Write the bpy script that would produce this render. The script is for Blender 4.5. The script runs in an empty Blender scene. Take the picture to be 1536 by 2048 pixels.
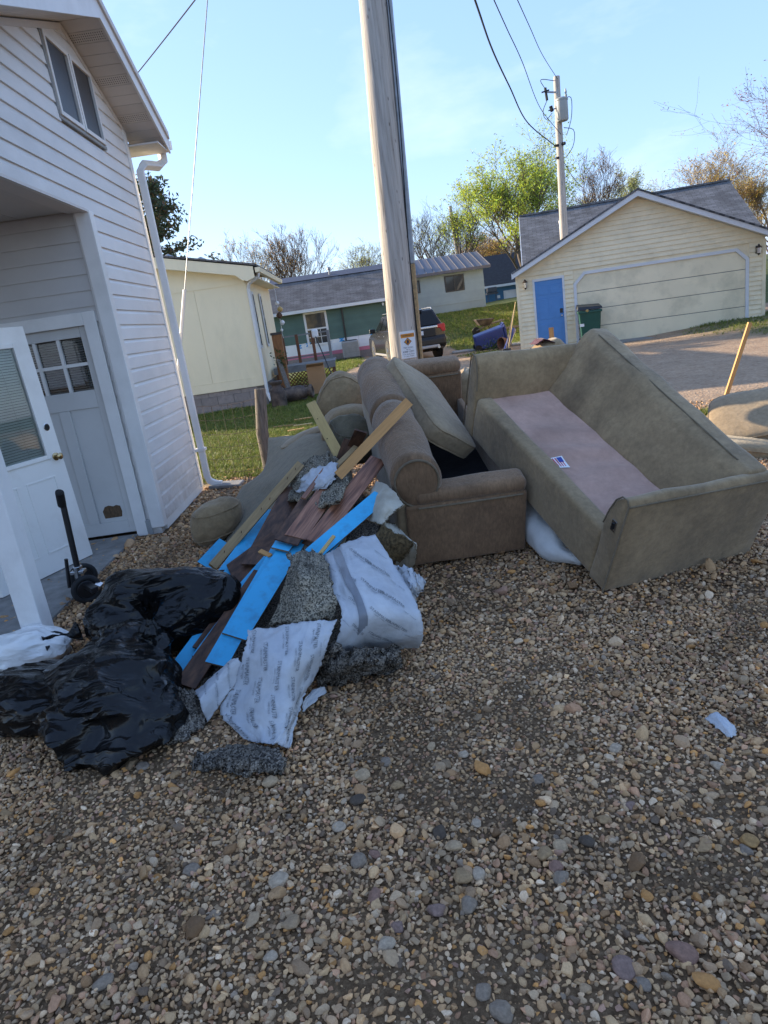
import bpy, bmesh, math, random
import numpy as np
from mathutils import Vector, Matrix, noise as mn

random.seed(7); np.random.seed(7)
SC = bpy.context.scene
COL = SC.collection

# ------------------------------------------------------------------ camera
FPX, EYE = 1340.0, 1.65                      # focal length in photo pixels, eye height in metres
PITCH, ROLL = math.radians(16.0), math.radians(8.3)
_cp, _sp, _cr, _sr = math.cos(PITCH), math.sin(PITCH), math.cos(ROLL), math.sin(ROLL)
C_FWD = Vector((0, _cp, -_sp)); _up0 = Vector((0, _sp, _cp)); _r0 = Vector((1, 0, 0))
C_RIGHT = _r0 * _cr - _up0 * _sr; C_UP = _up0 * _cr + _r0 * _sr
C_POS = Vector((0, 0, EYE))
cam_data = bpy.data.cameras.new('camera'); cam = bpy.data.objects.new('camera', cam_data); COL.objects.link(cam)
cam_data.sensor_fit = 'VERTICAL'; cam_data.sensor_height = 36.0; cam_data.lens = 36.0 * FPX / 2048.0
cam_data.clip_start = 0.05; cam_data.clip_end = 2000
mw = Matrix.Identity(4)
for i in range(3):
    mw[i][0] = C_RIGHT[i]; mw[i][1] = C_UP[i]; mw[i][2] = -C_FWD[i]; mw[i][3] = C_POS[i]
cam.matrix_world = mw
SC.camera = cam

# ------------------------------------------------------------------ sky, sun, exposure
SUN_EL, SUN_AZ = math.radians(16.5), math.atan2(-0.86, 0.50)     # azimuth from +Y towards +X
world = bpy.data.worlds.new('World'); SC.world = world; world.use_nodes = True
wn, wl = world.node_tree.nodes, world.node_tree.links
sky = wn.new('ShaderNodeTexSky'); sky.sky_type = 'NISHITA'; sky.sun_disc = False
sky.sun_elevation = SUN_EL; sky.sun_rotation = SUN_AZ
sky.air_density = 1.0; sky.dust_density = 0.5; sky.ozone_density = 1.3
bg = wn['Background']; bg.inputs['Strength'].default_value = 0.15
_tc = wn.new('ShaderNodeTexCoord'); _mp = wn.new('ShaderNodeMapping'); _mp.inputs['Scale'].default_value = (1.2, 1.2, 3.2)
_mp.inputs['Location'].default_value = (0.9, 0.4, 0.2)
_nz = wn.new('ShaderNodeTexNoise'); _nz.inputs['Scale'].default_value = 1.7; _nz.inputs['Detail'].default_value = 7; _nz.inputs['Roughness'].default_value = 0.55
_rp = wn.new('ShaderNodeValToRGB'); _rp.color_ramp.elements[0].position = 0.55; _rp.color_ramp.elements[1].position = 0.85
_rp.color_ramp.elements[0].color = (0, 0, 0, 1); _rp.color_ramp.elements[1].color = (0.45, 0.45, 0.45, 1)
_mx = wn.new('ShaderNodeMix'); _mx.data_type = 'RGBA'; _mx.inputs['B'].default_value = (4.2, 4.2, 4.3, 1)
wl.new(_tc.outputs['Generated'], _mp.inputs['Vector']); wl.new(_mp.outputs['Vector'], _nz.inputs['Vector'])
wl.new(_nz.outputs['Fac'], _rp.inputs['Fac']); wl.new(_rp.outputs['Color'], _mx.inputs['Factor'])
_even = wn.new('ShaderNodeMix'); _even.data_type = 'RGBA'; _even.inputs['Factor'].default_value = 0.7; _even.inputs['B'].default_value = (0.95, 1.53, 2.95, 1)   # evens the clear sky out as the photograph shows it
wl.new(sky.outputs['Color'], _even.inputs['A']); wl.new(_even.outputs['Result'], _mx.inputs['A']); wl.new(_mx.outputs['Result'], bg.inputs['Color'])

sun_data = bpy.data.lights.new('sun', 'SUN'); sun = bpy.data.objects.new('sun', sun_data); COL.objects.link(sun)
sun_data.energy = 4.2; sun_data.angle = math.radians(0.5); sun_data.color = (1.0, 0.84, 0.62)
_sd = Vector((math.sin(SUN_AZ) * math.cos(SUN_EL), math.cos(SUN_AZ) * math.cos(SUN_EL), math.sin(SUN_EL)))
sun.rotation_euler = _sd.to_track_quat('Z', 'Y').to_euler(); sun.location = _sd * 60
vs = SC.view_settings
vs.view_transform = 'Standard'; vs.look = 'None'; vs.gamma = 1.0; vs.use_curve_mapping = False; vs.exposure = 1.55
SC.cycles.max_bounces = 8; SC.cycles.transparent_max_bounces = 12

# ------------------------------------------------------------------ measuring helpers (photo pixel -> point in the place)
def ray(px, py): return C_RIGHT * (px - 768) + C_UP * (1024 - py) + C_FWD * FPX
def gz(px, py, z=0.0):
    d = ray(px, py); return C_POS + d * ((z - EYE) / d.z)
def atY(px, py, Y):
    d = ray(px, py); return C_POS + d * (Y / d.y)
def atX(px, py, X):
    d = ray(px, py); return C_POS + d * (X / d.x)
def V(*a): return Vector(a)
def smooth(t): t = max(0.0, min(1.0, t)); return t * t * (3 - 2 * t)
def terrain(x, y):
    h = 1.42 * smooth((y - 26.5) / 8.5) * smooth((x - 0.8) / 3.4)
    h += 0.012 * mn.noise(Vector((x * 1.3, y * 1.3, 0)))
    h += 0.20 * smooth((x - 7.5) / 4.0) * smooth((y - 13) / 5.0)
    if y > 38: h += (y - 38) * 0.012
    return h

# ------------------------------------------------------------------ mesh builder
ORG = {}
class MB:
    def __init__(s): s.v = []; s.f = []
    def add(s, vs, fs):
        n = len(s.v); s.v += [Vector(p) for p in vs]; s.f += [tuple(i + n for i in f) for f in fs]; return s
    def hexa(s, p):      # 8 corners: bottom 0-3, top 4-7
        return s.add(p, [(3, 2, 1, 0), (4, 5, 6, 7), (0, 1, 5, 4), (1, 2, 6, 5), (2, 3, 7, 6), (3, 0, 4, 7)])
    def box(s, a, b):
        x0, y0, z0 = (min(a[i], b[i]) for i in range(3)); x1, y1, z1 = (max(a[i], b[i]) for i in range(3))
        return s.hexa([(x0, y0, z0), (x1, y0, z0), (x1, y1, z0), (x0, y1, z0), (x0, y0, z1), (x1, y0, z1), (x1, y1, z1), (x0, y1, z1)])
    def obox(s, c, ux, uy, uz):
        c, ux, uy, uz = Vector(c), Vector(ux), Vector(uy), Vector(uz)
        if ux.cross(uy).dot(uz) < 0: ux = -ux
        return s.hexa([c - ux - uy - uz, c + ux - uy - uz, c + ux + uy - uz, c - ux + uy - uz, c - ux - uy + uz, c + ux - uy + uz, c + ux + uy + uz, c - ux + uy + uz])
    def beam(s, a, b, w, t, nrm=(0, 0, 1)):      # w across, t along normal
        a, b = Vector(a), Vector(b); d = (b - a); L = d.length; d.normalize()
        n = Vector(nrm); n = (n - d * n.dot(d)).normalized(); wv = d.cross(n)
        return s.obox((a + b) / 2, wv * (w / 2), d * (L / 2), n * (t / 2))
    def prism(s, poly, o, ux, uy, ext):          # polygon in (ux,uy) at o, extruded by ext
        o, ux, uy, ext = Vector(o), Vector(ux), Vector(uy), Vector(ext)
        p = [o + ux * a + uy * b for a, b in poly]; n = len(p)
        if ux.cross(uy).dot(ext) < 0: p = p[::-1]
        q = [v + ext for v in p]
        return s.add(p + q, [tuple(range(n))[::-1], tuple(range(n, 2 * n))] + [(i, (i + 1) % n, (i + 1) % n + n, i + n) for i in range(n)])
    def tube(s, path, r, n=8, cap=True, squash=None):
        path = [Vector(p) for p in path]; m = len(path)
        rr = r if isinstance(r, (list, tuple)) else [r] * m
        base = len(s.v); prev = None
        for i, p in enumerate(path):
            d = (path[min(i + 1, m - 1)] - path[max(i - 1, 0)]).normalized()
            if prev is None:
                u = d.orthogonal().normalized()
            else:
                u = (prev - d * prev.dot(d)).normalized()
            prev = u; w = d.cross(u)
            for k in range(n):
                a = 2 * math.pi * (k + .5) / n; s.v.append(p + (u * math.cos(a) + w * math.sin(a)) * rr[i])
        for i in range(m - 1):
            for k in range(n):
                a = base + i * n + k; b = base + i * n + (k + 1) % n; s.f.append((a, b, b + n, a + n))
        if cap:
            s.f.append(tuple(base + k for k in range(n))[::-1]); s.f.append(tuple(base + (m - 1) * n + k for k in range(n)))
        return s
    def lathe(s, prof, o, ax=(0, 0, 1), n=20, cap=True):   # prof: (radius, height)
        o, ax = Vector(o), Vector(ax).normalized(); u = ax.orthogonal().normalized(); w = ax.cross(u); base = len(s.v)
        for r, h in prof:
            for k in range(n):
                a = 2 * math.pi * k / n; s.v.append(o + ax * h + (u * math.cos(a) + w * math.sin(a)) * r)
        for i in range(len(prof) - 1):
            for k in range(n):
                a = base + i * n + k; b = base + i * n + (k + 1) % n; s.f.append((a, b, b + n, a + n))
        if cap:
            s.f.append(tuple(base + k for k in range(n))[::-1]); s.f.append(tuple(base + (len(prof) - 1) * n + k for k in range(n)))
        return s
    def grid(s, fn, nu, nv, closed_u=False):
        base = len(s.v); cu = nu if closed_u else nu + 1
        for j in range(nv + 1):
            for i in range(cu): s.v.append(Vector(fn(i / nu, j / nv)))
        for j in range(nv):
            for i in range(nu):
                a = base + j * cu + i; b = base + j * cu + (i + 1) % cu; s.f.append((a, b, b + cu, a + cu))
        return s
    def map(s, fn): s.v = [Vector(fn(p)) for p in s.v]; return s
    def build(s, name, mat, parent=None, sm=None, bev=0.0, seg=2, solid=0.0, sub=0, base=None):
        me = bpy.data.meshes.new(name)
        if parent is not None: org = ORG[parent.name]
        elif base is not None: org = Vector(base)
        else:
            n = len(s.v); xs = [p.x for p in s.v]; ys = [p.y for p in s.v]; zs = [p.z for p in s.v]
            org = Vector(((min(xs) + max(xs)) / 2, (min(ys) + max(ys)) / 2, min(zs)))
        me.from_pydata([tuple(p - org) for p in s.v], [], s.f)
        if bev or sm is not None:
            bm = bmesh.new(); bm.from_mesh(me)
            if bev:
                ed = [e for e in bm.edges if len(e.link_faces) == 2 and e.calc_face_angle(0) > 0.5]
                if ed: bmesh.ops.bevel(bm, geom=ed, offset=bev, segments=seg, affect='EDGES', profile=0.5, clamp_overlap=True)
            bm.to_mesh(me); bm.free()
        if sm is not None:
            me.shade_smooth()
            if sm < 179: me.set_sharp_from_angle(angle=math.radians(sm))
        if mat: me.materials.append(M(mat) if isinstance(mat, str) else mat)
        o = bpy.data.objects.new(name, me); COL.objects.link(o)
        if parent is not None: o.parent = parent; ORG[o.name] = org
        else: o.location = org; ORG[o.name] = org
        if solid:
            md = o.modifiers.new('solid', 'SOLIDIFY'); md.thickness = solid; md.offset = -1
        if sub:
            md = o.modifiers.new('sub', 'SUBSURF'); md.levels = sub; md.render_levels = sub
        return o
def tag(o, label=None, cat=None, group=None, kind=None):
    if label: o['label'] = label
    if cat: o['category'] = cat
    if group: o['group'] = group
    if kind: o['kind'] = kind
    return o
def thing(name, label, cat, loc=(0, 0, 0), group=None):
    o = bpy.data.objects.new(name, None); COL.objects.link(o); o.location = loc; o.empty_display_size = 0.1
    ORG[o.name] = Vector(loc); return tag(o, label, cat, group)
def share(src, name, parent, delta, rot=None):     # copy of an alike piece, same mesh data
    c = src.copy(); c.name = name; COL.objects.link(c); c.parent = parent; c.location = Vector(delta)
    if rot is not None: c.rotation_euler = rot
    ORG[c.name] = ORG[parent.name]; return c

# ------------------------------------------------------------------ materials
MATS = {}
def M(n): return MATS[n]
def nt(name):
    m = bpy.data.materials.new(name); m.use_nodes = True; MATS[name] = m
    return m, m.node_tree.nodes, m.node_tree.links, m.node_tree.nodes['Principled BSDF']
def c4(c): return (c[0], c[1], c[2], 1)
def node(N, t, **k):
    n = N.new(t)
    for a, b in k.items():
        if a in n.inputs: n.inputs[a].default_value = b
        else: setattr(n, a, b)
    return n
def ramp(N, stops, interp='LINEAR'):
    r = N.new('ShaderNodeValToRGB'); r.color_ramp.interpolation = interp; e = r.color_ramp.elements
    while len(e) < len(stops): e.new(0.5)
    for el, (p, c) in zip(e, stops): el.position = p; el.color = c4(c) if not isinstance(c, float) else (c, c, c, 1)
    return r
def mixc(N, L, a, b, fac, mode='MIX'):
    m = N.new('ShaderNodeMix'); m.data_type = 'RGBA'; m.blend_type = mode
    for key, val in (('A', a), ('B', b)):
        if isinstance(val, (tuple, list)): m.inputs[key].default_value = c4(val)
        else: L.new(val, m.inputs[key])
    if isinstance(fac, (int, float)): m.inputs['Factor'].default_value = fac
    else: L.new(fac, m.inputs['Factor'])
    return m.outputs['Result']
def simple(name, c, rough=0.6, var=0.18, scale=6.0, c2=None, bump=0.0, bscale=60.0, spec=0.4, metal=0.0, rnd=0.0, dirt=None, dirt_amt=0.0, dirt_scale=3.0, stretch=(1, 1, 1), coat=0.0, detail=5):
    m, N, L, B = nt(name)
    tc = N.new('ShaderNodeTexCoord'); mp = node(N, 'ShaderNodeMapping', Scale=stretch); L.new(tc.outputs['Object'], mp.inputs['Vector'])
    nz = node(N, 'ShaderNodeTexNoise', Scale=scale, Detail=detail, Roughness=0.6); L.new(mp.outputs['Vector'], nz.inputs['Vector'])
    c2 = c2 or tuple(x * (1 - var * 2) for x in c); c1 = c if c2 is not None else c
    r = ramp(N, [(0.3, c2), (0.68, c1)]); L.new(nz.outputs['Fac'], r.inputs['Fac']); col = r.outputs['Color']
    if dirt:
        n2 = node(N, 'ShaderNodeTexNoise', Scale=dirt_scale, Detail=8, Roughness=0.65); L.new(mp.outputs['Vector'], n2.inputs['Vector'])
        r2 = ramp(N, [(0.48, 0.0), (0.75, dirt_amt)]); L.new(n2.outputs['Fac'], r2.inputs['Fac'])
        col = mixc(N, L, col, dirt, r2.outputs['Color'])
    if rnd:
        oi = N.new('ShaderNodeObjectInfo'); mr = node(N, 'ShaderNodeMapRange'); mr.inputs['To Min'].default_value = 1 - rnd; mr.inputs['To Max'].default_value = 1 + rnd
        L.new(oi.outputs['Random'], mr.inputs['Value']); hs = N.new('ShaderNodeHueSaturation'); L.new(mr.outputs['Result'], hs.inputs['Value']); L.new(col, hs.inputs['Color']); col = hs.outputs['Color']
    L.new(col, B.inputs['Base Color'])
    B.inputs['Roughness'].default_value = rough; B.inputs['Specular IOR Level'].default_value = spec; B.inputs['Metallic'].default_value = metal
    if coat: B.inputs['Coat Weight'].default_value = coat; B.inputs['Coat Roughness'].default_value = 0.05
    if bump:
        n3 = node(N, 'ShaderNodeTexNoise', Scale=bscale, Detail=4, Roughness=0.6); L.new(mp.outputs['Vector'], n3.inputs['Vector'])
        bp = node(N, 'ShaderNodeBump', Strength=bump, Distance=0.01); L.new(n3.outputs['Fac'], bp.inputs['Height']); L.new(bp.outputs['Normal'], B.inputs['Normal'])
    return m

simple('white_siding', (.72, .705, .685), .45, .06, 1.5, rnd=.03, dirt=(.36, .35, .33), dirt_amt=.35, dirt_scale=1.1, stretch=(1, 1, 2.2), bump=.05, bscale=30)
_m = MATS['white_siding']; _N, _L = _m.node_tree.nodes, _m.node_tree.links; _B = _N['Principled BSDF']; _src = _B.inputs['Base Color'].links[0].from_socket     # mud splashed on the lowest boards
_g = _N.new('ShaderNodeTexCoord'); _s = _N.new('ShaderNodeSeparateXYZ'); _L.new(_g.outputs['Object'], _s.inputs[0]); _mr = node(_N, 'ShaderNodeMapRange'); _mr.inputs['From Min'].default_value = .75; _mr.inputs['From Max'].default_value = .08; _L.new(_s.outputs['Z'], _mr.inputs['Value'])
_n = node(_N, 'ShaderNodeTexNoise', Scale=7.0, Detail=8, Roughness=.7); _L.new(_g.outputs['Object'], _n.inputs['Vector']); _r = ramp(_N, [(.35, 0.0), (.7, .75)]); _L.new(_n.outputs['Fac'], _r.inputs['Fac'])
_mu = _N.new('ShaderNodeMath'); _mu.operation = 'MULTIPLY'; _L.new(_mr.outputs[0], _mu.inputs[0]); _L.new(_r.outputs['Color'], _mu.inputs[1]); _L.new(mixc(_N, _L, _src, (.30, .25, .20), _mu.outputs[0]), _B.inputs['Base Color'])
simple('white_siding_shaded', (.54, .515, .49), .5, .06, 1.5, rnd=.03, dirt=(.3, .29, .28), dirt_amt=.3, dirt_scale=1.2)  # white siding of the porch alcove, its shade put into the colour as grey
simple('white_trim', (.76, .74, .71), .4, .06, 2.0, dirt=(.4, .38, .35), dirt_amt=.3, dirt_scale=2.5)
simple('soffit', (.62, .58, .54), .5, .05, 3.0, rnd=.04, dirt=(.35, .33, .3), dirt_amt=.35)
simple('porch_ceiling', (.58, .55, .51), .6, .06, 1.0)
simple('grey_door', (.58, .57, .55), .45, .05, 2.0, dirt=(.33, .32, .3), dirt_amt=.3, dirt_scale=4)
simple('bare_wood_patch', (.16, .095, .05), .8, .35, 30, stretch=(6, 6, 1))
simple('white_door_paint', (.82, .80, .75), .35, .03, 2.0, dirt=(.42, .35, .28), dirt_amt=.32, dirt_scale=2.2)
simple('post_paint', (.78, .76, .73), .45, .05, 3.0, dirt=(.45, .42, .38), dirt_amt=.35, dirt_scale=5, bump=.1, bscale=40)
simple('kickboard', (.30, .31, .31), .7, .12, 4)
simple('concrete', (.30, .29, .27), .9, .2, 9, bump=.3, bscale=120, dirt=(.14, .12, .1), dirt_amt=.5)
simple('brass', (.50, .38, .20), .25, .1, 10, metal=1.0)
simple('black_metal', (.015, .015, .017), .35, .2, 12, spec=.5)
simple('black_rubber', (.02, .02, .021), .75, .3, 20, bump=.1)
simple('chrome', (.55, .56, .58), .25, .1, 20, metal=1.0)
simple('dark_hole', (.02, .018, .015), .8)
simple('blind', (.55, .56, .50), .5, .05, 4, rnd=.04)
simple('roof_grey', (.16, .16, .17), .9, .25, 8, bump=.4, bscale=90)
# glass: dark reflective pane
m, N, L, B = nt('glass_dark'); B.inputs['Base Color'].default_value = (.025, .03, .034, 1); B.inputs['Roughness'].default_value = .06; B.inputs['Specular IOR Level'].default_value = .6
m, N, L, B = nt('glass_clear')
B.inputs['Base Color'].default_value = (.8, .85, .85, 1); B.inputs['Roughness'].default_value = .02; B.inputs['Transmission Weight'].default_value = 1.0; B.inputs['IOR'].default_value = 1.45
simple('screen_mesh', (.05, .052, .058), .35, .3, 25, spec=.5, stretch=(1, 8, 1))

# ================================================================== GROUND
def nz2(x, y, s, o=0.0): return mn.noise(Vector((x * s + o, y * s - o, o)))
def lawn_mask(x, y):
    e = 0.35 * nz2(x, y, .9, 3.1) + 0.2 * nz2(x, y, 2.7, 1.3)
    a = 0.0
    if y > 7.6: a = max(a, smooth((-0.55 + .75 * smooth((y - 24) / 4) - x + e) / .5) * smooth((y - 8.0 + e * .5) / .4))
    a = max(a, smooth((y - 25.2 + e - 3.5 * smooth((4.4 - x) / 1.2)) / .8) * smooth((x - 3.3 + e) / .6))
    a = max(a, .75 * smooth((y - 15.2 + e * 2.2) / .9) * smooth((21.0 - y) / .6) * smooth((x - 8.6 + e * 2) / 1.5))
    a = max(a, .6 * smooth((y - 20.8 + e) / .8) * smooth((24.6 - y) / .6) * smooth((x - 3.35 + e) / .4) * smooth((4.9 - x) / .4))
    a = max(a, .8 * smooth((.34 - math.hypot((x - 4.15) * .7, y - 7.9) + e * .3) / .2))
    return a
def axis(bounds):
    out = []
    for a, b, st in bounds:
        n = max(1, round((b - a) / st)); out += [a + (b - a) * i / n for i in range(n)]
    return out + [bounds[-1][1]]
gx = axis([(-260, -60, 40), (-60, -14, 4), (-14, 18, .3), (18, 60, 3), (60, 300, 40)])
gy = axis([(-40, -2, 4), (-2, 38, .3), (38, 80, 3), (80, 420, 40)])
gv = [(x, y, terrain(x, y)) for y in gy for x in gx]
nx = len(gx); gf = [(j * nx + i, j * nx + i + 1, (j + 1) * nx + i + 1, (j + 1) * nx + i) for j in range(len(gy) - 1) for i in range(nx - 1)]
me = bpy.data.meshes.new('ground'); me.from_pydata(gv, [], gf); me.shade_smooth()
at = me.attributes.new('lawn', 'FLOAT', 'POINT'); at.data.foreach_set('value', [lawn_mask(p[0], p[1]) for p in gv])
at = me.attributes.new('yard', 'FLOAT', 'POINT'); at.data.foreach_set('value', [smooth((p[1] - 7.0 + .6 * nz2(p[0], p[1], .7)) / 1.6) for p in gv])
ground = bpy.data.objects.new('ground', me); COL.objects.link(ground); tag(ground, kind='structure')
m, N, L, B = nt('earth')
tc = N.new('ShaderNodeTexCoord')
def nzn(scale, detail=6, rough=.6):
    n = node(N, 'ShaderNodeTexNoise', Scale=scale, Detail=detail, Roughness=rough); L.new(tc.outputs['Object'], n.inputs['Vector']); return n.outputs['Fac']
def rampo(src, stops):
    r = ramp(N, stops); L.new(src, r.inputs['Fac']); return r.outputs['Color']
soil = rampo(nzn(45, 8, .75), [(.3, (.05, .028, .013)), (.5, (.12, .072, .037)), (.75, (.28, .185, .105))])
dirt_c = rampo(nzn(3, 8, .65), [(.3, (.27, .175, .105)), (.5, (.39, .26, .16)), (.72, (.48, .34, .22))])
vor = node(N, 'ShaderNodeTexVoronoi', Scale=26.0); L.new(tc.outputs['Object'], vor.inputs['Vector'])
dirt_c = mixc(N, L, dirt_c, rampo(vor.outputs['Color'], [(.1, (.18, .12, .08)), (.9, (.46, .36, .26))]), .42)
lawn_c = rampo(nzn(5, 6, .6), [(.3, (.06, .075, .02)), (.55, (.10, .115, .03)), (.8, (.16, .14, .055))])
al = node(N, 'ShaderNodeAttribute', attribute_name='lawn'); ay = node(N, 'ShaderNodeAttribute', attribute_name='yard')
col = mixc(N, L, soil, dirt_c, ay.outputs['Fac'])
wet = rampo(nzn(.7, 5, .6), [(.45, 0.0), (.7, .18)]); col = mixc(N, L, col, (.10, .075, .055), wet)
col = mixc(N, L, col, lawn_c, al.outputs['Fac'])
L.new(col, B.inputs['Base Color']); B.inputs['Roughness'].default_value = .95; B.inputs['Specular IOR Level'].default_value = .2
bp = node(N, 'ShaderNodeBump', Strength=.6, Distance=.02); mxh = N.new('ShaderNodeMath'); mxh.operation = 'ADD'
L.new(vor.outputs['Distance'], mxh.inputs[0]); L.new(nzn(60, 5), mxh.inputs[1]); L.new(mxh.outputs[0], bp.inputs['Height']); L.new(bp.outputs['Normal'], B.inputs['Normal'])
me.materials.append(m)

# ---- scatter: points with per-instance rotation, size, variant and colour, realised by geometry nodes
def stone_mesh(name, seed, sub, mat, amp=.22, round_=.5):
    rs = random.Random(seed); bm = bmesh.new(); bmesh.ops.create_icosphere(bm, subdivisions=sub, radius=1.0)
    planes = []
    for k in range(10 + seed % 5):
        n = Vector((rs.gauss(0, 1), rs.gauss(0, 1), rs.gauss(0, 1))).normalized(); planes.append((n, rs.uniform(.60, .86)))
    for v in bm.verts:
        p = v.co.copy()
        for n, d in planes:
            e = p.dot(n) - d
            if e > 0: p -= n * e * (1 - round_ * .4)
        p *= 1 + amp * .3 * mn.noise(p * 1.7 + Vector((seed * 3.1, 0, 0)))
        v.co = p
    bm.normal_update(); me = bpy.data.meshes.new(name); bm.to_mesh(me); bm.free()
    me.shade_smooth(); me.set_sharp_from_angle(angle=math.radians(30)); me.materials.append(mat)
    return me
def chip_mesh(name, seed, mat):               # broken, angular stone: hull of a few points, edges just worn off
    rs = random.Random(seed); bm = bmesh.new()
    for k in range(rs.randint(11, 17)):
        d = Vector((rs.gauss(0, 1), rs.gauss(0, 1), rs.gauss(0, 1))).normalized() * rs.uniform(.78, 1.02); bm.verts.new(d)
    r = bmesh.ops.convex_hull(bm, input=bm.verts[:]); 
    for v in [v for v in bm.verts if not v.link_faces]: bm.verts.remove(v)
    bmesh.ops.dissolve_limit(bm, angle_limit=.22, verts=bm.verts[:], edges=bm.edges[:])
    bmesh.ops.bevel(bm, geom=bm.edges[:], offset=.085, segments=1, affect='EDGES', clamp_overlap=True); bmesh.ops.recalc_face_normals(bm, faces=bm.faces)
    me = bpy.data.meshes.new(name); bm.to_mesh(me); bm.free(); me.shade_smooth(); me.set_sharp_from_angle(angle=math.radians(34)); me.materials.append(mat); return me
def scatter(name, pts, rot, scl, idx, colr, sources, mat):
    c = bpy.data.collections.new(name + '_kinds')
    for i, sm_ in enumerate(sources):
        so = bpy.data.objects.new('%s_kind_%02d' % (name, i), sm_); c.objects.link(so)
    me = bpy.data.meshes.new(name); me.vertices.add(len(pts)); me.vertices.foreach_set('co', np.asarray(pts, np.float32).ravel())
    for nm, ty, arr, key in (('rot', 'FLOAT_VECTOR', rot, 'vector'), ('scl', 'FLOAT_VECTOR', scl, 'vector'), ('idx', 'INT', idx, 'value'), ('tint', 'FLOAT_COLOR', colr, 'color')):
        a = me.attributes.new(nm, ty, 'POINT'); a.data.foreach_set(key, np.asarray(arr, np.int32 if ty == 'INT' else np.float32).ravel())
    me.materials.append(mat)
    o = bpy.data.objects.new(name, me); COL.objects.link(o)
    g = bpy.data.node_groups.new(name + '_nodes', 'GeometryNodeTree')
    g.interface.new_socket('Geometry', in_out='INPUT', socket_type='NodeSocketGeometry'); g.interface.new_socket('Geometry', in_out='OUTPUT', socket_type='NodeSocketGeometry')
    n = g.nodes; l = g.links
    gi = n.new('NodeGroupInput'); go = n.new('NodeGroupOutput'); m2p = n.new('GeometryNodeMeshToPoints'); iop = n.new('GeometryNodeInstanceOnPoints')
    ci = n.new('GeometryNodeCollectionInfo'); ci.inputs['Collection'].default_value = c; ci.inputs['Separate Children'].default_value = True; ci.inputs['Reset Children'].default_value = True
    def attr(nm, ty):
        a = n.new('GeometryNodeInputNamedAttribute'); a.data_type = ty; a.inputs['Name'].default_value = nm; return a.outputs['Attribute']
    e2r = n.new('FunctionNodeEulerToRotation')
    l.new(gi.outputs[0], m2p.inputs['Mesh']); l.new(m2p.outputs[0], iop.inputs['Points']); l.new(ci.outputs[0], iop.inputs['Instance'])
    iop.inputs['Pick Instance'].default_value = True
    l.new(attr('idx', 'INT'), iop.inputs['Instance Index']); l.new(attr('rot', 'FLOAT_VECTOR'), e2r.inputs[0]); l.new(e2r.outputs[0], iop.inputs['Rotation']); l.new(attr('scl', 'FLOAT_VECTOR'), iop.inputs['Scale'])
    l.new(iop.outputs[0], go.inputs[0])
    md = o.modifiers.new('scatter', 'NODES'); md.node_group = g
    return o
def tint_material(name, rough, spec, tex_amt=.35, tex_scale=3.0, transl=0.0):
    m, N, L, B = nt(name); a = node(N, 'ShaderNodeAttribute', attribute_name='tint'); a.attribute_type = 'INSTANCER'
    tc = N.new('ShaderNodeTexCoord'); n = node(N, 'ShaderNodeTexNoise', Scale=tex_scale, Detail=5, Roughness=.7); L.new(tc.outputs['Object'], n.inputs['Vector'])
    r = ramp(N, [(.3, 1 - tex_amt), (.7, 1.0)]); L.new(n.outputs['Fac'], r.inputs['Fac'])
    c = mixc(N, L, a.outputs['Color'], r.outputs['Color'], 1.0, 'MULTIPLY')
    L.new(c, B.inputs['Base Color']); B.inputs['Roughness'].default_value = rough; B.inputs['Specular IOR Level'].default_value = spec
    if transl:
        t = N.new('ShaderNodeBsdfTranslucent'); L.new(c, t.inputs['Color']); mx = N.new('ShaderNodeMixShader'); mx.inputs[0].default_value = transl
        L.new(B.outputs[0], mx.inputs[1]); L.new(t.outputs[0], mx.inputs[2]); L.new(mx.outputs[0], N['Material Output'].inputs['Surface'])
    return m
rng = np.random.default_rng(11)
PAL = np.array([(.42, .31, .19), (.38, .32, .235), (.32, .25, .175), (.50, .42, .31), (.25, .175, .105), (.41, .275, .19), (.28, .255, .22), (.45, .27, .11), (.15, .125, .10), (.58, .52, .42), (.35, .25, .205), (.44, .345, .22)])
PW = np.array([19, 15, 13, 9, 9, 6, 2, 4, 4, 3, 2, 14.]); PW /= PW.sum()
def gravel_points(x0, x1, y0, y1, cell, mean, edge):
    nxx, nyy = int((x1 - x0) / cell), int((y1 - y0) / cell)
    X, Y = np.meshgrid(np.arange(nxx), np.arange(nyy)); X = x0 + (X.ravel() + rng.uniform(-.1, 1.1, X.size)) * cell; Y = y0 + (Y.ravel() + rng.uniform(-.1, 1.1, X.size)) * cell
    keep = np.abs(X) < (.66 * Y + 1.35)
    return X[keep], Y[keep]
gp = []; 
for (x0, x1, y0, y1, cell, mean) in ((-3.2, 3.2, .55, 3.2, .0142, .0088), (-4.6, 5.2, 3.2, 6.0, .0195, .0112), (-5.5, 6.2, 6.0, 8.9, .030, .0155)):
    X, Y = gravel_points(x0, x1, y0, y1, cell, mean, 0); gp.append(np.stack([X, Y, np.full(X.size, mean)], 1))
gp = np.concatenate(gp); X, Y, Mn = gp.T
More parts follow.
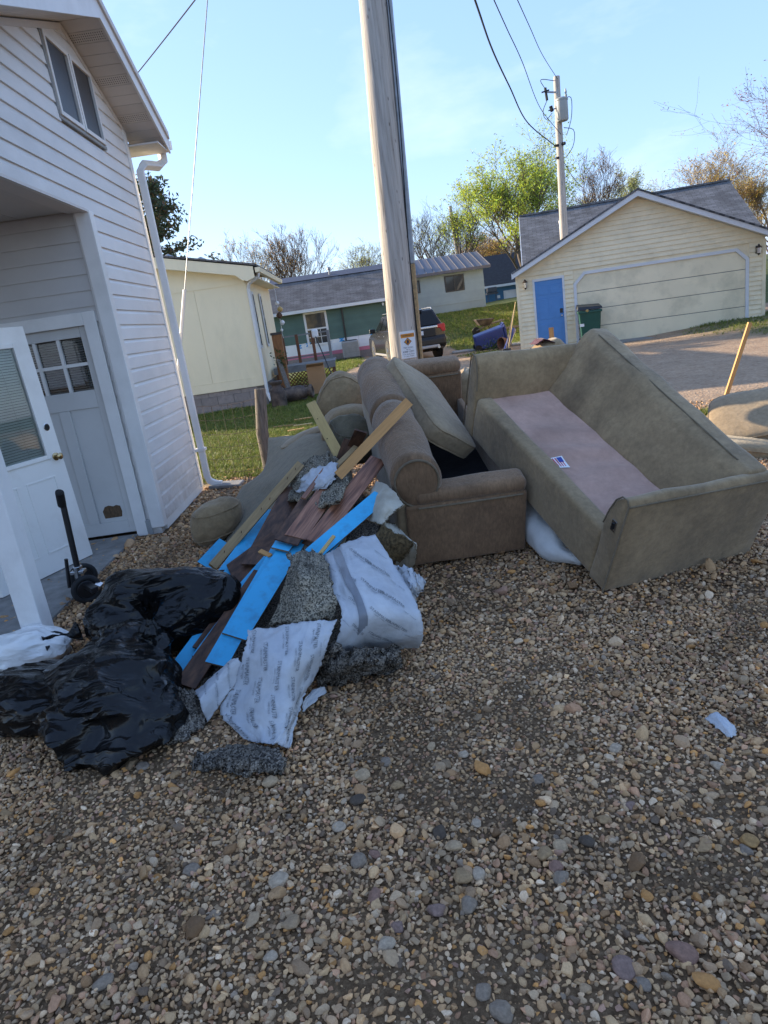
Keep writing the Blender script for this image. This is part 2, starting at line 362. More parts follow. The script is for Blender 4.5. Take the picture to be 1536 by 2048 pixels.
# low-density earthy patches, by smooth lattice noise
lat = rng.uniform(0, 1, (80, 80))
def latn(x, y, s):
    u, v = (x + 20) * s, (y + 20) * s; i, j = np.floor(u).astype(int) % 79, np.floor(v).astype(int) % 79; fu, fv = u % 1, v % 1; fu, fv = fu * fu * (3 - 2 * fu), fv * fv * (3 - 2 * fv)
    return (lat[i, j] * (1 - fu) + lat[i + 1, j] * fu) * (1 - fv) + (lat[i, j + 1] * (1 - fu) + lat[i + 1, j + 1] * fu) * fv
patch = .5 * latn(X, Y, 2.3) + .5 * latn(X, Y, 6.5)
under = np.exp(-(((X - 1.25) / .8) ** 2 + ((Y - 3.35) / .45) ** 2)) * .28           # trodden earth round the sofas
prob = np.clip((patch + 0.02 - under - .10) / .18, .82, 1.0) * np.where(Y > 7.6, np.clip((8.9 - Y) / 1.3, .05, 1), 1)
keep = rng.uniform(0, 1, X.size) < prob
house = (X < -2.06) & (Y > 6.1); keep &= ~house
X, Y, Mn, patch = X[keep], Y[keep], Mn[keep], patch[keep]; n = X.size
size = Mn * np.exp(rng.normal(0, .30, n)) * np.where(patch < .30, .85, 1.0)
big = rng.uniform(0, 1, n) < .008; size[big] *= rng.uniform(1.6, 2.6, big.sum())
scl = np.stack([size * rng.uniform(.95, 1.5, n), size * rng.uniform(.8, 1.1, n), size * rng.uniform(.55, .85, n)], 1)
rot = np.stack([rng.normal(0, .45, n), rng.normal(0, .45, n), rng.uniform(0, 6.28, n)], 1)
Z = size * rng.uniform(-.25, .75, n)
ci = rng.choice(len(PAL), n, p=PW); tint = PAL[ci] * np.exp(rng.normal(0, .20, n))[:, None] * np.clip(.84 + (patch - .28) * 1.6, .84, 1.12)[:, None] * np.array([1.20, .95, .74])
m_st = tint_material('stone', .82, .3)
stones = [chip_mesh('stone_%02d' % k, 100 + k, m_st) if k % 4 else stone_mesh('stone_%02d' % k, k, 2, m_st, round_=.5) for k in range(12)]
gravel = scatter('gravel', np.stack([X, Y, Z], 1), rot, scl, rng.integers(0, 12, n), np.concatenate([tint, np.ones((n, 1))], 1), stones, m_st)
tag(gravel, 'tan and grey gravel covering the yard', 'gravel', kind='stuff')

# ---- larger pebbles, each its own thing
PEB = {'pale cream': (.50, .42, .30), 'white': (.50, .46, .39), 'bluish grey': (.27, .25, .225), 'dark slate': (.10, .085, .07), 'dusty pink': (.30, .20, .17), 'purple grey': (.28, .215, .205), 'tan': (.40, .31, .19), 'mid grey': (.30, .275, .24), 'ochre yellow': (.42, .29, .13)}
for k_, c_ in PEB.items():
    simple('pebble_' + k_.replace(' ', '_'), tuple(x * y for x, y in zip(c_, (.98, .80, .64))), .8, .22, 2.5, bump=.3, bscale=9)
peb = [(725, 1547, 30, 'pale cream'), (773, 1520, 24, 'bluish grey'), (794, 1567, 26, 'tan'), (557, 1760, 38, 'white'), (770, 1884, 34, 'white'), (749, 1703, 22, 'dusty pink'), (677, 1650, 26, 'white'), (718, 1718, 34, 'mid grey'),
       (879, 1661, 30, 'dark slate'), (907, 1690, 32, 'pale cream'), (874, 1817, 34, 'purple grey'), (747, 1788, 28, 'dusty pink'), (926, 1750, 34, 'tan'), (959, 1744, 28, 'white'), (967, 1978, 32, 'mid grey'), (952, 1643, 22, 'white'),
       (794, 1848, 26, 'purple grey'), (939, 1806, 34, 'mid grey'), (714, 1597, 30, 'dark slate'), (541, 1907, 24, 'white'), (1230, 1492, 26, 'white'), (1174, 1680, 30, 'dark slate'), (1208, 1636, 26, 'tan'), (1089, 1704, 32, 'tan'),
       (1120, 1688, 26, 'pale cream'), (1110, 1729, 28, 'dusty pink'), (1122, 1750, 30, 'mid grey'), (1499, 1680, 34, 'ochre yellow'), (1492, 1697, 24, 'bluish grey'), (1363, 1901, 44, 'dusty pink'), (1248, 1931, 38, 'purple grey'), (1288, 1962, 26, 'bluish grey'),
       (1003, 2020, 40, 'mid grey'), (1077, 1556, 26, 'bluish grey'), (1260, 1608, 24, 'purple grey'), (1435, 1528, 22, 'white'), (285, 1530, 24, 'bluish grey'), (540, 1560, 30, 'pale cream'), (925, 1505, 22, 'white'), (862, 1490, 20, 'pale cream'), (380, 1735, 30, 'bluish grey'), (205, 1960, 30, 'mid grey')]
peb_src = [stone_mesh('pebble_%d' % k, 40 + k, 3, m_st, amp=.3, round_=.7) for k in range(6)]
for k, (px, py, w, kind) in enumerate(peb):
    p = gz(px, py, .015); dist = (p - C_POS).length; r = w / FPX * dist / 2
    md = peb_src[k % 6].copy(); md.materials.clear(); md.materials.append(M('pebble_' + kind.replace(' ', '_'))); md.shade_smooth(); md.set_sharp_from_angle(angle=math.radians(70))
    o = bpy.data.objects.new('pebble', md); COL.objects.link(o); o.location = (p.x, p.y, r * .30); o.scale = (r * 1.15, r * .95, r * .62); o.rotation_euler = (random.uniform(-.2, .2), random.uniform(-.2, .2), random.uniform(0, 6))
    tag(o, 'large %s pebble lying among the smaller gravel' % kind, 'pebble', 'large %s pebbles in the gravel' % kind)

# ---- grass
def blade_clump(name, seed, nb, h, spread, mat):
    rs = random.Random(seed); b = MB()
    for k in range(nb):
        a = rs.uniform(0, 6.28); r = rs.uniform(0, spread); x, y = r * math.cos(a), r * math.sin(a); hh = h * rs.uniform(.55, 1.1); t = rs.uniform(0, 6.28); lean = rs.uniform(.15, .75) * hh; w = .0035 * rs.uniform(.7, 1.3)
        dx, dy = math.cos(t), math.sin(t); bx, by = -dy * w, dx * w
        b.add([(x - bx, y - by, 0), (x + bx, y + by, 0), (x + bx * .8 + dx * lean * .35, y + by * .8 + dy * lean * .35, hh * .6), (x - bx * .8 + dx * lean * .35, y - by * .8 + dy * lean * .35, hh * .6), (x + dx * lean, y + dy * lean, hh)], [(0, 1, 2, 3), (3, 2, 4)])
    me = bpy.data.meshes.new(name); me.from_pydata([tuple(v) for v in b.v], [], b.f); me.materials.append(mat); return me
m_gr = tint_material('grass_blade', .55, .3, .1, 3, transl=.35)
clumps = [blade_clump('clump_%d' % k, k, 9, .062 + .008 * (k % 3), .028, m_gr) for k in range(6)]
P = []; S = []
for (x0, x1, y0, y1, cell, s) in ((-3.4, .1, 7.9, 12.5, .034, .8), (-4.6, .6, 12.5, 17.5, .05, 1.0), (-3.2, 1.4, 17.5, 33, .085, 1.35), (3.2, 5.2, 20.5, 25.5, .09, 1.2), (3.0, 9.5, 25.5, 36, .095, 1.4), (8.2, 15, 14.4, 21, .10, 1.0), (3.6, 4.7, 7.4, 8.4, .03, 1.3)):
    nxx, nyy = int((x1 - x0) / cell), int((y1 - y0) / cell)
    for i in range(nxx):
        for j in range(nyy):
            x = x0 + (i + random.random()) * cell; y = y0 + (j + random.random()) * cell
            if random.random() < lawn_mask(x, y) * 1.1 - .1 and not (x < -2.45 and y > 16.7):
                P.append((x, y, terrain(x, y) - .004)); S.append(s * (1 + .5 * nz2(x, y, 1.1, 5)))
P = np.array(P); S = np.array(S); n = len(P)
g0 = np.array([(.17, .21, .04), (.12, .165, .03), (.22, .225, .06), (.28, .235, .09), (.085, .12, .027)]); gi_ = rng.choice(5, n, p=[.36, .28, .2, .07, .09])
tint = g0[gi_] * np.exp(rng.normal(0, .15, n))[:, None] * np.where(P[:, 1] > 25, 1.25, 1.0)[:, None]
grass = scatter('grass', P, np.stack([rng.normal(0, .12, n), rng.normal(0, .12, n), rng.uniform(0, 6.28, n)], 1), np.repeat((S * rng.uniform(.75, 1.25, n))[:, None], 3, 1), rng.integers(0, 6, n), np.concatenate([tint, np.ones((n, 1))], 1), clumps, m_gr)
tag(grass, 'short green lawn grass', 'grass', kind='stuff')

# ================================================================== WHITE HOUSE AT THE LEFT
XW = -2.09                                   # gable wall plane (faces +X)
YC, YF, YB = 6.14, 7.78, 6.17                # porch corner, far corner, porch back wall
YPK, ZPK, SL = 6.55, 4.36, 0.40              # ridge line, soffit height at the gable, roof slope
YN = 2.9                                     # near end of the roof
def zr(y): return ZPK - (SL if y > YPK else .345) * abs(y - YPK)
HOUSE = thing('house', 'white vinyl sided house with side porch, gable window and downspout', 'house', (-2.5, 6.5, 0))
# structural walls behind the boards
b = MB()
b.prism([(YC + .01, 0.0), (YF, 0.0), (YF, zr(YF)), (YPK, ZPK), (YN + .4, zr(YN + .4)), (YN + .4, 2.86), (YC + .01, 2.86)], (XW - .02, 0, 0), (0, 1, 0), (0, 0, 1), (-.1, 0, 0))
b.box((-16, YB + .02, 0), (-3.16, YB + .12, 2.9)); b.box((-2.345, YB + .02, 0), (XW - .13, YB + .12, 2.9)); b.box((-3.16, YB + .02, 1.95), (-2.345, YB + .12, 2.9)); b.box((-16, YF - .1, 0), (XW - .13, YF, zr(YF) - .02)); b.box((-16, YN + .4, 2.86), (XW - .13, YN + .5, zr(YN + .4)))  # unseen west end of the walls lengthened to block the low sun
b.box((-16, YN, 0), (-15.9, YF, 3.2))
b.build('wall', 'white_siding', HOUSE)
EXPO = .130
def board_x(y0b, y1b, y0t, y1t, z0, z1):     # lap siding board on the gable wall
    b = MB(); x0 = XW - .018; f = .70; zm = z0 + (z1 - z0) * f; y0m, y1m = y0b + (y0t - y0b) * f, y1b + (y1t - y1b) * f     # flat face with a cove at the top
    ring = lambda x, ya, yb, z: [(x0, ya, z), (x, ya, z), (x, yb, z), (x0, yb, z)]
    b.add(ring(XW + .016, y0b, y1b, z0) + ring(XW + .013, y0m, y1m, zm) + ring(XW - .004, y0t, y1t, z1), [(3, 2, 1, 0), (8, 9, 10, 11)] + [(i + 4 * k, (i + 1) % 4 + 4 * k, (i + 1) % 4 + 4 * k + 4, i + 4 * k + 4) for k in range(2) for i in range(4)])
    return b.build('siding_board', 'white_siding', HOUSE)
WY0, WY1, WZ0, WZ1 = 6.04, 7.02, 3.53, 4.12
z = .10
while z < 4.33:
    z1 = min(z + EXPO + .006, 4.34)
    def lim(zz):
        far = min(YF - .07, YPK + (ZPK - .012 - zz) / SL); near = max(YN + .42, YPK - (ZPK - .012 - zz) / .345); return near, far
    (nb, fb), (nt_, ft) = lim(z), lim(z1)
    if z < 2.84 - EXPO * .5: nb = nt_ = YC + .105
    segs = [(nb, fb, nt_, ft)]
    if z1 > WZ0 and z < WZ1: segs = [(nb, WY0 - .01, nt_, WY0 - .01), (WY1 + .01, fb, WY1 + .01, ft)]
    for s_ in segs:
        if s_[1] - s_[0] > .04: board_x(s_[0], s_[1], s_[2], max(s_[3], s_[2] + .01), z, z1)
    z += EXPO
# porch back wall boards (face -Y), door opening X -3.16..-2.32
def board_y(x0, x1, z0, z1):
    y = YB; b = MB()
    b.hexa([(x0, y - .013, z0), (x1, y - .013, z0), (x1, y + .016, z0), (x0, y + .016, z0), (x0, y - .001, z1), (x1, y - .001, z1), (x1, y + .016, z1), (x0, y + .016, z1)])
    return b.build('siding_board', 'white_siding_shaded', HOUSE)
DX0, DX1, DZ = -3.16, -2.345, 1.95
z = .15
while z < 2.83:
    z1 = min(z + EXPO + .006, 2.845)
    if z1 < DZ + .14: board_y(DX1 + .115, XW - .10, z, z1); board_y(-5.2, DX0 - .115, z, z1)
    else: board_y(-5.2, XW - .10, z, z1)
    z += EXPO
b = MB(); b.box((DX0 + .01, YB + .16, .03), (DX1 - .01, YB + .17, DZ)); b.build('dark_room_sheet', 'dark_hole', HOUSE)  # dark sheet standing in for the unlit room behind the panes
b = MB(); b.box((DX1 + .10, YB - .03, .0), (XW - .10, YB + .02, .145)); b.build('kickboard', 'kickboard', HOUSE, bev=.004)
b = MB(); b.box((XW - .02, YC + .1, .012), (XW + .012, YF, .098)); b.build('sill_trim', 'white_trim', HOUSE)
# corner trims
b = MB(); b.box((XW - .105, YC - .004, .06), (XW + .022, YC + .10, 2.845)); b.build('corner_trim', 'white_trim', HOUSE, bev=.006)
b = MB(); b.box((XW - .004, YF - .075, .06), (XW + .024, YF + .02, zr(YF) - .03)); b.build('corner_trim', 'white_trim', HOUSE, bev=.005)
# door frame, old grey door with six lights
b = MB(); b.box((DX1, YB - .028, 0), (DX1 + .11, YB + .02, DZ + .11)); b.box((DX0 - .11, YB - .028, 0), (DX0, YB + .02, DZ + .11)); b.box((DX0, YB - .028, DZ), (DX1, YB + .02, DZ + .11))
b.build('door_frame', 'white_trim', HOUSE, bev=.004)
yd = YB + .03
b = MB()
gx0, gx1, gz0, gz1 = DX0 + .10, DX1 - .075, 1.40, 1.86
b.box((DX0, yd, .04), (gx0, yd + .045, DZ)); b.box((gx1, yd, .04), (DX1, yd + .045, DZ)); b.box((gx0, yd, gz1), (gx1, yd + .045, DZ)); b.box((gx0, yd, 1.24), (gx1, yd + .045, gz0)); b.box((gx0, yd, .04), (gx1, yd + .045, .16))
xm = (gx0 + gx1) / 2; b.box((xm - .05, yd, .16), (xm + .05, yd + .045, 1.24))
DOOR = b.build('door', 'grey_door', HOUSE, bev=.004)
for (a0, a1) in ((gx0, xm - .05), (xm + .05, gx1)):
    b = MB(); b.box((a0 + .001, yd + .016, .161), (a1 - .001, yd + .032, 1.239)); b.build('panel', 'grey_door', DOOR)
# patch where the paint has come off the lower panel
pts = [(.0, .0), (.16, .0), (.172, .05), (.165, .105), (.13, .118), (.10, .108), (.06, .122), (.02, .112), (-.008, .07)]
b = MB(); b.prism([(x, z_) for x, z_ in pts], (gx1 - .21, yd + .0155, .20), (1, 0, 0), (0, 0, 1), (0, -.0025, 0)); b.build('peeled_patch', 'bare_wood_patch', DOOR)
pw = (gx1 - gx0) / 3
for i in range(3):
    for j in range(2):
        x0, x1 = gx0 + pw * i + .014, gx0 + pw * (i + 1) - .014; z0, z1 = gz0 + .23 * j + .014, gz0 + .23 * (j + 1) - .014
        b = MB(); b.box((x0, yd + .030, z0), (x1, yd + .034, z1)); b.build('pane', 'glass_clear', DOOR)
for i in range(1, 3):
    b = MB(); b.box((gx0 + pw * i - .014, yd + .004, gz0), (gx0 + pw * i + .014, yd + .04, gz1)); b.build('muntin', 'white_trim', DOOR)
b = MB(); b.box((gx0, yd + .006, gz0 + .216), (gx1, yd + .042, gz0 + .244)); b.build('muntin', 'white_trim', DOOR)
simple('old_blind', (.30, .27, .24), .6, .05, 4, rnd=.05)
for k in range(22):
    zz = gz0 + .008 + k * .0212; b = MB(); b.obox((xm, yd + .062, zz), ((gx1 - gx0) / 2, 0, 0), (0, .009, .006), (0, .0006, -.0009)); b.build('blind_slat', 'old_blind', DOOR)
# porch: ceiling panels, header underside strip, slab, post
for k in range(32):
    x1 = XW - .16 - k * .42; b = MB(); b.box((x1 - .412, YN + .5, 2.852), (x1, YB - .02, 2.866)); b.build('ceiling_panel', 'porch_ceiling', HOUSE)  # ceiling carried on west out of view to stop sun passing through the porch
b = MB(); b.box((XW - .155, YN + .45, 2.835), (XW + .016, YC - .008, 2.85)); b.build('header_soffit', 'soffit', HOUSE)
b = MB(); b.box((-5, 3.0, -.05), (XW - .25, YB, .022)); b.build('porch_slab', 'concrete', HOUSE)
b = MB(); b.box((-2.235, 3.72, 0.0), (-2.105, 3.85, 2.835)); PST = b.build('porch_post', 'post_paint', HOUSE, bev=.006)
b = MB(); b.box((-2.245, 3.71, .0), (-2.095, 3.86, .10)); b.build('post_foot', 'post_paint', PST, bev=.004)
# roof, soffit panels, fascia, gutter
XO = -1.77
for (ya, yb) in ((YPK, YF + .42), (YPK, YN)):
    za, zb = zr(ya) + .155, zr(yb) + .155; b = MB(); off = Vector((0, 0, .03))
    b.hexa([(-16.2, ya, za), (XO + .03, ya, za), (XO + .03, yb, zb), (-16.2, yb, zb)] + [(-16.2, ya, za + .03), (XO + .03, ya, za + .03), (XO + .03, yb, zb + .03), (-16.2, yb, zb + .03)]) if yb > ya else b.hexa([(-16.2, yb, zb), (XO + .03, yb, zb), (XO + .03, ya, za), (-16.2, ya, za), (-16.2, yb, zb + .03), (XO + .03, yb, zb + .03), (XO + .03, ya, za + .03), (-16.2, ya, za + .03)])
    b.build('roof', 'roof_grey', HOUSE)  # roof stretched westward out of view to keep the foreground in shadow
for side, yend in ((1, YF + .40), (-1, YN + .05)):
    n_ = int(abs(yend - YPK) / .118)
    for k in range(n_):
        ya, yb = YPK + side * (.118 * k + .003), YPK + side * (.118 * (k + 1) - .003); lo, hi = min(ya, yb), max(ya, yb)
        b = MB(); b.hexa([(XW - .02, lo, zr(lo)), (XO + .012, lo, zr(lo)), (XO + .012, hi, zr(hi)), (XW - .02, hi, zr(hi)), (XW - .02, lo, zr(lo) + .012), (XO + .012, lo, zr(lo) + .012), (XO + .012, hi, zr(hi) + .012), (XW - .02, hi, zr(hi) + .012)])
        SP = b.build('soffit_panel', 'soffit', HOUSE)
        if k % 4 == 1 and side == 1:               # perforated panels
            b = MB(); g_ = (zr(hi) - zr(lo)) / (hi - lo)
            for i in range(16):
                for j in range(4):
                    x = XW + .02 + i * .0185; y = lo + .018 + j * .022; z_ = zr(y) - .0006
                    b.add([(x, y, z_), (x + .007, y, z_), (x + .007, y + .009, z_ + g_ * .009), (x, y + .009, z_ + g_ * .009)], [(3, 2, 1, 0)])
            b.build('vent_holes', 'dark_hole', SP)
    b = MB(); ya, yb = YPK, yend + side * .02
    b.prism([(ya, zr(ya) - .018), (yb, zr(yb) - .018), (yb, zr(yb) + .155), (ya, zr(ya) + .155)], (XO + .012, 0, 0), (0, 1, 0), (0, 0, 1), (.02, 0, 0)); b.build('rake_fascia', 'white_trim', HOUSE)
    b = MB(); b.prism([(ya, zr(ya) + .12), (yb, zr(yb) + .12), (yb, zr(yb) + .19), (ya, zr(ya) + .19)], (XO + .034, 0, 0), (0, 1, 0), (0, 0, 1), (.016, 0, 0)); b.build('rake_trim', 'soffit', HOUSE)
b = MB(); b.prism([(YPK, ZPK - .06), (YF - .0, zr(YF) - .06), (YF, zr(YF) - .012), (YPK, ZPK - .012)], (XW + .006, 0, 0), (0, 1, 0), (0, 0, 1), (.016, 0, 0)); b.build('frieze_trim', 'soffit', HOUSE)
b = MB(); b.prism([(YPK, ZPK - .06), (YN + .45, zr(YN + .45) - .06), (YN + .45, zr(YN + .45) - .012), (YPK, ZPK - .012)], (XW + .006, 0, 0), (0, 1, 0), (0, 0, 1), (.016, 0, 0)); b.build('frieze_trim', 'soffit', HOUSE)
ye = YF + .42; ze = zr(ye)
b = MB(); b.box((-16, YF, ze - .005), (XO + .012, ye - .0, ze + .01)); b.build('eave_soffit', 'soffit', HOUSE)
b = MB(); b.prism([(0, 0), (.10, .02), (.125, .115), (.115, .115), (.09, .03), (.01, .012), (.01, .115), (0, .115)], (XO + .035, ye, ze + .02), (0, 1, 0), (0, 0, 1), (-14.2, 0, 0)); GUT = b.build('gutter', 'white_trim', HOUSE)
# downspout with elbows
yds, xds = YF - .0, XW + .085
path = [(XO - .08, ye + .06, ze + .03), (XO - .08, ye + .06, ze - .07), (XO - .13, ye - .02, ze - .13), (xds + .03, yds + .09, ze - .17), (xds, yds + .02, ze - .24), (xds, yds + .02, 1.6), (xds, yds + .02, .16), (xds + .02, yds + .02, .10), (xds + .09, yds + .03, .055), (xds + .16, yds + .03, .045)]
b = MB(); b.tube(path, .054, 4); DS = b.build('downspout', 'white_trim', HOUSE, bev=.012)
b = MB(); b.box((xds - .07, yds - .035, .47), (xds + .052, yds + .078, .50)); b.build('strap', 'white_trim', DS)
# gable window: dark frame gap, two sashes with glass
def win_sash(y0, y1):
    b = MB(); x0, x1 = XW - .004, XW + .034; w = .035
    b.box((x0, y0, WZ0), (x1, y0 + w, WZ1)); b.box((x0, y1 - w, WZ0), (x1, y1, WZ1)); b.box((x0, y0 + w, WZ0), (x1, y1 - w, WZ0 + w)); b.box((x0, y0 + w, WZ1 - w), (x1, y1 - w, WZ1))
    wv = b.build('window', 'white_trim', HOUSE, bev=.003)
    b = MB(); b.box((XW + .006, y0 + w, WZ0 + w), (XW + .011, y1 - w, WZ1 - w)); b.build('pane', 'glass_dark', wv)
    b = MB(); b.box((XW + .014, y0 + w, WZ0 + w), (XW + .018, y0 + w + (y1 - y0) * .93 - 2 * w, WZ1 - w)); b.box((XW + .012, y1 - w - .055, WZ0 + w), (XW + .02, y1 - w - .045, WZ1 - w)); b.build('insect_screen', 'screen_mesh', wv)
win_sash(WY0, (WY0 + WY1) / 2 - .01); win_sash((WY0 + WY1) / 2 + .01, WY1)
b = MB(); b.box((XW + .0, WY0 - .03, WZ0 - .03), (XW + .02, WY1 + .03, WZ0 - .004)); b.box((XW + .0, WY0 - .03, WZ0), (XW + .02, WY0 - .006, WZ1)); b.build('window_casing', 'kickboard', HOUSE)

# ---- concrete splash block
b = MB(); b.hexa([(-2.0, 7.72, .012), (-1.62, 7.66, .005), (-1.60, 7.90, .005), (-2.0, 7.96, .012), (-2.0, 7.72, .055), (-1.62, 7.66, .04), (-1.60, 7.90, .04), (-2.0, 7.96, .055)])
o = b.build('splash_block', 'concrete', bev=.01); tag(o, 'flat concrete splash block under the white downspout', 'splash block')

# ---- white door leaning in front of the porch wall
u = Vector((-.41, -.912, 0)).normalized(); nrm = Vector((.912, -.41, 0)).normalized(); tilt = Vector((0, 0, 1)) - nrm * .04; tilt.normalize(); n2 = u.cross(tilt).normalized()
if n2.dot(nrm) < 0: n2 = -n2
O = Vector((-2.585, 5.66, .03)); DW, DH, DT = .91, 1.96, .042
LD = thing('loose_door', 'white loose door with blinds in its window, leaning by the porch', 'door', tuple(O + u * DW / 2))
def dl(a, h, t=0): return O + u * a + tilt * h + n2 * t
def dbox(b, a0, a1, h0, h1, t0, t1):
    return b.obox(dl((a0 + a1) / 2, (h0 + h1) / 2, (t0 + t1) / 2), u * ((a1 - a0) / 2), tilt * ((h1 - h0) / 2), n2 * ((t1 - t0) / 2))
ga0, ga1, gh0, gh1 = .155, .755, .93, 1.80
b = MB(); dbox(b, 0, ga0, 0, DH, -DT, 0); dbox(b, ga1, DW, 0, DH, -DT, 0); dbox(b, ga0, ga1, 0, gh0, -DT, 0); dbox(b, ga0, ga1, gh1, DH, -DT, 0)
SLAB = b.build('slab', 'white_door_paint', LD)
b = MB(); w = .035; dbox(b, ga0 - w, ga0, gh0 - w, gh1 + w, .0, .014); dbox(b, ga1, ga1 + w, gh0 - w, gh1 + w, 0, .014); dbox(b, ga0, ga1, gh0 - w, gh0, 0, .014); dbox(b, ga0, ga1, gh1, gh1 + w, 0, .014); b.build('window_frame', 'white_door_paint', LD, bev=.004)
b = MB(); dbox(b, ga0, ga1, gh0, gh1, -.008, -.005); b.build('pane', 'glass_clear', LD)
b = MB(); dbox(b, ga0, ga1, gh0, gh1, -.040, -.037); b.build('back_pane', 'glass_dark', LD)
for k in range(41):
    b = MB(); h = gh0 + .008 + k * .0212; c = dl((ga0 + ga1) / 2, h, -.022); b.obox(c, u * ((ga1 - ga0) / 2 - .004), tilt * .0085 + n2 * -.006, (n2 * .0085 + tilt * .006) * .08); b.build('blind_slat', 'blind', LD)
for a in (.3, .62):
    b = MB(); dbox(b, a, a + .003, gh0, gh1, -.014, -.012); b.build('blind_cord', 'blind', LD)
for (a0, a1) in ((.13, .42), (.50, .79)):
    b = MB(); 
    for (p0, p1, q0, q1) in ((a0, a1, .74, .755), (a0, a1, .16, .175), (a0, a0 + .015, .175, .74), (a1 - .015, a1, .175, .74)): dbox(b, p0, p1, q0, q1, 0, .005)
    b.build('panel_moulding', 'white_door_paint', LD, bev=.002)
b = MB(); b.lathe([(.033, 0), (.033, .006), (.014, .012), (.012, .03), (.026, .042), (.028, .056), (.018, .064)], dl(.068, .90), n2, 18); b.build('knob', 'brass', LD, sm=50)
b = MB(); b.lathe([(.027, .0005), (.027, .002)], dl(.068, 1.15), n2, 18); b.build('lock_hole', 'dark_hole', LD)
b = MB(); b.lathe([(.027, .0), (.031, .003), (.026, .004)], dl(.068, 1.15), n2, 18, cap=False); b.build('lock_ring', 'chrome', LD)

# ---- black wheeled cart with upright steering post
cx = gz(160, 1195)
CT = thing('wheeled_cart', 'black wheeled cart with upright post and grip by the loose door', 'cart', tuple(cx))
def cp(px, py, d=0): return atY(px, py, cx.y + d)
b = MB(); b.tube([cp(158, 1150), cp(124, 1000)], .021, 12); POSTC = b.build('upright_post', 'black_metal', CT, sm=40)
b = MB(); b.tube([cp(124, 1010), cp(119, 985, -.10)], .030, 12); b.tube([cp(121, 985, .12), cp(117, 985, -.16)], .023, 12); b.build('grip', 'black_rubber', CT, sm=40, bev=.006)
b = MB(); b.tube([cp(160, 1158), cp(154, 1132)], .034, 10); b.obox(cp(157, 1143), (.05, 0, 0), (0, .03, 0), (0, 0, .012)); b.build('clamp', 'chrome', CT, bev=.004)
b = MB(); b.tube([cp(139, 1175), cp(132, 1118)], .013, 8); b.build('lever', 'black_metal', CT, sm=40)
for (px, py, dy) in ((178, 1195, -.14), (172, 1172, .16)):
    c = cp(px, py, dy); c.z = .105; ax = Vector((.55, -.83, 0)).normalized()
    b = MB()
    b.grid(lambda a, t: c + (Vector((ax.y, -ax.x, 0)) * math.cos(a * 6.2832) + Vector((0, 0, 1)) * math.sin(a * 6.2832)) * (.083 + .022 * math.cos(t * 6.2832)) + ax * .02 * math.sin(t * 6.2832), 28, 10, closed_u=True)
    WH = b.build('wheel', 'black_rubber', CT, sm=60)
    b = MB(); b.lathe([(.064, -.012), (.064, .012)], c, ax, 20); b.build('rim', 'black_metal', WH, bev=.004)
b = MB(); b.beam(cp(178, 1190, -.14), cp(172, 1165, .16), .03, .03); b.beam(cp(160, 1160), cp(190, 1180, -.3), .05, .04); b.build('fork', 'black_metal', CT, bev=.005)
b = MB(); b.obox(cp(196, 1172, -.12), (.012, 0, .018), (0, .035, 0), (.018, 0, -.012)); b.build('bracket', 'chrome', CT, bev=.003)

# ================================================================== FURNITURE AND RUBBISH
def fabric(name, c, c_stain, stain=.5, streak=(1, 1, 1), bump=.25, bscale=220, sheen=.22, rough=.9, nap=.25, sheen_tint=(.92, .86, .76), stain_scale=3.0):
    m, N, L, B = nt(name); tc = N.new('ShaderNodeTexCoord'); mp = node(N, 'ShaderNodeMapping', Scale=streak); L.new(tc.outputs['Object'], mp.inputs['Vector'])
    def nz(s, d=6, r=.6, v=mp.outputs['Vector']): n = node(N, 'ShaderNodeTexNoise', Scale=s, Detail=d, Roughness=r); L.new(v, n.inputs['Vector']); return n.outputs['Fac']
    r1 = ramp(N, [(.32, 1 - nap), (.70, 1 + nap * .4)]); L.new(nz(26, 6, .7), r1.inputs['Fac'])
    r2 = ramp(N, [(.42, 0.0), (.66, stain)]); L.new(nz(stain_scale, 7, .62, tc.outputs['Object']), r2.inputs['Fac'])
    r3 = ramp(N, [(.35, .7), (.7, 1.15)]); L.new(nz(1.4, 3, .5, tc.outputs['Object']), r3.inputs['Fac'])
    col = mixc(N, L, c, c_stain, r2.outputs['Color']); col = mixc(N, L, col, r1.outputs['Color'], 1.0, 'MULTIPLY'); col = mixc(N, L, col, r3.outputs['Color'], 1.0, 'MULTIPLY')
    L.new(col, B.inputs['Base Color']); B.inputs['Roughness'].default_value = rough; B.inputs['Specular IOR Level'].default_value = .15
    B.inputs['Sheen Weight'].default_value = sheen; B.inputs['Sheen Roughness'].default_value = .45; B.inputs['Sheen Tint'].default_value = c4(sheen_tint)
    bp = node(N, 'ShaderNodeBump', Strength=bump, Distance=.004); L.new(nz(bscale, 3), bp.inputs['Height'])
    b2 = node(N, 'ShaderNodeBump', Strength=.35, Distance=.02); L.new(nz(9, 4), b2.inputs['Height']); L.new(bp.outputs['Normal'], b2.inputs['Normal']); L.new(b2.outputs['Normal'], B.inputs['Normal'])
    return m
fabric('olive_suede', (.385, .27, .148), (.17, .118, .068), .85, stain_scale=1.7, sheen=.35)
fabric('olive_suede_dark', (.17, .145, .095), (.10, .085, .06), .5)
fabric('sage_suede', (.38, .28, .17), (.22, .162, .10), .5, stain_scale=2, sheen=.35)
fabric('panel_suede', (.235, .195, .13), (.15, .125, .085), .4)
fabric('brown_chenille', (.30, .18, .10), (.12, .072, .042), .6, streak=(3, 3, .45), bump=.4, bscale=150, nap=.35, sheen=.35)
fabric('pink_muslin', (.56, .35, .265), (.42, .25, .185), .5, bump=.15, sheen=.2, nap=.12, stain_scale=5)
fabric('black_cloth', (.012, .012, .015), (.02, .02, .024), .3, sheen=.15, nap=.1)
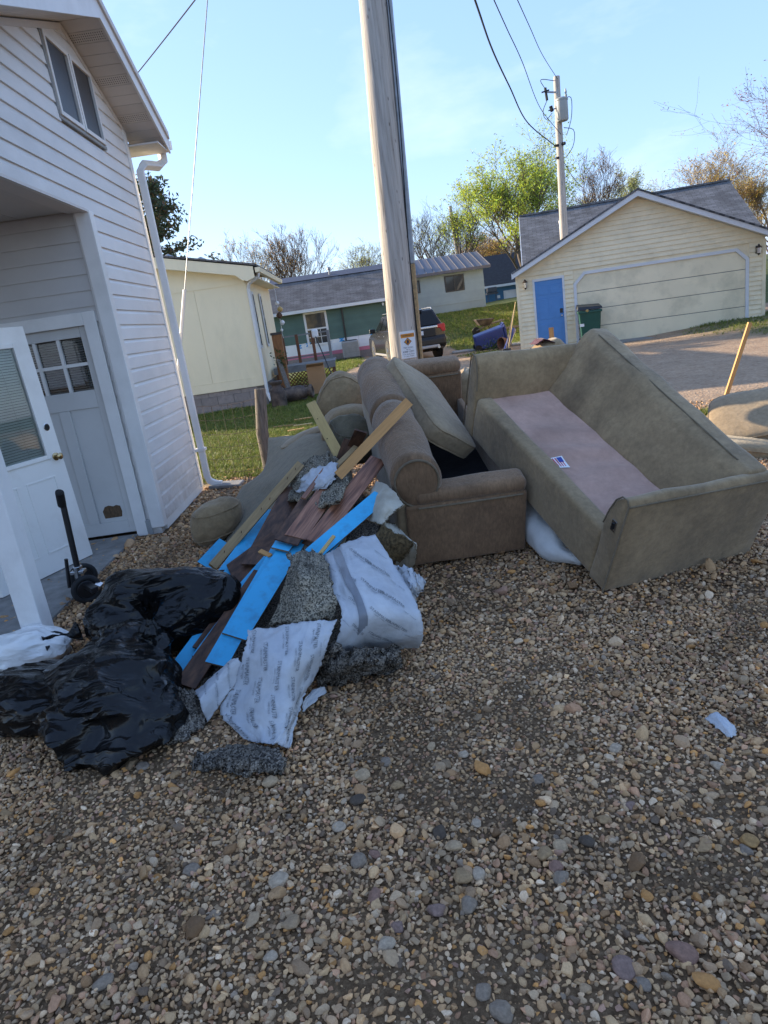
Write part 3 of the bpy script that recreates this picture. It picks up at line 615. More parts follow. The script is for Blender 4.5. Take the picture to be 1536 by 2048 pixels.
fabric('white_ticking', (.66, .64, .60), (.45, .42, .36), .35, bump=.1, sheen=.2, nap=.06, stain_scale=4)
fabric('seam_piping', (.22, .17, .11), (.15, .115, .08), .4, sheen=.2)
fabric('purple_cloth', (.10, .03, .05), (.06, .02, .04), .4)
def mapper(rows):
    r = [Vector(a) for a in rows]; return lambda p: r[0] * p[0] + r[1] * p[1] + r[2] * p[2] + r[3]
def rough_up(o_verts, amp, s, seed=0):
    for p in o_verts:
        p += Vector((mn.noise(p * s + Vector((seed, 0, 0))), mn.noise(p * s + Vector((0, seed + 9, 0))), mn.noise(p * s + Vector((0, 0, seed + 5))))) * amp
def soft(b, mapf, name, mat, parent, bev, seg=4, cuts=5, amp=.006, s=4.0, seed=0, smooth_it=1):
    """bevelled block in local space, subdivided, slightly sagging, mapped to the place"""
    me = bpy.data.meshes.new(name); bm = bmesh.new(); vs = [bm.verts.new(p) for p in b.v]
    for f in b.f: bm.faces.new([vs[i] for i in f])
    bm.normal_update()
    long_e = [e for e in bm.edges if e.calc_length() > .16]
    bmesh.ops.bevel(bm, geom=[e for e in bm.edges if e.calc_face_angle(0) > .35], offset=bev, segments=seg, affect='EDGES', profile=.5, clamp_overlap=True)
    for it in range(2):
        le = [e for e in bm.edges if e.calc_length() > (.22 if it == 0 else .12)]
        if le: bmesh.ops.subdivide_edges(bm, edges=le, cuts=cuts if it == 0 else 1, use_grid_fill=True)
    for v in bm.verts: rough_up([v.co], amp * 1.25, s, seed); rough_up([v.co], amp * .5, s * 2.9, seed + 7); v.co = mapf(v.co)
    bmesh.ops.recalc_face_normals(bm, faces=bm.faces)
    org = ORG[parent.name]
    for v in bm.verts: v.co -= org
    bm.to_mesh(me); bm.free(); me.shade_smooth(); me.set_sharp_from_angle(angle=math.radians(50)); me.materials.append(M(mat))
    o = bpy.data.objects.new(name, me); COL.objects.link(o); o.parent = parent; ORG[o.name] = org; return o
def pipe(path, mapf, parent, mat='seam_piping', r=.006, name='piping'):
    b = MB(); b.tube([mapf(Vector(p)) for p in path], r, 6); return b.build(name, mat, parent, sm=60)
def boxb(a, b_): return MB().box(a, b_)

# ---------------- olive sofa frame without cushions, far end propped up
S2 = mapper([(.963, .284, -.052), (-.243, .886, .394), (.146, -.366, .925), (1.153, 3.459, .0)])
L2, T2 = 1.883, .147
SOFA = thing('sofa', 'olive suede sofa frame without cushions, pink seat deck exposed', 'sofa', tuple(S2((.5, .3, 0))))
armp = [(0, .012), (0, .60), (.022, .632), (.06, .628), (.098, .585), (.128, .50), (T2, .40), (T2, .012)]
b = MB(); b.prism([(y, z) for y, z in armp], (0, 0, 0), (0, 1, 0), (0, 0, 1), (1.02, 0, 0)); ARM = soft(b, S2, 'arm', 'olive_suede', SOFA, .012, 3, amp=.007)
pipe([(-.003, y, z) for y, z in armp[:-1]], S2, ARM, r=.005); pipe([(x, -.003, .60) for x in (.0, .25, .5, .75, 1.0)], S2, ARM, r=.005)
b = MB(); b.prism([(L2 - y, z) for y, z in armp[::-1]], (0, 0, 0), (0, 1, 0), (0, 0, 1), (1.02, 0, 0)); ARM2 = soft(b, S2, 'arm', 'olive_suede', SOFA, .05, 4, amp=.008, seed=3)
pipe([(-.002, L2 - y, z) for y, z in armp[:-1]], S2, ARM2, r=.005)
b = MB(); b.prism([(.60, .02), (.60, .33), (.875, .715), (.93, .75), (1.05, .75), (1.10, .70), (.99, .02)], (0, .05, 0), (1, 0, 0), (0, 0, 1), (0, L2 - .10, 0))
def S2B(p):                                   # the back slumps towards its near end
    k = 1 - p[1] / L2; f = smooth((p[2] - .25) / .45); return S2((p[0] - .13 * k * f, p[1], p[2] - .11 * k * f))
BK = soft(b, S2B, 'back', 'olive_suede', SOFA, .022, 4, amp=.010, s=5, seed=8)
pipe([(.935, y, .752) for y in (.16, .5, 1.0, 1.4, 1.72)], S2B, BK, r=.005)
b = boxb((0, T2 - .004, .012), (.125, L2 - T2 + .004, .345)); FR = soft(b, S2, 'front_rail', 'olive_suede', SOFA, .03, 4, amp=.006, seed=5)
def deck(u_, v_):
    x = .09 + .56 * u_; y = .12 + (L2 - .24) * v_; z = .325 + .010 * mn.noise(Vector((x * 3, y * 5, 2))) + .014 * math.sin(y * 21 + x * 2.5 + 2 * mn.noise(Vector((x * 3, y * 2, 0)))) * (.35 + .65 * smooth(1 - abs(v_ - .42) * 2.2)) * smooth((1 - u_) * 3.5) * smooth(u_ * 5); return S2((x, y, z))
b = MB(); b.grid(deck, 24, 90); b.build('seat_deck', 'pink_muslin', SOFA, sm=180)
b = boxb((.12, .14, .05), (.62, L2 - .14, .27)); b.map(S2); b.build('seat_frame', 'black_cloth', SOFA)
# maker's label with a flag, stitched to the deck
simple('label_white', (.75, .75, .73), .7, .03); simple('flag_blue', (.03, .06, .28), .7, .05); simple('flag_red', (.52, .05, .07), .7, .05)
lab_c = (.155, .84)
def labp(a, c, z): x = lab_c[0] + a; y = lab_c[1] + c; return deck((x - .09) / .56, (y - .12) / (L2 - .24)) + (S2((0, 0, 1)) - S2((0, 0, 0))) * z
def lab_quad(b, a0, a1, c0, c1, z):
    n = 6
    for i in range(n):
        ca, cb = c0 + (c1 - c0) * i / n, c0 + (c1 - c0) * (i + 1) / n
        b.add([labp(a0, ca, z), labp(a1, ca, z), labp(a1, cb, z), labp(a0, cb, z)], [(0, 1, 2, 3)])
b = MB(); lab_quad(b, -.05, .05, -.055, .055, .004); LB = b.build('label', 'label_white', SOFA)
b = MB()
for k in range(4): lab_quad(b, -.03 + k * .018, -.022 + k * .018, -.042, .045, .0055)
b.build('stripe', 'flag_red', LB)
b = MB(); lab_quad(b, .002, .038, .002, .045, .0065); b.build('canton', 'flag_blue', LB)
b = boxb((-.006, .045, .40), (.0, .085, .47)); b.map(S2); PLT = b.build('bracket', 'chrome', SOFA, bev=.002)
b = boxb((-.014, .06, .415), (-.006, .07, .455)); b.map(S2); b.build('hook', 'black_metal', PLT)

# ---------------- brown loveseat, back rolls to the left
S1 = mapper([(.984, .082, -.025), (-.073, .95, .303), (.028, -.302, .955), (.915, 4.27, .005)])
L1, T1 = 1.86, .18
LOVE = thing('loveseat', 'brown chenille loveseat with rolled back and black seat lining', 'loveseat', tuple(S1((-.4, .3, 0))))
for side, y0, h in ((0, 0.0, .575), (1, L1 - T1, .74)):
    b = boxb((-.80, y0, .015), (0, y0 + T1, h - .09)); A_ = soft(b, S1, 'arm', 'brown_chenille', LOVE, .018, 3, amp=.005, seed=side)
    b = boxb((-.74, y0 - .003, h - .105), (.006, y0 + T1 + .004, h + .005)); soft(b, S1, 'arm_pad', 'brown_chenille', A_, .05, 5, amp=.006, seed=4 + side)
    pipe([(-.72, y0 - .004, h - .105), (-.4, y0 - .005, h - .107), (-.03, y0 - .004, h - .105)], S1, A_)
b = boxb((-.86, .03, .015), (-.64, L1 - .03, .60)); soft(b, S1, 'back', 'sage_suede', LOVE, .03, 3, amp=.006, seed=12)
def roll(y0, y1, seed):
    b = MB(); n = 28; R0 = .162
    prof = [(0.0, 0), (.10, -.004), (.132, .004), (R0, .03)] + [(R0 + .006 * math.sin(t * 9 + seed), .03 + (y1 - y0 - .06) * t) for t in [i / 14 for i in range(1, 14)]] + [(R0, y1 - y0 - .03), (.132, y1 - y0 - .004), (.10, y1 - y0 + .004), (0.0, y1 - y0)]
    for r, h in prof:
        for k in range(n):
            a = 2 * math.pi * k / n; x = -.715 + r * math.cos(a) * 1.0; z = .655 + r * math.sin(a) * (1.08 if math.sin(a) > 0 else 1.3); b.v.append(Vector((x, y0 + h, z)))
    for i in range(len(prof) - 1):
        for k in range(n): b.f.append((i * n + k, i * n + (k + 1) % n, (i + 1) * n + (k + 1) % n, (i + 1) * n + k))
    rough_up(b.v, .010, 4.5, seed); b.map(S1); R = b.build('back_cushion', 'brown_chenille', LOVE, sm=60)
    pipe([(-.715 + .140 * math.cos(a), y0 + .002, .655 + .140 * math.sin(a) * (1.08 if math.sin(a) > 0 else 1.3)) for a in [i * math.pi * 2 / 24 for i in range(25)]], S1, R, r=.007)
roll(.02, .93, 3); roll(.935, 1.84, 9)
b = boxb((-.045, T1 - .01, .02), (0, L1 - T1 + .01, .41)); soft(b, S1, 'front_rail', 'brown_chenille', LOVE, .012, 3, amp=.004, seed=21)
b = MB(); b.grid(lambda u_, v_: S1((-.05 - .58 * u_, .17 + (L1 - .34) * v_, .24 - .03 * math.sin(u_ * math.pi) + .012 * mn.noise(Vector((u_ * 4, v_ * 7, 0))))), 14, 30); b.build('seat_lining', 'black_cloth', LOVE, sm=180)
for yy in (.62, 1.2):
    b = boxb((-.60, yy, .255), (-.05, yy + .012, .262)); b.map(S1); b.build('lining_seam', 'black_cloth', LOVE)

# ---------------- soft cushions
def cushion(name, label, c, ux, uy, uz, mat, e=5.0, puff=.25, amp=.02, s=3.5, seed=0, n=14, group=None, pip=True, sag=0.0, cat='cushion'):
    """rounded block with half-vectors ux, uy (length x width) and uz (thickness)"""
    c, ux, uy, uz = Vector(c), Vector(ux), Vector(uy), Vector(uz)
    bm = bmesh.new(); bmesh.ops.create_cube(bm, size=2.0); bmesh.ops.subdivide_edges(bm, edges=bm.edges[:], cuts=n, use_grid_fill=True)
    for v in bm.verts:
        p = v.co; r = (abs(p.x) ** e + abs(p.y) ** e + abs(p.z) ** e) ** (-1 / e); q = p * r
        th = 1 - puff * (abs(q.x) ** 3 + abs(q.y) ** 3) * .5 + puff * .4 * (1 - q.x * q.x) * (1 - q.y * q.y)
        w = c + ux * q.x + uy * q.y + uz * (q.z * th) - uz.normalized() * sag * (1 - q.x ** 2)
        w += Vector((mn.noise(w * s + Vector((seed * 7.1, 0, 0))), mn.noise(w * s + Vector((0, seed * 3.3, 4))), mn.noise(w * s + Vector((2, 0, seed * 5.7))))) * amp
        f = mn.noise(w * s * 3.1 + Vector((0, seed, 0))); w += (w - c).normalized() * amp * .35 * (1 - abs(f) * 2)
        v.co = w
    zs = min(v.co.z for v in bm.verts); base = Vector((c.x, c.y, zs))
    bmesh.ops.recalc_face_normals(bm, faces=bm.faces); me = bpy.data.meshes.new(name)
    for v in bm.verts: v.co -= base
    bm.to_mesh(me); bm.free(); me.shade_smooth(); me.materials.append(M(mat))
    if not pip:
        o = bpy.data.objects.new(name, me); COL.objects.link(o); o.location = base; ORG[o.name] = base; return tag(o, label, cat, group)
    T = thing(name, label, cat, tuple(base), group)
    o = bpy.data.objects.new('cover', me); COL.objects.link(o); o.parent = T; ORG[o.name] = base
    for sg in (1, -1):
        path = []
        for k in range(49):
            a = 2 * math.pi * k / 48; x, y = math.cos(a), math.sin(a); r = (abs(x) ** e + abs(y) ** e) ** (-1 / e); x *= r; y *= r
            zz = sg * .74; rr = (abs(x) ** e + abs(y) ** e + abs(zz) ** e) ** (-1 / e); q = Vector((x, y, zz)) * rr
            th = 1 - puff * (abs(q.x) ** 3 + abs(q.y) ** 3) * .5 + puff * .4 * (1 - q.x * q.x) * (1 - q.y * q.y)
            w = c + ux * q.x + uy * q.y + uz * (q.z * th) - uz.normalized() * sag * (1 - q.x ** 2)
            w += Vector((mn.noise(w * s + Vector((seed * 7.1, 0, 0))), mn.noise(w * s + Vector((0, seed * 3.3, 4))), mn.noise(w * s + Vector((2, 0, seed * 5.7))))) * amp
            f = mn.noise(w * s * 3.1 + Vector((0, seed, 0))); w += (w - c).normalized() * (amp * .35 * (1 - abs(f) * 2) + .003); path.append(w)
        b = MB(); b.tube(path, .006, 6, cap=False); b.build('piping', mat, o, sm=60)
    return T
def frame3(a, b_, side, w, t):
    """half vectors for a slab from end a to end b_, width direction near 'side'"""
    a, b_ = Vector(a), Vector(b_); d = b_ - a; ux = d / 2; dn = d.normalized(); sv = Vector(side); sv = (sv - dn * sv.dot(dn)).normalized(); nz_ = dn.cross(sv).normalized(); return (a + b_) / 2, ux, sv * (w / 2), nz_ * (t / 2)
# seat cushion sliding down on the loveseat
a_ = atY(812, 745, 5.62); b_ = atY(905, 890, 4.78)
fr = frame3(a_, b_, (.62, .12, -.62), .50, .175); cushion('seat_cushion', 'olive box seat cushion tipped into the brown loveseat', *fr, 'sage_suede', e=7, puff=.2, amp=.012, seed=2, n=16)
# long white pillow squeezed under the front of the olive sofa
wp = [atY(1008, 932, 4.85), atY(1036, 985, 4.6), gz(1078, 1052, .17), gz(1108, 1094, .09), gz(1160, 1130, .045)]
rr = [.075, .09, .105, .085, .04]
b = MB(); pth, rad = [], []
for i in range(25):
    t = i / 24 * 4; k = min(3, int(t)); f = t - k; pth.append(wp[k].lerp(wp[k + 1], f)); rad.append((rr[k] * (1 - f) + rr[k + 1] * f) * (math.sqrt(max(.02, 1 - (abs(i - 12) / 12.3) ** 6))))
b.tube(pth, rad, 24); 
for p in b.v:
    p += Vector((.3, -.3, 1)) * .045 * mn.noise(p * 5.5); f = mn.noise(Vector((p.x * 13, p.y * 6, p.z * 15))); p += Vector((.5, -.5, .5)) * .03 * (1 - min(1, abs(f) * 4)) - Vector((.5, -.5, .5)) * .012
    p.z = max(p.z, .012)
o = b.build('pillow', 'white_ticking', sm=180); tag(o, 'long stained white body pillow squeezed between loveseat and olive sofa', 'pillow')
# cushions heaped behind and under the seats
cushion('cushion', 'pale olive cushion standing on a corner behind the loveseat back', atY(690, 800, 6.35), (.10, .02, .20), (.21, .05, -.10), (.02, .13, .02), 'olive_suede', e=3.2, puff=.6, amp=.03, seed=4)
cushion('cushion', 'rounded olive cushion lying below the corner-standing cushion', atY(694, 850, 6.05), (.24, .02, .03), (.0, .2, .03), (.02, -.03, .13), 'olive_suede', e=3, puff=.5, amp=.03, seed=5)
cushion('cushion', 'dark grey olive cushion crumpled beside the loveseat back', atY(705, 880, 5.6), (.19, .05, -.05), (-.05, .18, .05), (.03, -.02, .14), 'olive_suede_dark', e=3, puff=.5, amp=.05, seed=6, s=5)
cushion('cushion', 'pale flat cushion lying on the heap near the fence post', atY(620, 878, 6.6), (.28, .02, .07), (0, .25, .0), (-.02, 0, .08), 'sage_suede', e=4, puff=.4, amp=.02, seed=7)
cushion('cushion', 'plump olive cushion on the gravel near the downspout', gz(432, 1088, 0) + Vector((.02, .1, .17)), (.225, .0, .02), (0, .19, .0), (.03, 0, .175), 'olive_suede', e=2.6, puff=.35, amp=.035, seed=8)
cushion('cushion', 'grey olive cushion edge poking out under the draped panel', gz(455, 1075, 0) + Vector((.06, .05, .07)), (.14, .05, .02), (0, .14, .0), (.02, 0, .09), 'sage_suede', e=3, puff=.4, amp=.03, seed=18)
cushion('cushion', 'olive box cushion resting on another cushion behind the sofa', atY(1494, 838, 6.3), (.32, -.12, .05), (.15, .27, .17), (-.03, -.07, .09), 'sage_suede', e=8, puff=.2, amp=.012, seed=9)
cushion('cushion', 'olive box cushion under another cushion behind the sofa', atY(1512, 908, 6.0), (.40, -.06, -.09), (.06, .32, .02), (.02, -.02, .14), 'olive_suede', e=8, puff=.25, amp=.015, seed=10)
cushion('cushion', 'olive cushion wedged between the two seats at their raised ends', atY(930, 780, 6.25), (.09, .03, .16), (.05, .22, .0), (.09, -.03, -.05), 'olive_suede', e=3.5, puff=.4, amp=.03, seed=11)
cushion('cushion', 'tan cushion with purple cloth on it behind the olive sofa', atY(1094, 716, 7.0), (.20, .02, .02), (0, .2, .03), (.02, -.03, .15), 'olive_suede', e=3, puff=.4, amp=.03, seed=12)
b = MB(); pc = atY(1084, 680, 6.95); b.grid(lambda u_, v_: pc + Vector(((u_ - .5) * .20, (v_ - .5) * .25, .02 - .10 * abs(u_ - .45) + .02 * mn.noise(Vector((u_ * 5, v_ * 5, 1))))), 10, 10)
o = b.build('cloth', 'purple_cloth', sm=180, solid=.006); tag(o, 'scrap of dark purple cloth on a tan cushion', 'cloth')
for k, (c_, lab) in enumerate(((S2((.5, L2 - .25, -.12)), 'dark olive cushion propping up the far end of the olive sofa'), (S1((-.35, L1 - .3, -.11)), 'dark olive cushion propping up the far end of the loveseat'))):
    hgt = c_.z
    cushion('cushion', lab, (c_.x, c_.y, hgt / 2 + .05), (.36, .0, 0), (0, .24, .06), (0, .02, hgt / 2 + .04), 'olive_suede_dark', e=5, puff=.15, amp=.03, seed=13 + k)

# ---------------- cloth patches from control rows of (photo x, photo y, height)
def crom(p0, p1, p2, p3, t): return ((p1 * 2) + (p2 - p0) * t + (p0 * 2 - p1 * 5 + p2 * 4 - p3) * t * t + (p1 * 3 - p0 - p2 * 3 + p3) * t * t * t) * .5
def spline(pts, t):
    n = len(pts) - 1; x = max(0, min(n - 1e-6, t * n)); i = int(x); f = x - i
    g = lambda k: pts[k] if 0 <= k <= n else (pts[0] * 2 - pts[1] if k < 0 else pts[n] * 2 - pts[n - 1])
    return crom(g(i - 1), g(i), g(i + 1), g(i + 2), f)
def patch_fn(rows, amp=.01, s=6.0, seed=0, fold=0.0, edge=.0):
    R = [[gz(*c) for c in r] for r in rows]
    def fn(u_, v_):
        p = spline([spline(r, u_) for r in R], v_)
        q = Vector((u_ * 3 + seed, v_ * 3, seed * 1.7)); p = p + Vector((mn.noise(q * s * .33), mn.noise(q * s * .33 + Vector((7, 0, 0))), mn.noise(q * s * .33 + Vector((0, 7, 0))))) * amp
        f = mn.noise(q * s * .5 + Vector((3, 3, 3))); p.z += fold * (1 - min(1, abs(f) * 4))
        if edge:
            e_ = 1 - min(u_, 1 - u_, v_, 1 - v_) * 14
            if e_ > 0: p += Vector((mn.noise(Vector((u_ * 40, v_ * 40, seed))), mn.noise(Vector((v_ * 40, u_ * 40, seed + 3))), 0)) * edge * e_
        p.z = max(p.z, .012); return p
    return fn
def patch(name, fn, mat, parent=None, nu=40, nv=40, solid=.0, sm=180, base=None):
    b = MB(); b.grid(fn, nu, nv); b.f = [f[::-1] for f in b.f]; return b.build(name, mat, parent, sm=sm, solid=solid, base=base)

fn = patch_fn([[(536, 876, .62), (610, 868, .69), (688, 862, .74)], [(527, 938, .42), (600, 945, .56), (700, 930, .62)], [(482, 976, .26), (590, 1000, .42), (700, 1000, .52)], [(464, 1015, .15), (560, 1065, .28), (680, 1080, .36)], [(452, 1085, .03), (540, 1120, .12), (650, 1150, .2)]], .012, 5, 1)
o = patch('upholstery_panel', fn, 'panel_suede', solid=.05); tag(o, 'grey olive upholstered sofa panel draped over the heap', 'sofa panel')

# ---- carpet pad (bonded foam), flecked
def fleck(name, base, lo, hi, amt=1.0):
    m, N, L, B = nt(name); tc = N.new('ShaderNodeTexCoord')
    v = node(N, 'ShaderNodeTexVoronoi', Scale=150.0); L.new(tc.outputs['Object'], v.inputs['Vector'])
    r = ramp(N, [(0, lo), (.3, base), (.55, tuple(x * 1.35 for x in base)), (.78, hi), (.90, tuple(x * 1.6 for x in lo)), (1, hi)], 'CONSTANT'); sp = N.new('ShaderNodeSeparateColor'); L.new(v.outputs['Color'], sp.inputs[0]); L.new(sp.outputs[0], r.inputs['Fac'])
    n = node(N, 'ShaderNodeTexNoise', Scale=4.0, Detail=6); L.new(tc.outputs['Object'], n.inputs['Vector']); r2 = ramp(N, [(.35, .5), (.65, 1.0)]); L.new(n.outputs['Fac'], r2.inputs['Fac'])
    L.new(mixc(N, L, r.outputs['Color'], r2.outputs['Color'], 1.0, 'MULTIPLY'), B.inputs['Base Color']); B.inputs['Roughness'].default_value = .95; B.inputs['Specular IOR Level'].default_value = .15
    bp = node(N, 'ShaderNodeBump', Strength=.9, Distance=.006); L.new(v.outputs['Distance'], bp.inputs['Height']); L.new(bp.outputs['Normal'], B.inputs['Normal'])
fleck('pad_tan', (.30, .26, .195), (.10, .09, .07), (.46, .40, .30)); fleck('pad_grey', (.205, .175, .14), (.07, .06, .05), (.34, .295, .24))
def pad(label, rows, mat, seed, amp=.012, fold=.012, solid=.026, nu=30, nv=30):
    o = patch('carpet_pad', patch_fn(rows, amp, 6, seed, fold, edge=.010), mat, nu=nu, nv=nv, solid=solid); tag(o, label, 'carpet pad', 'pieces of carpet pad')
    return o
pad('tan flecked carpet pad folded over on top of the heap', [[(582, 1112, .43), (612, 1103, .47), (642, 1108, .45)], [(574, 1150, .47), (606, 1140, .56), (657, 1142, .46)], [(560, 1195, .43), (612, 1190, .47), (672, 1195, .41)], [(540, 1250, .34), (604, 1248, .36), (669, 1238, .32)]], 'pad_tan', 2, .016, .02, .03)
pad('flat dark grey carpet pad on gravel beside the black bags', [[(332, 1374, .09), (370, 1378, .11), (402, 1388, .08)], [(312, 1428, .06), (360, 1425, .08), (410, 1420, .05)], [(298, 1490, .015), (350, 1480, .04), (410, 1450, .02)]], 'pad_grey', 3)
pad('narrow dark grey carpet pad scrap alone on the gravel', [[(392, 1516, .02), (470, 1490, .06), (562, 1498, .05)], [(388, 1528, .014), (475, 1520, .06), (566, 1525, .06)], [(392, 1534, .012), (480, 1540, .03), (560, 1550, .014)]], 'pad_grey', 4)
pad('lumpy dark grey carpet pad bunched under the white underlay', [[(640, 1325, .17), (710, 1305, .19), (800, 1300, .12)], [(636, 1352, .08), (700, 1335, .13), (800, 1318, .09)], [(640, 1372, .015), (715, 1362, .02), (800, 1338, .015)]], 'pad_grey', 5, .03, .03)
pad('grey flecked carpet pad crumpled high on the heap', [[(600, 935, .62), (640, 912, .70), (680, 920, .72)], [(590, 965, .58), (640, 950, .66), (690, 955, .68)], [(570, 1000, .50), (620, 1010, .56), (680, 1010, .60)]], 'pad_tan', 6, .03, .04)
pad('broad grey carpet pad lying under the flooring planks', [[(455, 1150, .04), (570, 1030, .26), (690, 985, .44), (765, 1010, .40)], [(415, 1240, .02), (535, 1150, .15), (660, 1110, .28), (750, 1090, .28)], [(375, 1345, .014), (485, 1260, .07), (620, 1210, .20), (740, 1150, .20)], [(365, 1390, .012), (465, 1345, .02), (600, 1320, .08), (720, 1270, .08)]], 'pad_grey', 7, .02, .02, .04, 36, 36)

# ---- printed white underlay sheets
def sheet_mat(name, c, c2):
    m = simple(name, c, .55, .1, 5, c2=c2, dirt=(.22, .20, .18), dirt_amt=.4, dirt_scale=6, bump=.35, bscale=50, spec=.35); return m
sheet_mat('underlay_white', (.52, .535, .545), (.38, .40, .43)); simple('print_grey', (.20, .215, .23), .7, .3, 40); simple('duct_tape', (.22, .235, .26), .35, .12, 8, spec=.5, bump=.2, bscale=20)
def text_tris(body, size):
    cu = bpy.data.curves.new('lettering', 'FONT'); cu.body = body; cu.size = size; cu.resolution_u = 1; cu.align_x = 'CENTER'; cu.align_y = 'CENTER'
    ob = bpy.data.objects.new('lettering', cu); COL.objects.link(ob); dg = bpy.context.evaluated_depsgraph_get(); me = bpy.data.meshes.new_from_object(ob.evaluated_get(dg))
    vs = [(v.co.x, v.co.y) for v in me.vertices]; fs = [tuple(p.vertices) for p in me.polygons]
    bpy.data.objects.remove(ob); bpy.data.curves.remove(cu); bpy.data.meshes.remove(me); return vs, fs
T_MAIN = text_tris('STAINMASTER', 1.0); T_SUB = text_tris('CARPET CUSHION', .42)
def print_on(fn, parent, spots, ang, size, lu, lv):
    """letter the sheet: spots in (u,v), lu/lv = metres per unit u / v"""
    ca, sa = math.cos(ang), math.sin(ang)
    for (u0, v0) in spots:
        b = MB()
        for (vs_, fs_), dy in ((T_MAIN, .0), (T_SUB, -.72)):
            pts = []; ok = True
            for x, y in vs_:
                x, y = x * size, (y + dy) * size; a, c = ca * x - sa * y, sa * x + ca * y; uu, vv = u0 + a / lu, v0 - c / lv
                if not (0.015 < uu < .985 and .015 < vv < .985): ok = False; break
                e = .004; p = fn(uu, vv); n_ = (fn(uu + e, vv) - fn(uu - e, vv)).cross(fn(uu, vv + e) - fn(uu, vv - e))
                if n_.length < 1e-12: ok = False; break
                n_.normalize(); n_ = n_ if n_.dot(C_POS - p) > 0 else -n_; pts.append(p + n_ * .005)
            if ok: b.add(pts, fs_)
        if b.v: b.build('printing', 'print_grey', parent)['kind'] = 'stuff'
fS1 = patch_fn([[(498, 1262, .35), (590, 1248, .375), (672, 1238, .37)], [(487, 1310, .29), (575, 1318, .31), (656, 1292, .28)], [(470, 1372, .15), (560, 1385, .20), (632, 1352, .15)], [(441, 1428, .045), (560, 1442, .11), (602, 1408, .09)], [(490, 1482, .015), (545, 1490, .05), (582, 1498, .015)]], .012, 6, 1, .006, edge=.012)
o = patch('underlay_sheet', fS1, 'underlay_white', nu=50, nv=60, solid=.004); tag(o, 'printed white underlay sheet hanging from the folded pad to the gravel', 'underlay sheet')
print_on(fS1, o, [(u_, v_) for i, u_ in enumerate((.09, .27, .45, .63, .81, .95)) for v_ in [(.13, .38, .63, .86), (.25, .50, .75)][i % 2]], math.radians(-84), .025, .42, .75)
fS2 = patch_fn([[(462, 1318, .24), (476, 1318, .27), (488, 1345, .21)], [(425, 1352, .15), (440, 1352, .20), (456, 1388, .12)], [(388, 1384, .08), (398, 1400, .13), (414, 1446, .014)]], .006, 6, 2, edge=.008)
o = patch('underlay_sheet', fS2, 'underlay_white', nu=24, nv=30, solid=.004); tag(o, 'printed white underlay rolled in a curl beside the flooring planks', 'underlay sheet')
print_on(fS2, o, [(.35, .2), (.35, .5), (.35, .8), (.75, .35), (.75, .68)], math.radians(-30), .020, .26, .5)
fS3 = patch_fn([[(647, 1112, .43), (697, 1083, .48), (750, 1070, .48)], [(662, 1172, .41), (722, 1150, .44), (795, 1138, .37)], [(683, 1232, .35), (745, 1220, .36), (836, 1213, .28)], [(672, 1290, .23), (742, 1272, .22), (846, 1268, .15)], [(664, 1325, .11), (738, 1305, .07), (838, 1296, .03)]], .010, 6, 3, .003, edge=.010)
o = patch('underlay_sheet', fS3, 'underlay_white', nu=50, nv=60, solid=.004); tag(o, 'broad printed white underlay sheet joined by grey duct tape', 'underlay sheet')
print_on(fS3, o, [(u_, v_) for i, u_ in enumerate((.10, .30, .58, .74, .9)) for v_ in [(.13, .34, .55, .76), (.23, .44, .65, .86)][i % 2]], math.radians(-42), .0235, .52, .80)
b = MB(); b.grid(lambda u_, v_: fS3(.24 + .22 * v_ + .085 * (u_ - .5) * 1.6, .01 + .985 * v_) + Vector((0, -.002, .006)), 4, 60); b.build('duct_tape', 'duct_tape', o, sm=180)
fS4 = patch_fn([[(788, 1132, .36), (820, 1140, .37), (852, 1166, .28)], [(796, 1165, .30), (822, 1172, .33), (842, 1188, .25)], [(806, 1196, .27), (822, 1204, .24), (828, 1212, .20)]], .02, 7, 4, .02, edge=.015)
o = patch('underlay_sheet', fS4, 'underlay_white', nu=26, nv=26, solid=.004); tag(o, 'crumpled corner of white underlay with torn edges near the loveseat', 'underlay sheet')
fS5 = patch_fn([[(603, 955, .67), (640, 935, .73), (676, 925, .75)], [(600, 972, .63), (635, 965, .68), (672, 950, .72)], [(592, 985, .60), (630, 985, .62), (662, 972, .66)]], .02, 7, 5, .01, edge=.012)
o = patch('underlay_sheet', fS5, 'underlay_white', nu=26, nv=20, solid=.004); tag(o, 'small white underlay piece on the crumpled pad behind the planks', 'underlay sheet')
fS6 = patch_fn([[(1408, 1437, .016), (1430, 1424, .045), (1452, 1436, .03)], [(1430, 1452, .02), (1448, 1447, .04), (1468, 1452, .03)], [(1455, 1474, .014), (1463, 1474, .02), (1472, 1470, .014)]], .004, 6, 6, edge=.008)
o = patch('underlay_scrap', fS6, 'underlay_white', nu=20, nv=16, solid=.003); tag(o, 'torn scrap of white underlay alone on the gravel', 'underlay scrap')
fS7 = patch_fn([[(605, 1405, .05), (625, 1380, .06), (650, 1372, .06)], [(606, 1425, .015), (630, 1402, .03), (652, 1385, .03)]], .006, 6, 7, edge=.006)
o = patch('underlay_scrap', fS7, 'underlay_white', nu=16, nv=10, solid=.003); tag(o, 'small white underlay strip tucked beside the bunched pad', 'underlay scrap')

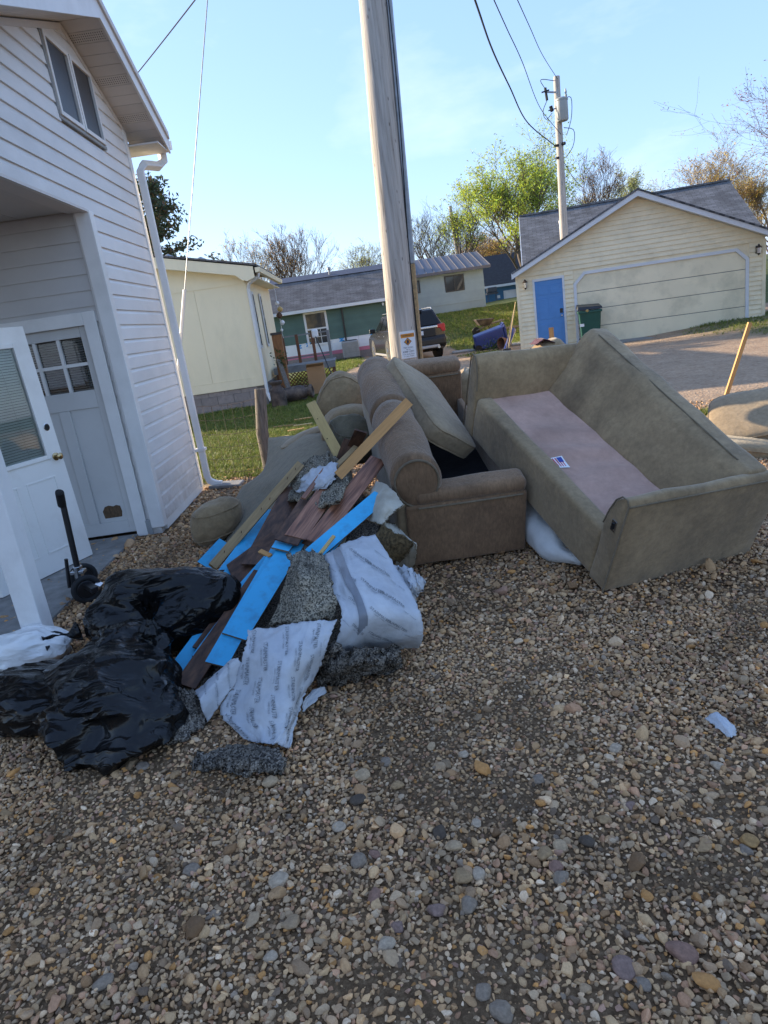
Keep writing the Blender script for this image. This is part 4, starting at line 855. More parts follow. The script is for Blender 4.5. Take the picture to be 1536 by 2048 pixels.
# ---- beige carpet offcut, folded, with frayed edge
simple('carpet_backing', (.50, .46, .37), .9, .12, 12, bump=.4, bscale=160, dirt=(.28, .22, .14), dirt_amt=.5, dirt_scale=7); simple('carpet_pile', (.20, .135, .062), 1.0, .4, 60, bump=.8, bscale=200)
CP = thing('carpet_offcut', 'folded beige carpet offcut with frayed edges against the loveseat', 'carpet', tuple(gz(800, 1140, 0)))
f1 = patch_fn([[(752, 962, .64), (778, 972, .65), (808, 1008, .58)], [(735, 1000, .56), (765, 1010, .59), (785, 1028, .54)], [(733, 1040, .47), (752, 1046, .50), (764, 1050, .50)]], .006, 5, 1, edge=.008)
f2 = patch_fn([[(764, 1050, .50), (790, 1066, .47), (826, 1086, .42)], [(750, 1075, .43), (780, 1090, .40), (815, 1105, .35)], [(742, 1098, .37), (775, 1115, .33), (800, 1125, .28)]], .010, 5, 2, edge=.01)
f3 = patch_fn([[(766, 1042, .50), (790, 1050, .46), (812, 1072, .43)], [(785, 1082, .40), (806, 1090, .39), (831, 1090, .41)], [(792, 1120, .24), (812, 1125, .24), (829, 1122, .25)], [(796, 1150, .08), (808, 1152, .07), (818, 1152, .08)]], .008, 5, 3, edge=.008)
for f_, mt in ((f1, 'carpet_backing'), (f2, 'carpet_pile'), (f3, 'carpet_backing')): patch('fold', f_, mt, CP, 26, 26, solid=.012)
b = MB(); rs = random.Random(5)
for f_, edges in ((f1, ('u1', 'v1')), (f2, ('v0', 'u1')), (f3, ('u1', 'v0'))):
    for e_ in edges:
        for k in range(150):
            t = rs.random(); uv = {'u1': (1, t), 'v1': (t, 1), 'v0': (t, 0)}[e_]; p = f_(*uv); d = Vector((rs.uniform(-.4, 1), rs.uniform(-1, .2), rs.uniform(-.8, .6))).normalized() * rs.uniform(.008, .02); w = Vector((rs.uniform(-1, 1), rs.uniform(-1, 1), rs.uniform(-1, 1))) * .002
            b.add([p - w, p + w, p + d], [(0, 1, 2)])
b.build('frayed_edge', 'carpet_pile', CP)['kind'] = 'stuff'

# ---- flooring planks and lumber in the heap
m, N, L, B = nt('laminate_brown'); tc = N.new('ShaderNodeTexCoord'); mp = node(N, 'ShaderNodeMapping', Scale=(22, 1.6, 22)); L.new(tc.outputs['Object'], mp.inputs['Vector'])
n1 = node(N, 'ShaderNodeTexNoise', Scale=2.5, Detail=7, Distortion=.6); L.new(mp.outputs['Vector'], n1.inputs['Vector']); r1 = ramp(N, [(.3, (.085, .032, .017)), (.5, (.26, .105, .055)), (.7, (.44, .20, .11))]); L.new(n1.outputs['Fac'], r1.inputs['Fac'])
oi = N.new('ShaderNodeObjectInfo'); hs = N.new('ShaderNodeHueSaturation'); mr = node(N, 'ShaderNodeMapRange'); mr.inputs['To Min'].default_value = .55; mr.inputs['To Max'].default_value = 1.45; L.new(oi.outputs['Random'], mr.inputs['Value']); L.new(mr.outputs[0], hs.inputs['Value']); L.new(r1.outputs['Color'], hs.inputs['Color']); L.new(hs.outputs['Color'], B.inputs['Base Color']); B.inputs['Roughness'].default_value = .42
simple('laminate_dark', (.13, .06, .033), .6, .4, 9, dirt=(.16, .08, .035), dirt_amt=.5, dirt_scale=9, stretch=(3, 1, 3)); simple('laminate_core', (.21, .135, .075), .85, .2, 60)
simple('foam_blue', (.045, .40, .68), .5, .05, 4, rnd=.06, dirt=(.05, .11, .20), dirt_amt=.55, dirt_scale=11, spec=.35, bump=.05, bscale=100)
simple('pine', (.62, .32, .11), .65, .16, 3, stretch=(14, 1, 14), dirt=(.22, .10, .04), dirt_amt=.45, dirt_scale=2, rnd=.12, bump=.1)
simple('pine_old', (.44, .295, .14), .75, .2, 3, stretch=(14, 1, 14), dirt=(.09, .06, .04), dirt_amt=.6, dirt_scale=2.2, bump=.15)
simple('pine_yellow', (.58, .40, .15), .7, .16, 3, stretch=(10, 1, 10), dirt=(.16, .09, .04), dirt_amt=.5, dirt_scale=2.5)
simple('rust', (.16, .06, .025), .8, .3, 40)
def local_obox(name, a, b_, w, t, nrm, mat, parent=None, top=None, skew=0.0):
    """board from a to b_ as an object with its own axes (grain runs along local Y)"""
    a, b_ = Vector(a), Vector(b_); d = (b_ - a); Ln = d.length; d.normalize(); n_ = Vector(nrm); n_ = (n_ - d * n_.dot(d)).normalized(); wv = d.cross(n_)
    q = MB(); h = Ln / 2; q.hexa([(-w / 2, -h - skew, -t / 2), (w / 2, -h + skew, -t / 2), (w / 2, h + skew * .6, -t / 2), (-w / 2, h - skew * .6, -t / 2), (-w / 2, -h - skew, t / 2), (w / 2, -h + skew, t / 2), (w / 2, h + skew * .6, t / 2), (-w / 2, h - skew * .6, t / 2)])
    me = bpy.data.meshes.new(name); me.from_pydata([tuple(v) for v in q.v], [], q.f); me.materials.append(M(mat))
    if top: me.materials.append(M(top)); me.polygons[1].material_index = 1
    o = bpy.data.objects.new(name, me); COL.objects.link(o); mat4 = Matrix(((wv.x, d.x, n_.x, 0), (wv.y, d.y, n_.y, 0), (wv.z, d.z, n_.z, 0), (0, 0, 0, 1))); mat4.translation = (a + b_) / 2; o.matrix_world = mat4; return o
PN = (.12, -.62, .78)
planks = [  # near (x,y,z), far (x,y,z), width, core, face, label, normal, skew
    ((432, 1330, .13), (575, 1075, .43), .115, 'foam_blue', 'lower blue-backed plank sticking out under the widest blue plank', PN, .0),
    ((468, 1274, .19), (611, 1048, .475), .135, 'foam_blue', 'widest bright blue-backed plank in the middle of the heap', PN, .0),
    ((560, 1100, .42), (612, 1027, .49), .11, 'foam_blue', 'blue-backed plank end peeking past the widest blue plank', PN, .0),
    ((626, 1108, .42), (764, 990, .60), .105, 'foam_blue', 'blue-backed plank leaning by the beige carpet offcut', PN, .02),
    ((640, 1122, .38), (720, 1030, .50), .05, 'foam_blue', 'thin blue-backed strip under the plank by the beige carpet', PN, .0),
    ((628, 1085, .44), (757, 918, .74), .115, 'laminate_brown', 'long reddish brown plank reaching up towards the loveseat back', PN, .0),
    ((590, 1075, .46), (669, 962, .66), .13, 'laminate_brown', 'brown wood-grain plank lying beside the long reddish one', PN, .01),
    ((612, 1090, .40), (730, 945, .66), .06, 'laminate_dark', 'dark plank edge under the long reddish plank', PN, .0),
    ((572, 1085, .45), (622, 1004, .58), .15, 'laminate_dark', 'dark splintered plank with straight end above the widest blue plank', PN, .0),
    ((510, 1130, .30), (590, 975, .56), .16, 'laminate_dark', 'wide mottled dark plank beside the old nailed board', PN, .02),
    ((455, 1140, .24), (542, 1020, .42), .10, 'foam_blue', 'blue-backed plank beside the old nailed board', PN, .03),
    ((408, 1132, .16), (452, 1085, .26), .12, 'foam_blue', 'short blue-backed plank end left of the old nailed board', PN, .0),
    ((462, 1150, .27), (555, 1080, .37), .15, 'laminate_dark', 'dark brown plank lying face down across the blue planks', PN, -.03),
    ((452, 1165, .235), (492, 1125, .30), .13, 'foam_blue', 'blue-backed plank with slanting broken end near the black bag', PN, .05),
    ((470, 1190, .22), (540, 1110, .33), .05, 'foam_blue', 'narrow blue-backed strip beside the slanting broken end', PN, .0),
    ((370, 1372, .06), (525, 1145, .29), .11, 'laminate_dark', 'long dark brown plank reaching down to the grey pad', PN, .0),
    ((402, 1300, .10), (510, 1150, .26), .10, 'laminate_dark', 'dark plank half buried under the long dark plank', PN, .0),
    ((352, 1352, .045), (470, 1190, .20), .12, 'foam_blue', 'lowest blue-backed plank half under the black bags', PN, .0),
    ((394, 1316, .09), (450, 1240, .17), .06, 'foam_blue', 'narrow blue-backed plank beside the black bag', PN, .0),
    ((606, 997, .62), (650, 938, .73), .03, 'laminate_brown', 'thin brown strip lying on the white underlay piece', PN, .0),
    ((600, 1005, .585), (712, 893, .80), .035, 'pine_old', 'thin dark wooden strip along the brown planks', PN, .0),
    ((655, 1085, .45), (700, 1030, .54), .045, 'laminate_brown', 'short brown plank end under the reddish plank', PN, .0),
]
for i, (na, fa, w, mt, lab, nn, sk) in enumerate(planks):
    blue = mt == 'foam_blue'
    o = local_obox('floor_plank', gz(*na), gz(*fa), w, .011, nn, 'laminate_core' if blue else mt, top=mt, skew=sk)
    if blue and w > .09:       # foam sheet set back a little from the plank edges
        pass
    tag(o, lab, 'floor plank', 'flooring planks in the heap')
o = local_obox('lumber', gz(425, 1134, .24), gz(601, 929, .70), .062, .038, (.3, -.75, .5), 'pine_old'); tag(o, 'old nailed wooden board leaning along the left of the planks', 'lumber', 'lumber in the heap')
for t in (.12, .3, .52, .62, .83, .93):
    p = gz(425, 1134, .24).lerp(gz(601, 929, .70), t); q = MB(); q.tube([p + Vector((.005, -.012, .01)), p + Vector((.015, -.035, .03))], .0022, 5); k = q.build('nail', 'rust'); k.parent = o; k.matrix_parent_inverse = o.matrix_world.inverted()
a_, b_ = atY(676, 952, 4.25), atY(818, 803, 4.45); o = local_obox('lumber', a_, b_, .066, .022, (.25, -.85, .35), 'pine'); tag(o, 'orange pine board propped against the brown loveseat back', 'lumber', 'lumber in the heap')
a_, b_ = atY(682, 918, 5.15), atY(622, 806, 5.75); o = local_obox('lumber', a_, b_, .082, .022, (.1, -.95, .2), 'pine_yellow'); tag(o, 'yellow pine board standing up out of the heap with notched top', 'lumber', 'lumber in the heap')
for t, s_ in ((.15, .02), (.35, -.02), (.5, .015), (.7, -.015), (.85, .02)):
    p = a_.lerp(b_, t) + Vector((s_, -.012, 0)); q = MB(); q.lathe([(.007, 0), (.007, .002)], p, (.1, -.95, .2), 8); k = q.build('nail_hole', 'dark_hole'); k.parent = o; k.matrix_parent_inverse = o.matrix_world.inverted()
o = local_obox('wood_scrap', gz(520, 1102, .40), gz(541, 1112, .39), .03, .012, PN, 'pine'); tag(o, 'small splintered wood scrap on the dark planks', 'wood scrap')
o = local_obox('wood_scrap', gz(640, 1108, .45), gz(668, 1072, .50), .02, .01, PN, 'pine_yellow'); tag(o, 'yellowish broken slat wedged under the blue planks', 'wood scrap')
# broken dark boards standing in the gap behind the planks
for (na, fa, lab) in (((690, 930, .62), (722, 862, .92), 'dark reddish board standing in the gap by the loveseat back'), ((672, 950, .60), (700, 880, .84), 'dark splintered board leaning in the gap behind the pine boards')):
    o = local_obox('floor_plank', gz(*na), gz(*fa), .09, .012, (.2, -.9, .3), 'laminate_dark'); tag(o, lab, 'floor plank', 'flooring planks in the heap')
# offcuts on the lawn behind
for (px, py, ang, ln, w, lab, mt) in ((606, 838, .1, .34, .09, 'orange pine offcut on the lawn behind the heap', 'pine'), (606, 850, .0, .34, .11, 'pale pine offcut on the lawn in front of the orange one', 'pine_yellow'), (592, 860, .2, .28, .08, 'short pine offcut on the lawn by the pale cushion', 'pine'), (548, 878, .25, .5, .12, 'pale wooden board on the lawn by the fence post', 'pine_yellow'), (570, 852, -.25, .45, .02, 'thin stick lying on the lawn by the fence post', 'pine_old'), (690, 752, .1, .5, .1, 'pine board lying on the grass near the brown loveseat top', 'pine')):
    p = gz(px, py, .03); d = Vector((math.cos(ang), math.sin(ang), 0)) * ln / 2; o = local_obox('wood_offcut', p - d, p + d, w, .03, (0, 0, 1), mt); tag(o, lab, 'wood offcut', 'wood offcuts on the lawn')
for (pa, pb, z0, w, lab) in (((905, 815), (922, 795), .55, .10, 'pine board end between the two seats'), ((915, 840), (930, 818), .45, .08, 'pale board lying between the two seats')):
    o = local_obox('wood_offcut', gz(*pa, z0), gz(*pb, z0 + .08), w, .02, (0, -.3, 1), 'pine_yellow'); tag(o, lab, 'wood offcut')
# stakes
p0 = gz(1440, 829, -.03); p1 = atY(1500, 645, p0.y - .08); o = local_obox('wooden_stake', p0, p1, .045, .028, (0, -1, 0), 'pine'); tag(o, 'pale pine stake standing in the dirt behind the olive sofa', 'stake')
p0 = atY(1105, 690, 7.3); p1 = atY(1102, 655, 7.3); o = local_obox('wooden_stake', (p0.x, p0.y, .0), p1, .045, .03, (0, -1, 0), 'pine'); tag(o, 'pale stake top showing behind the tan cushion', 'stake')

# ---- rubbish bags
def bag_mat(name, c, rough, spec, bump):
    m, N, L, B = nt(name); tc = N.new('ShaderNodeTexCoord'); B.inputs['Base Color'].default_value = c4(c); B.inputs['Roughness'].default_value = rough; B.inputs['Specular IOR Level'].default_value = spec
    n0 = node(N, 'ShaderNodeTexNoise', Scale=4.0, Detail=3); L.new(tc.outputs['Object'], n0.inputs['Vector']); wv = mixc(N, L, tc.outputs['Object'], n0.outputs['Color'], .12)
    prev = None                                   # crumpled film: tilted facets, then long thin creases at three sizes
    def chain(h, st, di, inv=False):
        nonlocal prev
        bp = node(N, 'ShaderNodeBump', Strength=st, Distance=di); bp.invert = inv; L.new(h, bp.inputs['Height'])
        if prev: L.new(prev, bp.inputs['Normal'])
        prev = bp.outputs['Normal']
    mp = node(N, 'ShaderNodeMapping', Scale=(.5, 1.5, 1.1), Rotation=(.2, .4, .7)); L.new(wv, mp.inputs['Vector'])
    v = node(N, 'ShaderNodeTexVoronoi', Scale=7.0); L.new(mp.outputs['Vector'], v.inputs['Vector'])
    sb = N.new('ShaderNodeVectorMath'); sb.operation = 'SUBTRACT'; L.new(mp.outputs['Vector'], sb.inputs[0]); L.new(v.outputs['Position'], sb.inputs[1])
    cc = N.new('ShaderNodeVectorMath'); cc.operation = 'SUBTRACT'; cc.inputs[1].default_value = (.5, .5, .5); L.new(v.outputs['Color'], cc.inputs[0])
    dt = N.new('ShaderNodeVectorMath'); dt.operation = 'DOT_PRODUCT'; L.new(sb.outputs[0], dt.inputs[0]); L.new(cc.outputs[0], dt.inputs[1])
    ml = N.new('ShaderNodeMath'); ml.operation = 'MULTIPLY'; ml.inputs[1].default_value = 7.0; L.new(dt.outputs['Value'], ml.inputs[0]); chain(ml.outputs[0], bump * .7, .08)
    for sc, di, rot, sx in ((2.4, .045, (.2, .3, .5), (.28, 2.2, 1.6)), (6.0, .018, (.5, .1, -.6), (.3, 2.4, 1.6)), (14.0, .006, (.1, .6, .2), (.4, 2.0, 1.6))):
        mp = node(N, 'ShaderNodeMapping', Scale=sx, Rotation=rot); L.new(wv, mp.inputs['Vector']); n1 = node(N, 'ShaderNodeTexNoise', Scale=sc, Detail=1.0, Roughness=.4, Distortion=.4); L.new(mp.outputs['Vector'], n1.inputs['Vector'])
        a = N.new('ShaderNodeMath'); a.operation = 'SUBTRACT'; a.inputs[1].default_value = .5; L.new(n1.outputs['Fac'], a.inputs[0]); ab = N.new('ShaderNodeMath'); ab.operation = 'ABSOLUTE'; L.new(a.outputs[0], ab.inputs[0]); pw = N.new('ShaderNodeMath'); pw.operation = 'POWER'; pw.inputs[1].default_value = .55; L.new(ab.outputs[0], pw.inputs[0]); chain(pw.outputs[0], bump, di, True)
    L.new(prev, B.inputs['Normal']); return m, N, L, B
bag_mat('bag_black', (.006, .0058, .0058), .22, .3, .7)
m, N, L, B = bag_mat('bag_white', (.76, .75, .72), .35, .4, .8); B.inputs['Subsurface Weight'].default_value = .3; B.inputs['Subsurface Radius'].default_value = (.05, .05, .05)
def bag(label, c, r, yaw, mat, seed, amp=.10, tail=None, n=90, skirt=.12, knot=None):
    c = Vector(c); ca, sa = math.cos(yaw), math.sin(yaw)
    def fn(u_, v_):
        th = u_ * 2 * math.pi; ph = (v_ - .5) * math.pi; d = Vector((math.cos(ph) * math.cos(th), math.cos(ph) * math.sin(th), math.sin(ph)))
        q = d * 1.6 + Vector((seed * 3.7, seed, 0)); w = Vector((mn.noise(q), mn.noise(q + Vector((9, 0, 0))), mn.noise(q + Vector((0, 9, 0))))) * .5
        rg = 0
        for k, f in enumerate((1.1, 2.3, 4.4, 8.0)):
            dd = d + w * .5; sv = Vector((dd.x * (.55 if k > 0 else 1), dd.y * 1.25, dd.z * 1.1)); rg += (1 - min(1.0, abs(mn.noise(sv * f + Vector((seed, k * 5, 0)))) * 2.6)) * (.9, .5, .16, .06)[k]
        cr = 1 + amp * (rg - .8) + .25 * mn.noise(q * .8)
        x, y, z = d.x * r[0] * cr, d.y * r[1] * cr, d.z * r[2] * cr
        if d.z < .1: k = 1 + skirt * (.1 - d.z) * (1 + .8 * mn.noise(d * 5)); x *= k; y *= k
        p = Vector((c.x + x * ca - y * sa, c.y + x * sa + y * ca, c.z + z))
        if tail: 
            td, tl = tail; a = d.dot(Vector(td).normalized()); 
            if a > .55: p += Vector(td) * tl * ((a - .55) / .45) ** 2
        p.z = max(p.z, .008 + .006 * mn.noise(p * 20)); return p
    b = MB(); b.grid(fn, n, n // 2, closed_u=True); o = b.build('rubbish_bag', mat, sm=42)
    if knot:                                       # gathered, tied neck
        k0, kd = Vector(knot[0]), Vector(knot[1]).normalized(); q = MB(); uu = kd.orthogonal().normalized(); ww = kd.cross(uu)
        def kn(a, t):
            th = a * 2 * math.pi; rr = (.055 - .04 * smooth(t * 2.6) if t < .4 else .017 + .075 * (t - .4) ** .8) * (1 + .35 * math.sin(th * 7 + seed) * (t if t > .3 else .3)); return k0 + kd * (.19 * t) + (uu * math.cos(th) + ww * math.sin(th)) * rr + Vector((0, 0, .02 * mn.noise(Vector((a * 9, t * 5, seed)))))
        q.grid(kn, 42, 14, closed_u=True); q.build('tied_neck', mat, o, sm=50)
    return tag(o, label, 'rubbish bag', None)
g0 = gz(322, 1262, .10); bag('large smooth black rubbish bag leaning on the flooring planks', (g0.x, g0.y + .05, .22), (.48, .27, .255), -.12, 'bag_black', 2.3, .10, n=130, knot=(gz(160, 1262, .14), (-.75, -.35, -.1)))
g0 = gz(222, 1415, .10); bag('crumpled black rubbish bag with bunched top lying on the gravel', (g0.x, g0.y + .04, .15), (.31, .40, .21), .5, 'bag_black', 5.1, .15, tail=((.45, -.8, -.1), .10), skirt=.15, n=120)
g0 = gz(92, 1405, .08); bag('flattened black rubbish bag spread on the gravel by the white bag', (g0.x, g0.y + .03, .10), (.42, .22, .15), -.25, 'bag_black', 8.4, .13, skirt=.15, n=120)
g0 = gz(262, 1300, .22); bag('small knotted black rubbish bag lying between the larger black bags', (g0.x, g0.y - .04, .23), (.19, .17, .14), .4, 'bag_black', 12.2, .2, n=70, knot=(gz(300, 1262, .33), (.2, -.1, 1)))
g0 = gz(62, 1305, .07); bag('white plastic bag slumped at the foot of the porch post', (g0.x, g0.y, .10), (.23, .14, .125), .1, 'bag_white', 3.9, .12, n=70)

# ================================================================== BUILDINGS BEHIND
simple('cream_siding', (.86, .735, .50), .6, .06, 2, rnd=.02, dirt=(.36, .32, .22), dirt_amt=.3); simple('cream_door', (.84, .725, .50), .55, .06, 1.2, dirt=(.30, .28, .18), dirt_amt=.5, dirt_scale=1.4)
simple('door_blue', (.085, .24, .52), .45, .06, 3); simple('trim_white', (.66, .66, .66), .5, .05, 2); simple('cream_panel', (.82, .725, .51), .65, .05, .8, dirt=(.40, .37, .25), dirt_amt=.35, dirt_scale=1.5, stretch=(1, 1, .4))
simple('block_grey', (.27, .235, .22), .95, .12, 10, rnd=.10, bump=.3, bscale=60); simple('mortar', (.20, .19, .18), .95)
simple('green_siding', (.085, .145, .12), .6, .08, 2, rnd=.04); simple('greyblue_siding', (.27, .335, .36), .6, .06, 2, rnd=.03); simple('foam_board', (.72, .73, .74), .7, .04, 2); simple('foam_pink', (.60, .20, .27), .7, .08, 3); simple('logo_blue', (.05, .30, .62), .7, .05)
simple('metal_roof', (.105, .10, .115), .55, .06, 1, spec=.35); simple('blue_wall', (.05, .155, .28), .65, .06, 2); simple('roof_black', (.035, .036, .045), .85, .2, 5)
simple('lamp_bronze', (.10, .075, .06), .5, .2, 20, metal=.6); simple('bin_green', (.008, .075, .05), .4, .12, 5, spec=.5); simple('bin_black', (.02, .022, .025), .45, .2, 6, spec=.5); simple('plastic_blue', (.025, .045, .20), .4, .12, 4, spec=.5)
simple('terracotta', (.13, .065, .045), .8, .2, 8); simple('deck_brown', (.17, .07, .035), .75, .2, 6, rnd=.12); simple('deck_grey', (.22, .215, .21), .8, .15, 6, rnd=.1); simple('cardboard', (.34, .20, .10), .85, .08, 3); simple('rusty_can', (.10, .075, .065), .7, .35, 7, dirt=(.25, .19, .14), dirt_amt=.7, dirt_scale=4, metal=.3)
simple('weathered', (.21, .18, .15), .9, .3, 5, stretch=(9, 9, 1), bump=.5, bscale=30, dirt=(.07, .06, .05), dirt_amt=.6); simple('planter_wood', (.27, .12, .045), .75, .2, 4, stretch=(6, 6, 1)); simple('leaf_green', (.05, .10, .025), .6, .2, 20); simple('ac_grey', (.30, .305, .31), .5, .1, 6, rnd=.05); simple('white_ball', (.7, .7, .7), .5, .02)
# shingles: courses by brick pattern
def shingle(name, a, c, lichen=0.0):
    m, N, L, B = nt(name); tc = N.new('ShaderNodeTexCoord'); mp = node(N, 'ShaderNodeMapping', Scale=(1, 1, 1)); L.new(tc.outputs['Object'], mp.inputs['Vector'])
    br = node(N, 'ShaderNodeTexBrick', Scale=1.0, Color1=c4(a), Color2=c4(c), Mortar=c4(tuple(x * .5 for x in a))); br.inputs['Brick Width'].default_value = .32; br.inputs['Row Height'].default_value = .14; br.inputs['Mortar Size'].default_value = .008; L.new(mp.outputs['Vector'], br.inputs['Vector'])
    n = node(N, 'ShaderNodeTexNoise', Scale=1.6, Detail=6); L.new(tc.outputs['Object'], n.inputs['Vector']); r = ramp(N, [(.35, .65), (.7, 1.25)]); L.new(n.outputs['Fac'], r.inputs['Fac'])
    col = mixc(N, L, br.outputs['Color'], r.outputs['Color'], 1.0, 'MULTIPLY'); L.new(col, B.inputs['Base Color']); B.inputs['Roughness'].default_value = .95
    bp = node(N, 'ShaderNodeBump', Strength=.5, Distance=.02); L.new(br.outputs['Fac'], bp.inputs['Height']); L.new(bp.outputs['Normal'], B.inputs['Normal'])
shingle('shingle_grey', (.10, .10, .105), (.155, .155, .16)); shingle('shingle_brown', (.105, .095, .09), (.15, .14, .135))

# ---- roof slab whose local axes follow the slope so the courses run level
def roof_slab(parent, name, p00, p10, p01, t, mat):
    """p00 eave left, p10 eave right, p01 ridge left (all top surface)"""
    p00, p10, p01 = Vector(p00), Vector(p10), Vector(p01); ux = (p10 - p00); uy = (p01 - p00); lx, ly = ux.length, uy.length; ux.normalize(); uz = ux.cross(uy).normalized(); uy2 = uz.cross(ux)
    q = MB(); q.box((0, 0, -t), (lx, ly, 0)); me = bpy.data.meshes.new(name); me.from_pydata([tuple(v) for v in q.v], [], q.f); me.materials.append(M(mat)); o = bpy.data.objects.new(name, me); COL.objects.link(o); o.parent = parent
    m4 = Matrix(((ux.x, uy2.x, uz.x, 0), (ux.y, uy2.y, uz.y, 0), (ux.z, uy2.z, uz.z, 0), (0, 0, 0, 1))); m4.translation = p00 - ORG[parent.name]; o.matrix_local = m4; ORG[o.name] = ORG[parent.name]; return o
def lap(parent, x0b, x1b, x0t, x1t, y, z0, z1, mat, t=.028):
    b = MB(); b.hexa([(x0b, y - t, z0), (x1b, y - t, z0), (x1b, y + .02, z0), (x0b, y + .02, z0), (x0t, y - .002, z1), (x1t, y - .002, z1), (x1t, y + .02, z1), (x0t, y + .02, z1)]); return b.build('siding_board', mat, parent)

# ---- cream garage
GY, GX0, GX1, GPX, GPZ = 0.0, 0.0, 6.86, 3.5, 3.93; SLG = (GPZ - 2.28) / (GPX - GX0)     # in the garage's own frame
G_ORG, G_ROT = Vector((4.98, 21.3, 0)), -math.radians(14)
def garage_frame(o, loc):                    # stand a thing in the garage's frame
    ORG[o.name] = Vector(loc); c, s_ = math.cos(G_ROT), math.sin(G_ROT); o.location = G_ORG + Vector((loc[0] * c - loc[1] * s_, loc[0] * s_ + loc[1] * c, loc[2])); o.rotation_euler = (0, 0, G_ROT); return o
GAR = garage_frame(thing('garage', 'cream sided garage with wide panelled door and blue side door', 'garage'), (0, 0, 0))
b = MB(); b.prism([(GX0, -.1), (GX1, -.1), (GX1, GPZ - (GX1 - GPX) * SLG), (GPX, GPZ), (GX0, 2.30)], (0, GY + .01, 0), (1, 0, 0), (0, 0, 1), (0, 2.9, 0)); b.build('wall', 'cream_siding', GAR)
z = .02
while z < GPZ - .04:
    z1 = min(z + .136, GPZ - .02)
    def gl(zz): 
        k = max(0, (GPZ - .02 - zz)) / SLG; return max(GX0, GPX - k), min(GX1, GPX + k)
    (a0, a1), (t0, t1) = gl(z), gl(z1)
    cuts = []
    if z < 2.14: cuts = [(.47, 1.40), (1.665, 6.435)]
    xs = [a0] + [c for cc in cuts for c in cc] + [a1]
    for k in range(0, len(xs), 2):
        lap(GAR, xs[k], xs[k + 1], t0 if k == 0 else xs[k], t1 if k == len(xs) - 2 else xs[k + 1], GY, z, z1, 'cream_siding')
    z += .13
for (x0, x1) in ((GX0 - .02, GX0 + .07), (GX1 - .07, GX1 + .02)):
    b = MB(); b.box((x0, GY - .03, 0), (x1, GY + .03, 2.28)); b.build('corner_trim', 'cream_siding', GAR)
for sgn in (-1, 1):
    xe = GPX + sgn * 3.62; ze = GPZ - 3.62 * SLG
    b = MB(); b.prism([(GPX, GPZ - .02), (xe, ze - .02), (xe, ze + .15), (GPX, GPZ + .16)], (0, GY - .36, 0), (1, 0, 0), (0, 0, 1), (0, .03, 0)); b.build('rake_fascia', 'trim_white', GAR)
    b = MB(); b.hexa([(GPX, GY - .33, GPZ), (xe, GY - .33, ze), (xe, GY + .03, ze), (GPX, GY + .03, GPZ), (GPX, GY - .33, GPZ + .02), (xe, GY - .33, ze + .02), (xe, GY + .03, ze + .02), (GPX, GY + .03, GPZ + .02)]); b.build('soffit', 'trim_white', GAR)
    if sgn < 0: roof_slab(GAR, 'roof', (xe, GY + 3.2, ze + .17), (xe, GY - .38, ze + .17), (GPX, GY + 3.2, GPZ + .18), .05, 'shingle_grey')
    else: roof_slab(GAR, 'roof', (xe, GY - .38, ze + .17), (xe, GY + 3.2, ze + .17), (GPX, GY - .38, GPZ + .18), .05, 'shingle_grey')
b = MB(); b.box((0.47, GY - .035, 0), (0.53, GY + .02, 2.12)); b.box((1.34, GY - .035, 0), (1.40, GY + .02, 2.12)); b.box((0.53, GY - .035, 2.05), (1.34, GY + .02, 2.12)); b.build('door_frame', 'trim_white', GAR)
b = MB(); b.box((0.53, GY - .01, .02), (1.34, GY + .02, 2.05)); BD = b.build('door', 'door_blue', GAR)
for i in range(2):
    for (z0, z1) in ((.18, .78), (.92, 1.52), (1.64, 1.90)):
        x0 = 0.62 + i * .36; b = MB(); b.box((x0, GY - .018, z0), (x0 + .28, GY - .008, z1)); b.build('panel', 'door_blue', BD, bev=.006)
b = MB(); b.lathe([(.03, 0), (.012, .02), (.03, .05), (.02, .07)], (1.27, GY - .01, .98), (0, -1, 0), 12); b.build('handle', 'chrome', BD)
b = MB(); b.box((1.22, GY - .02, 1.05), (1.31, GY - .012, 1.18)); b.build('lock_plate', 'black_metal', BD)
# sectional door with clipped corners
DX_0, DX_1, DZT, CLIP = 1.74, 6.36, 2.05, .26
for k in range(4):
    z0, z1 = .02 + k * .51, .02 + (k + 1) * .51 - .016; b = MB()
    if k < 3: b.box((DX_0, GY + .0, z0), (DX_1, GY + .018, z1))
    else: b.prism([(DX_0, z0), (DX_1, z0), (DX_1, DZT - CLIP), (DX_1 - CLIP, DZT), (DX_0 + CLIP, DZT), (DX_0, DZT - CLIP)], (0, GY, 0), (1, 0, 0), (0, 0, 1), (0, .018, 0))
    b.build('door_section', 'cream_door', GAR, bev=.006)
for k in range(1, 4):
    b = MB(); b.box((DX_0, GY + .004, k * .51 + .001), (DX_1, GY + .009, k * .51 + .019)); b.build('door_joint', 'mortar', GAR)
w = .085; pts = [(DX_0, 0), (DX_0, DZT - CLIP), (DX_0 + CLIP, DZT), (DX_1 - CLIP, DZT), (DX_1, DZT - CLIP), (DX_1, 0)]; outp = [(DX_0 - w, 0), (DX_0 - w, DZT - CLIP + w * .4), (DX_0 + CLIP - w * .4, DZT + w), (DX_1 - CLIP + w * .4, DZT + w), (DX_1 + w, DZT - CLIP + w * .4), (DX_1 + w, 0)]
for k in range(5):
    b = MB(); b.prism([pts[k], pts[k + 1], outp[k + 1], outp[k]], (0, GY - .04, 0), (1, 0, 0), (0, 0, 1), (0, .06, 0)); b.build('door_trim', 'trim_white', GAR)
b = MB(); b.box((1.5, GY - .9, -.1), (6.8, GY + .0, .03)); b.build('apron', 'concrete', GAR)
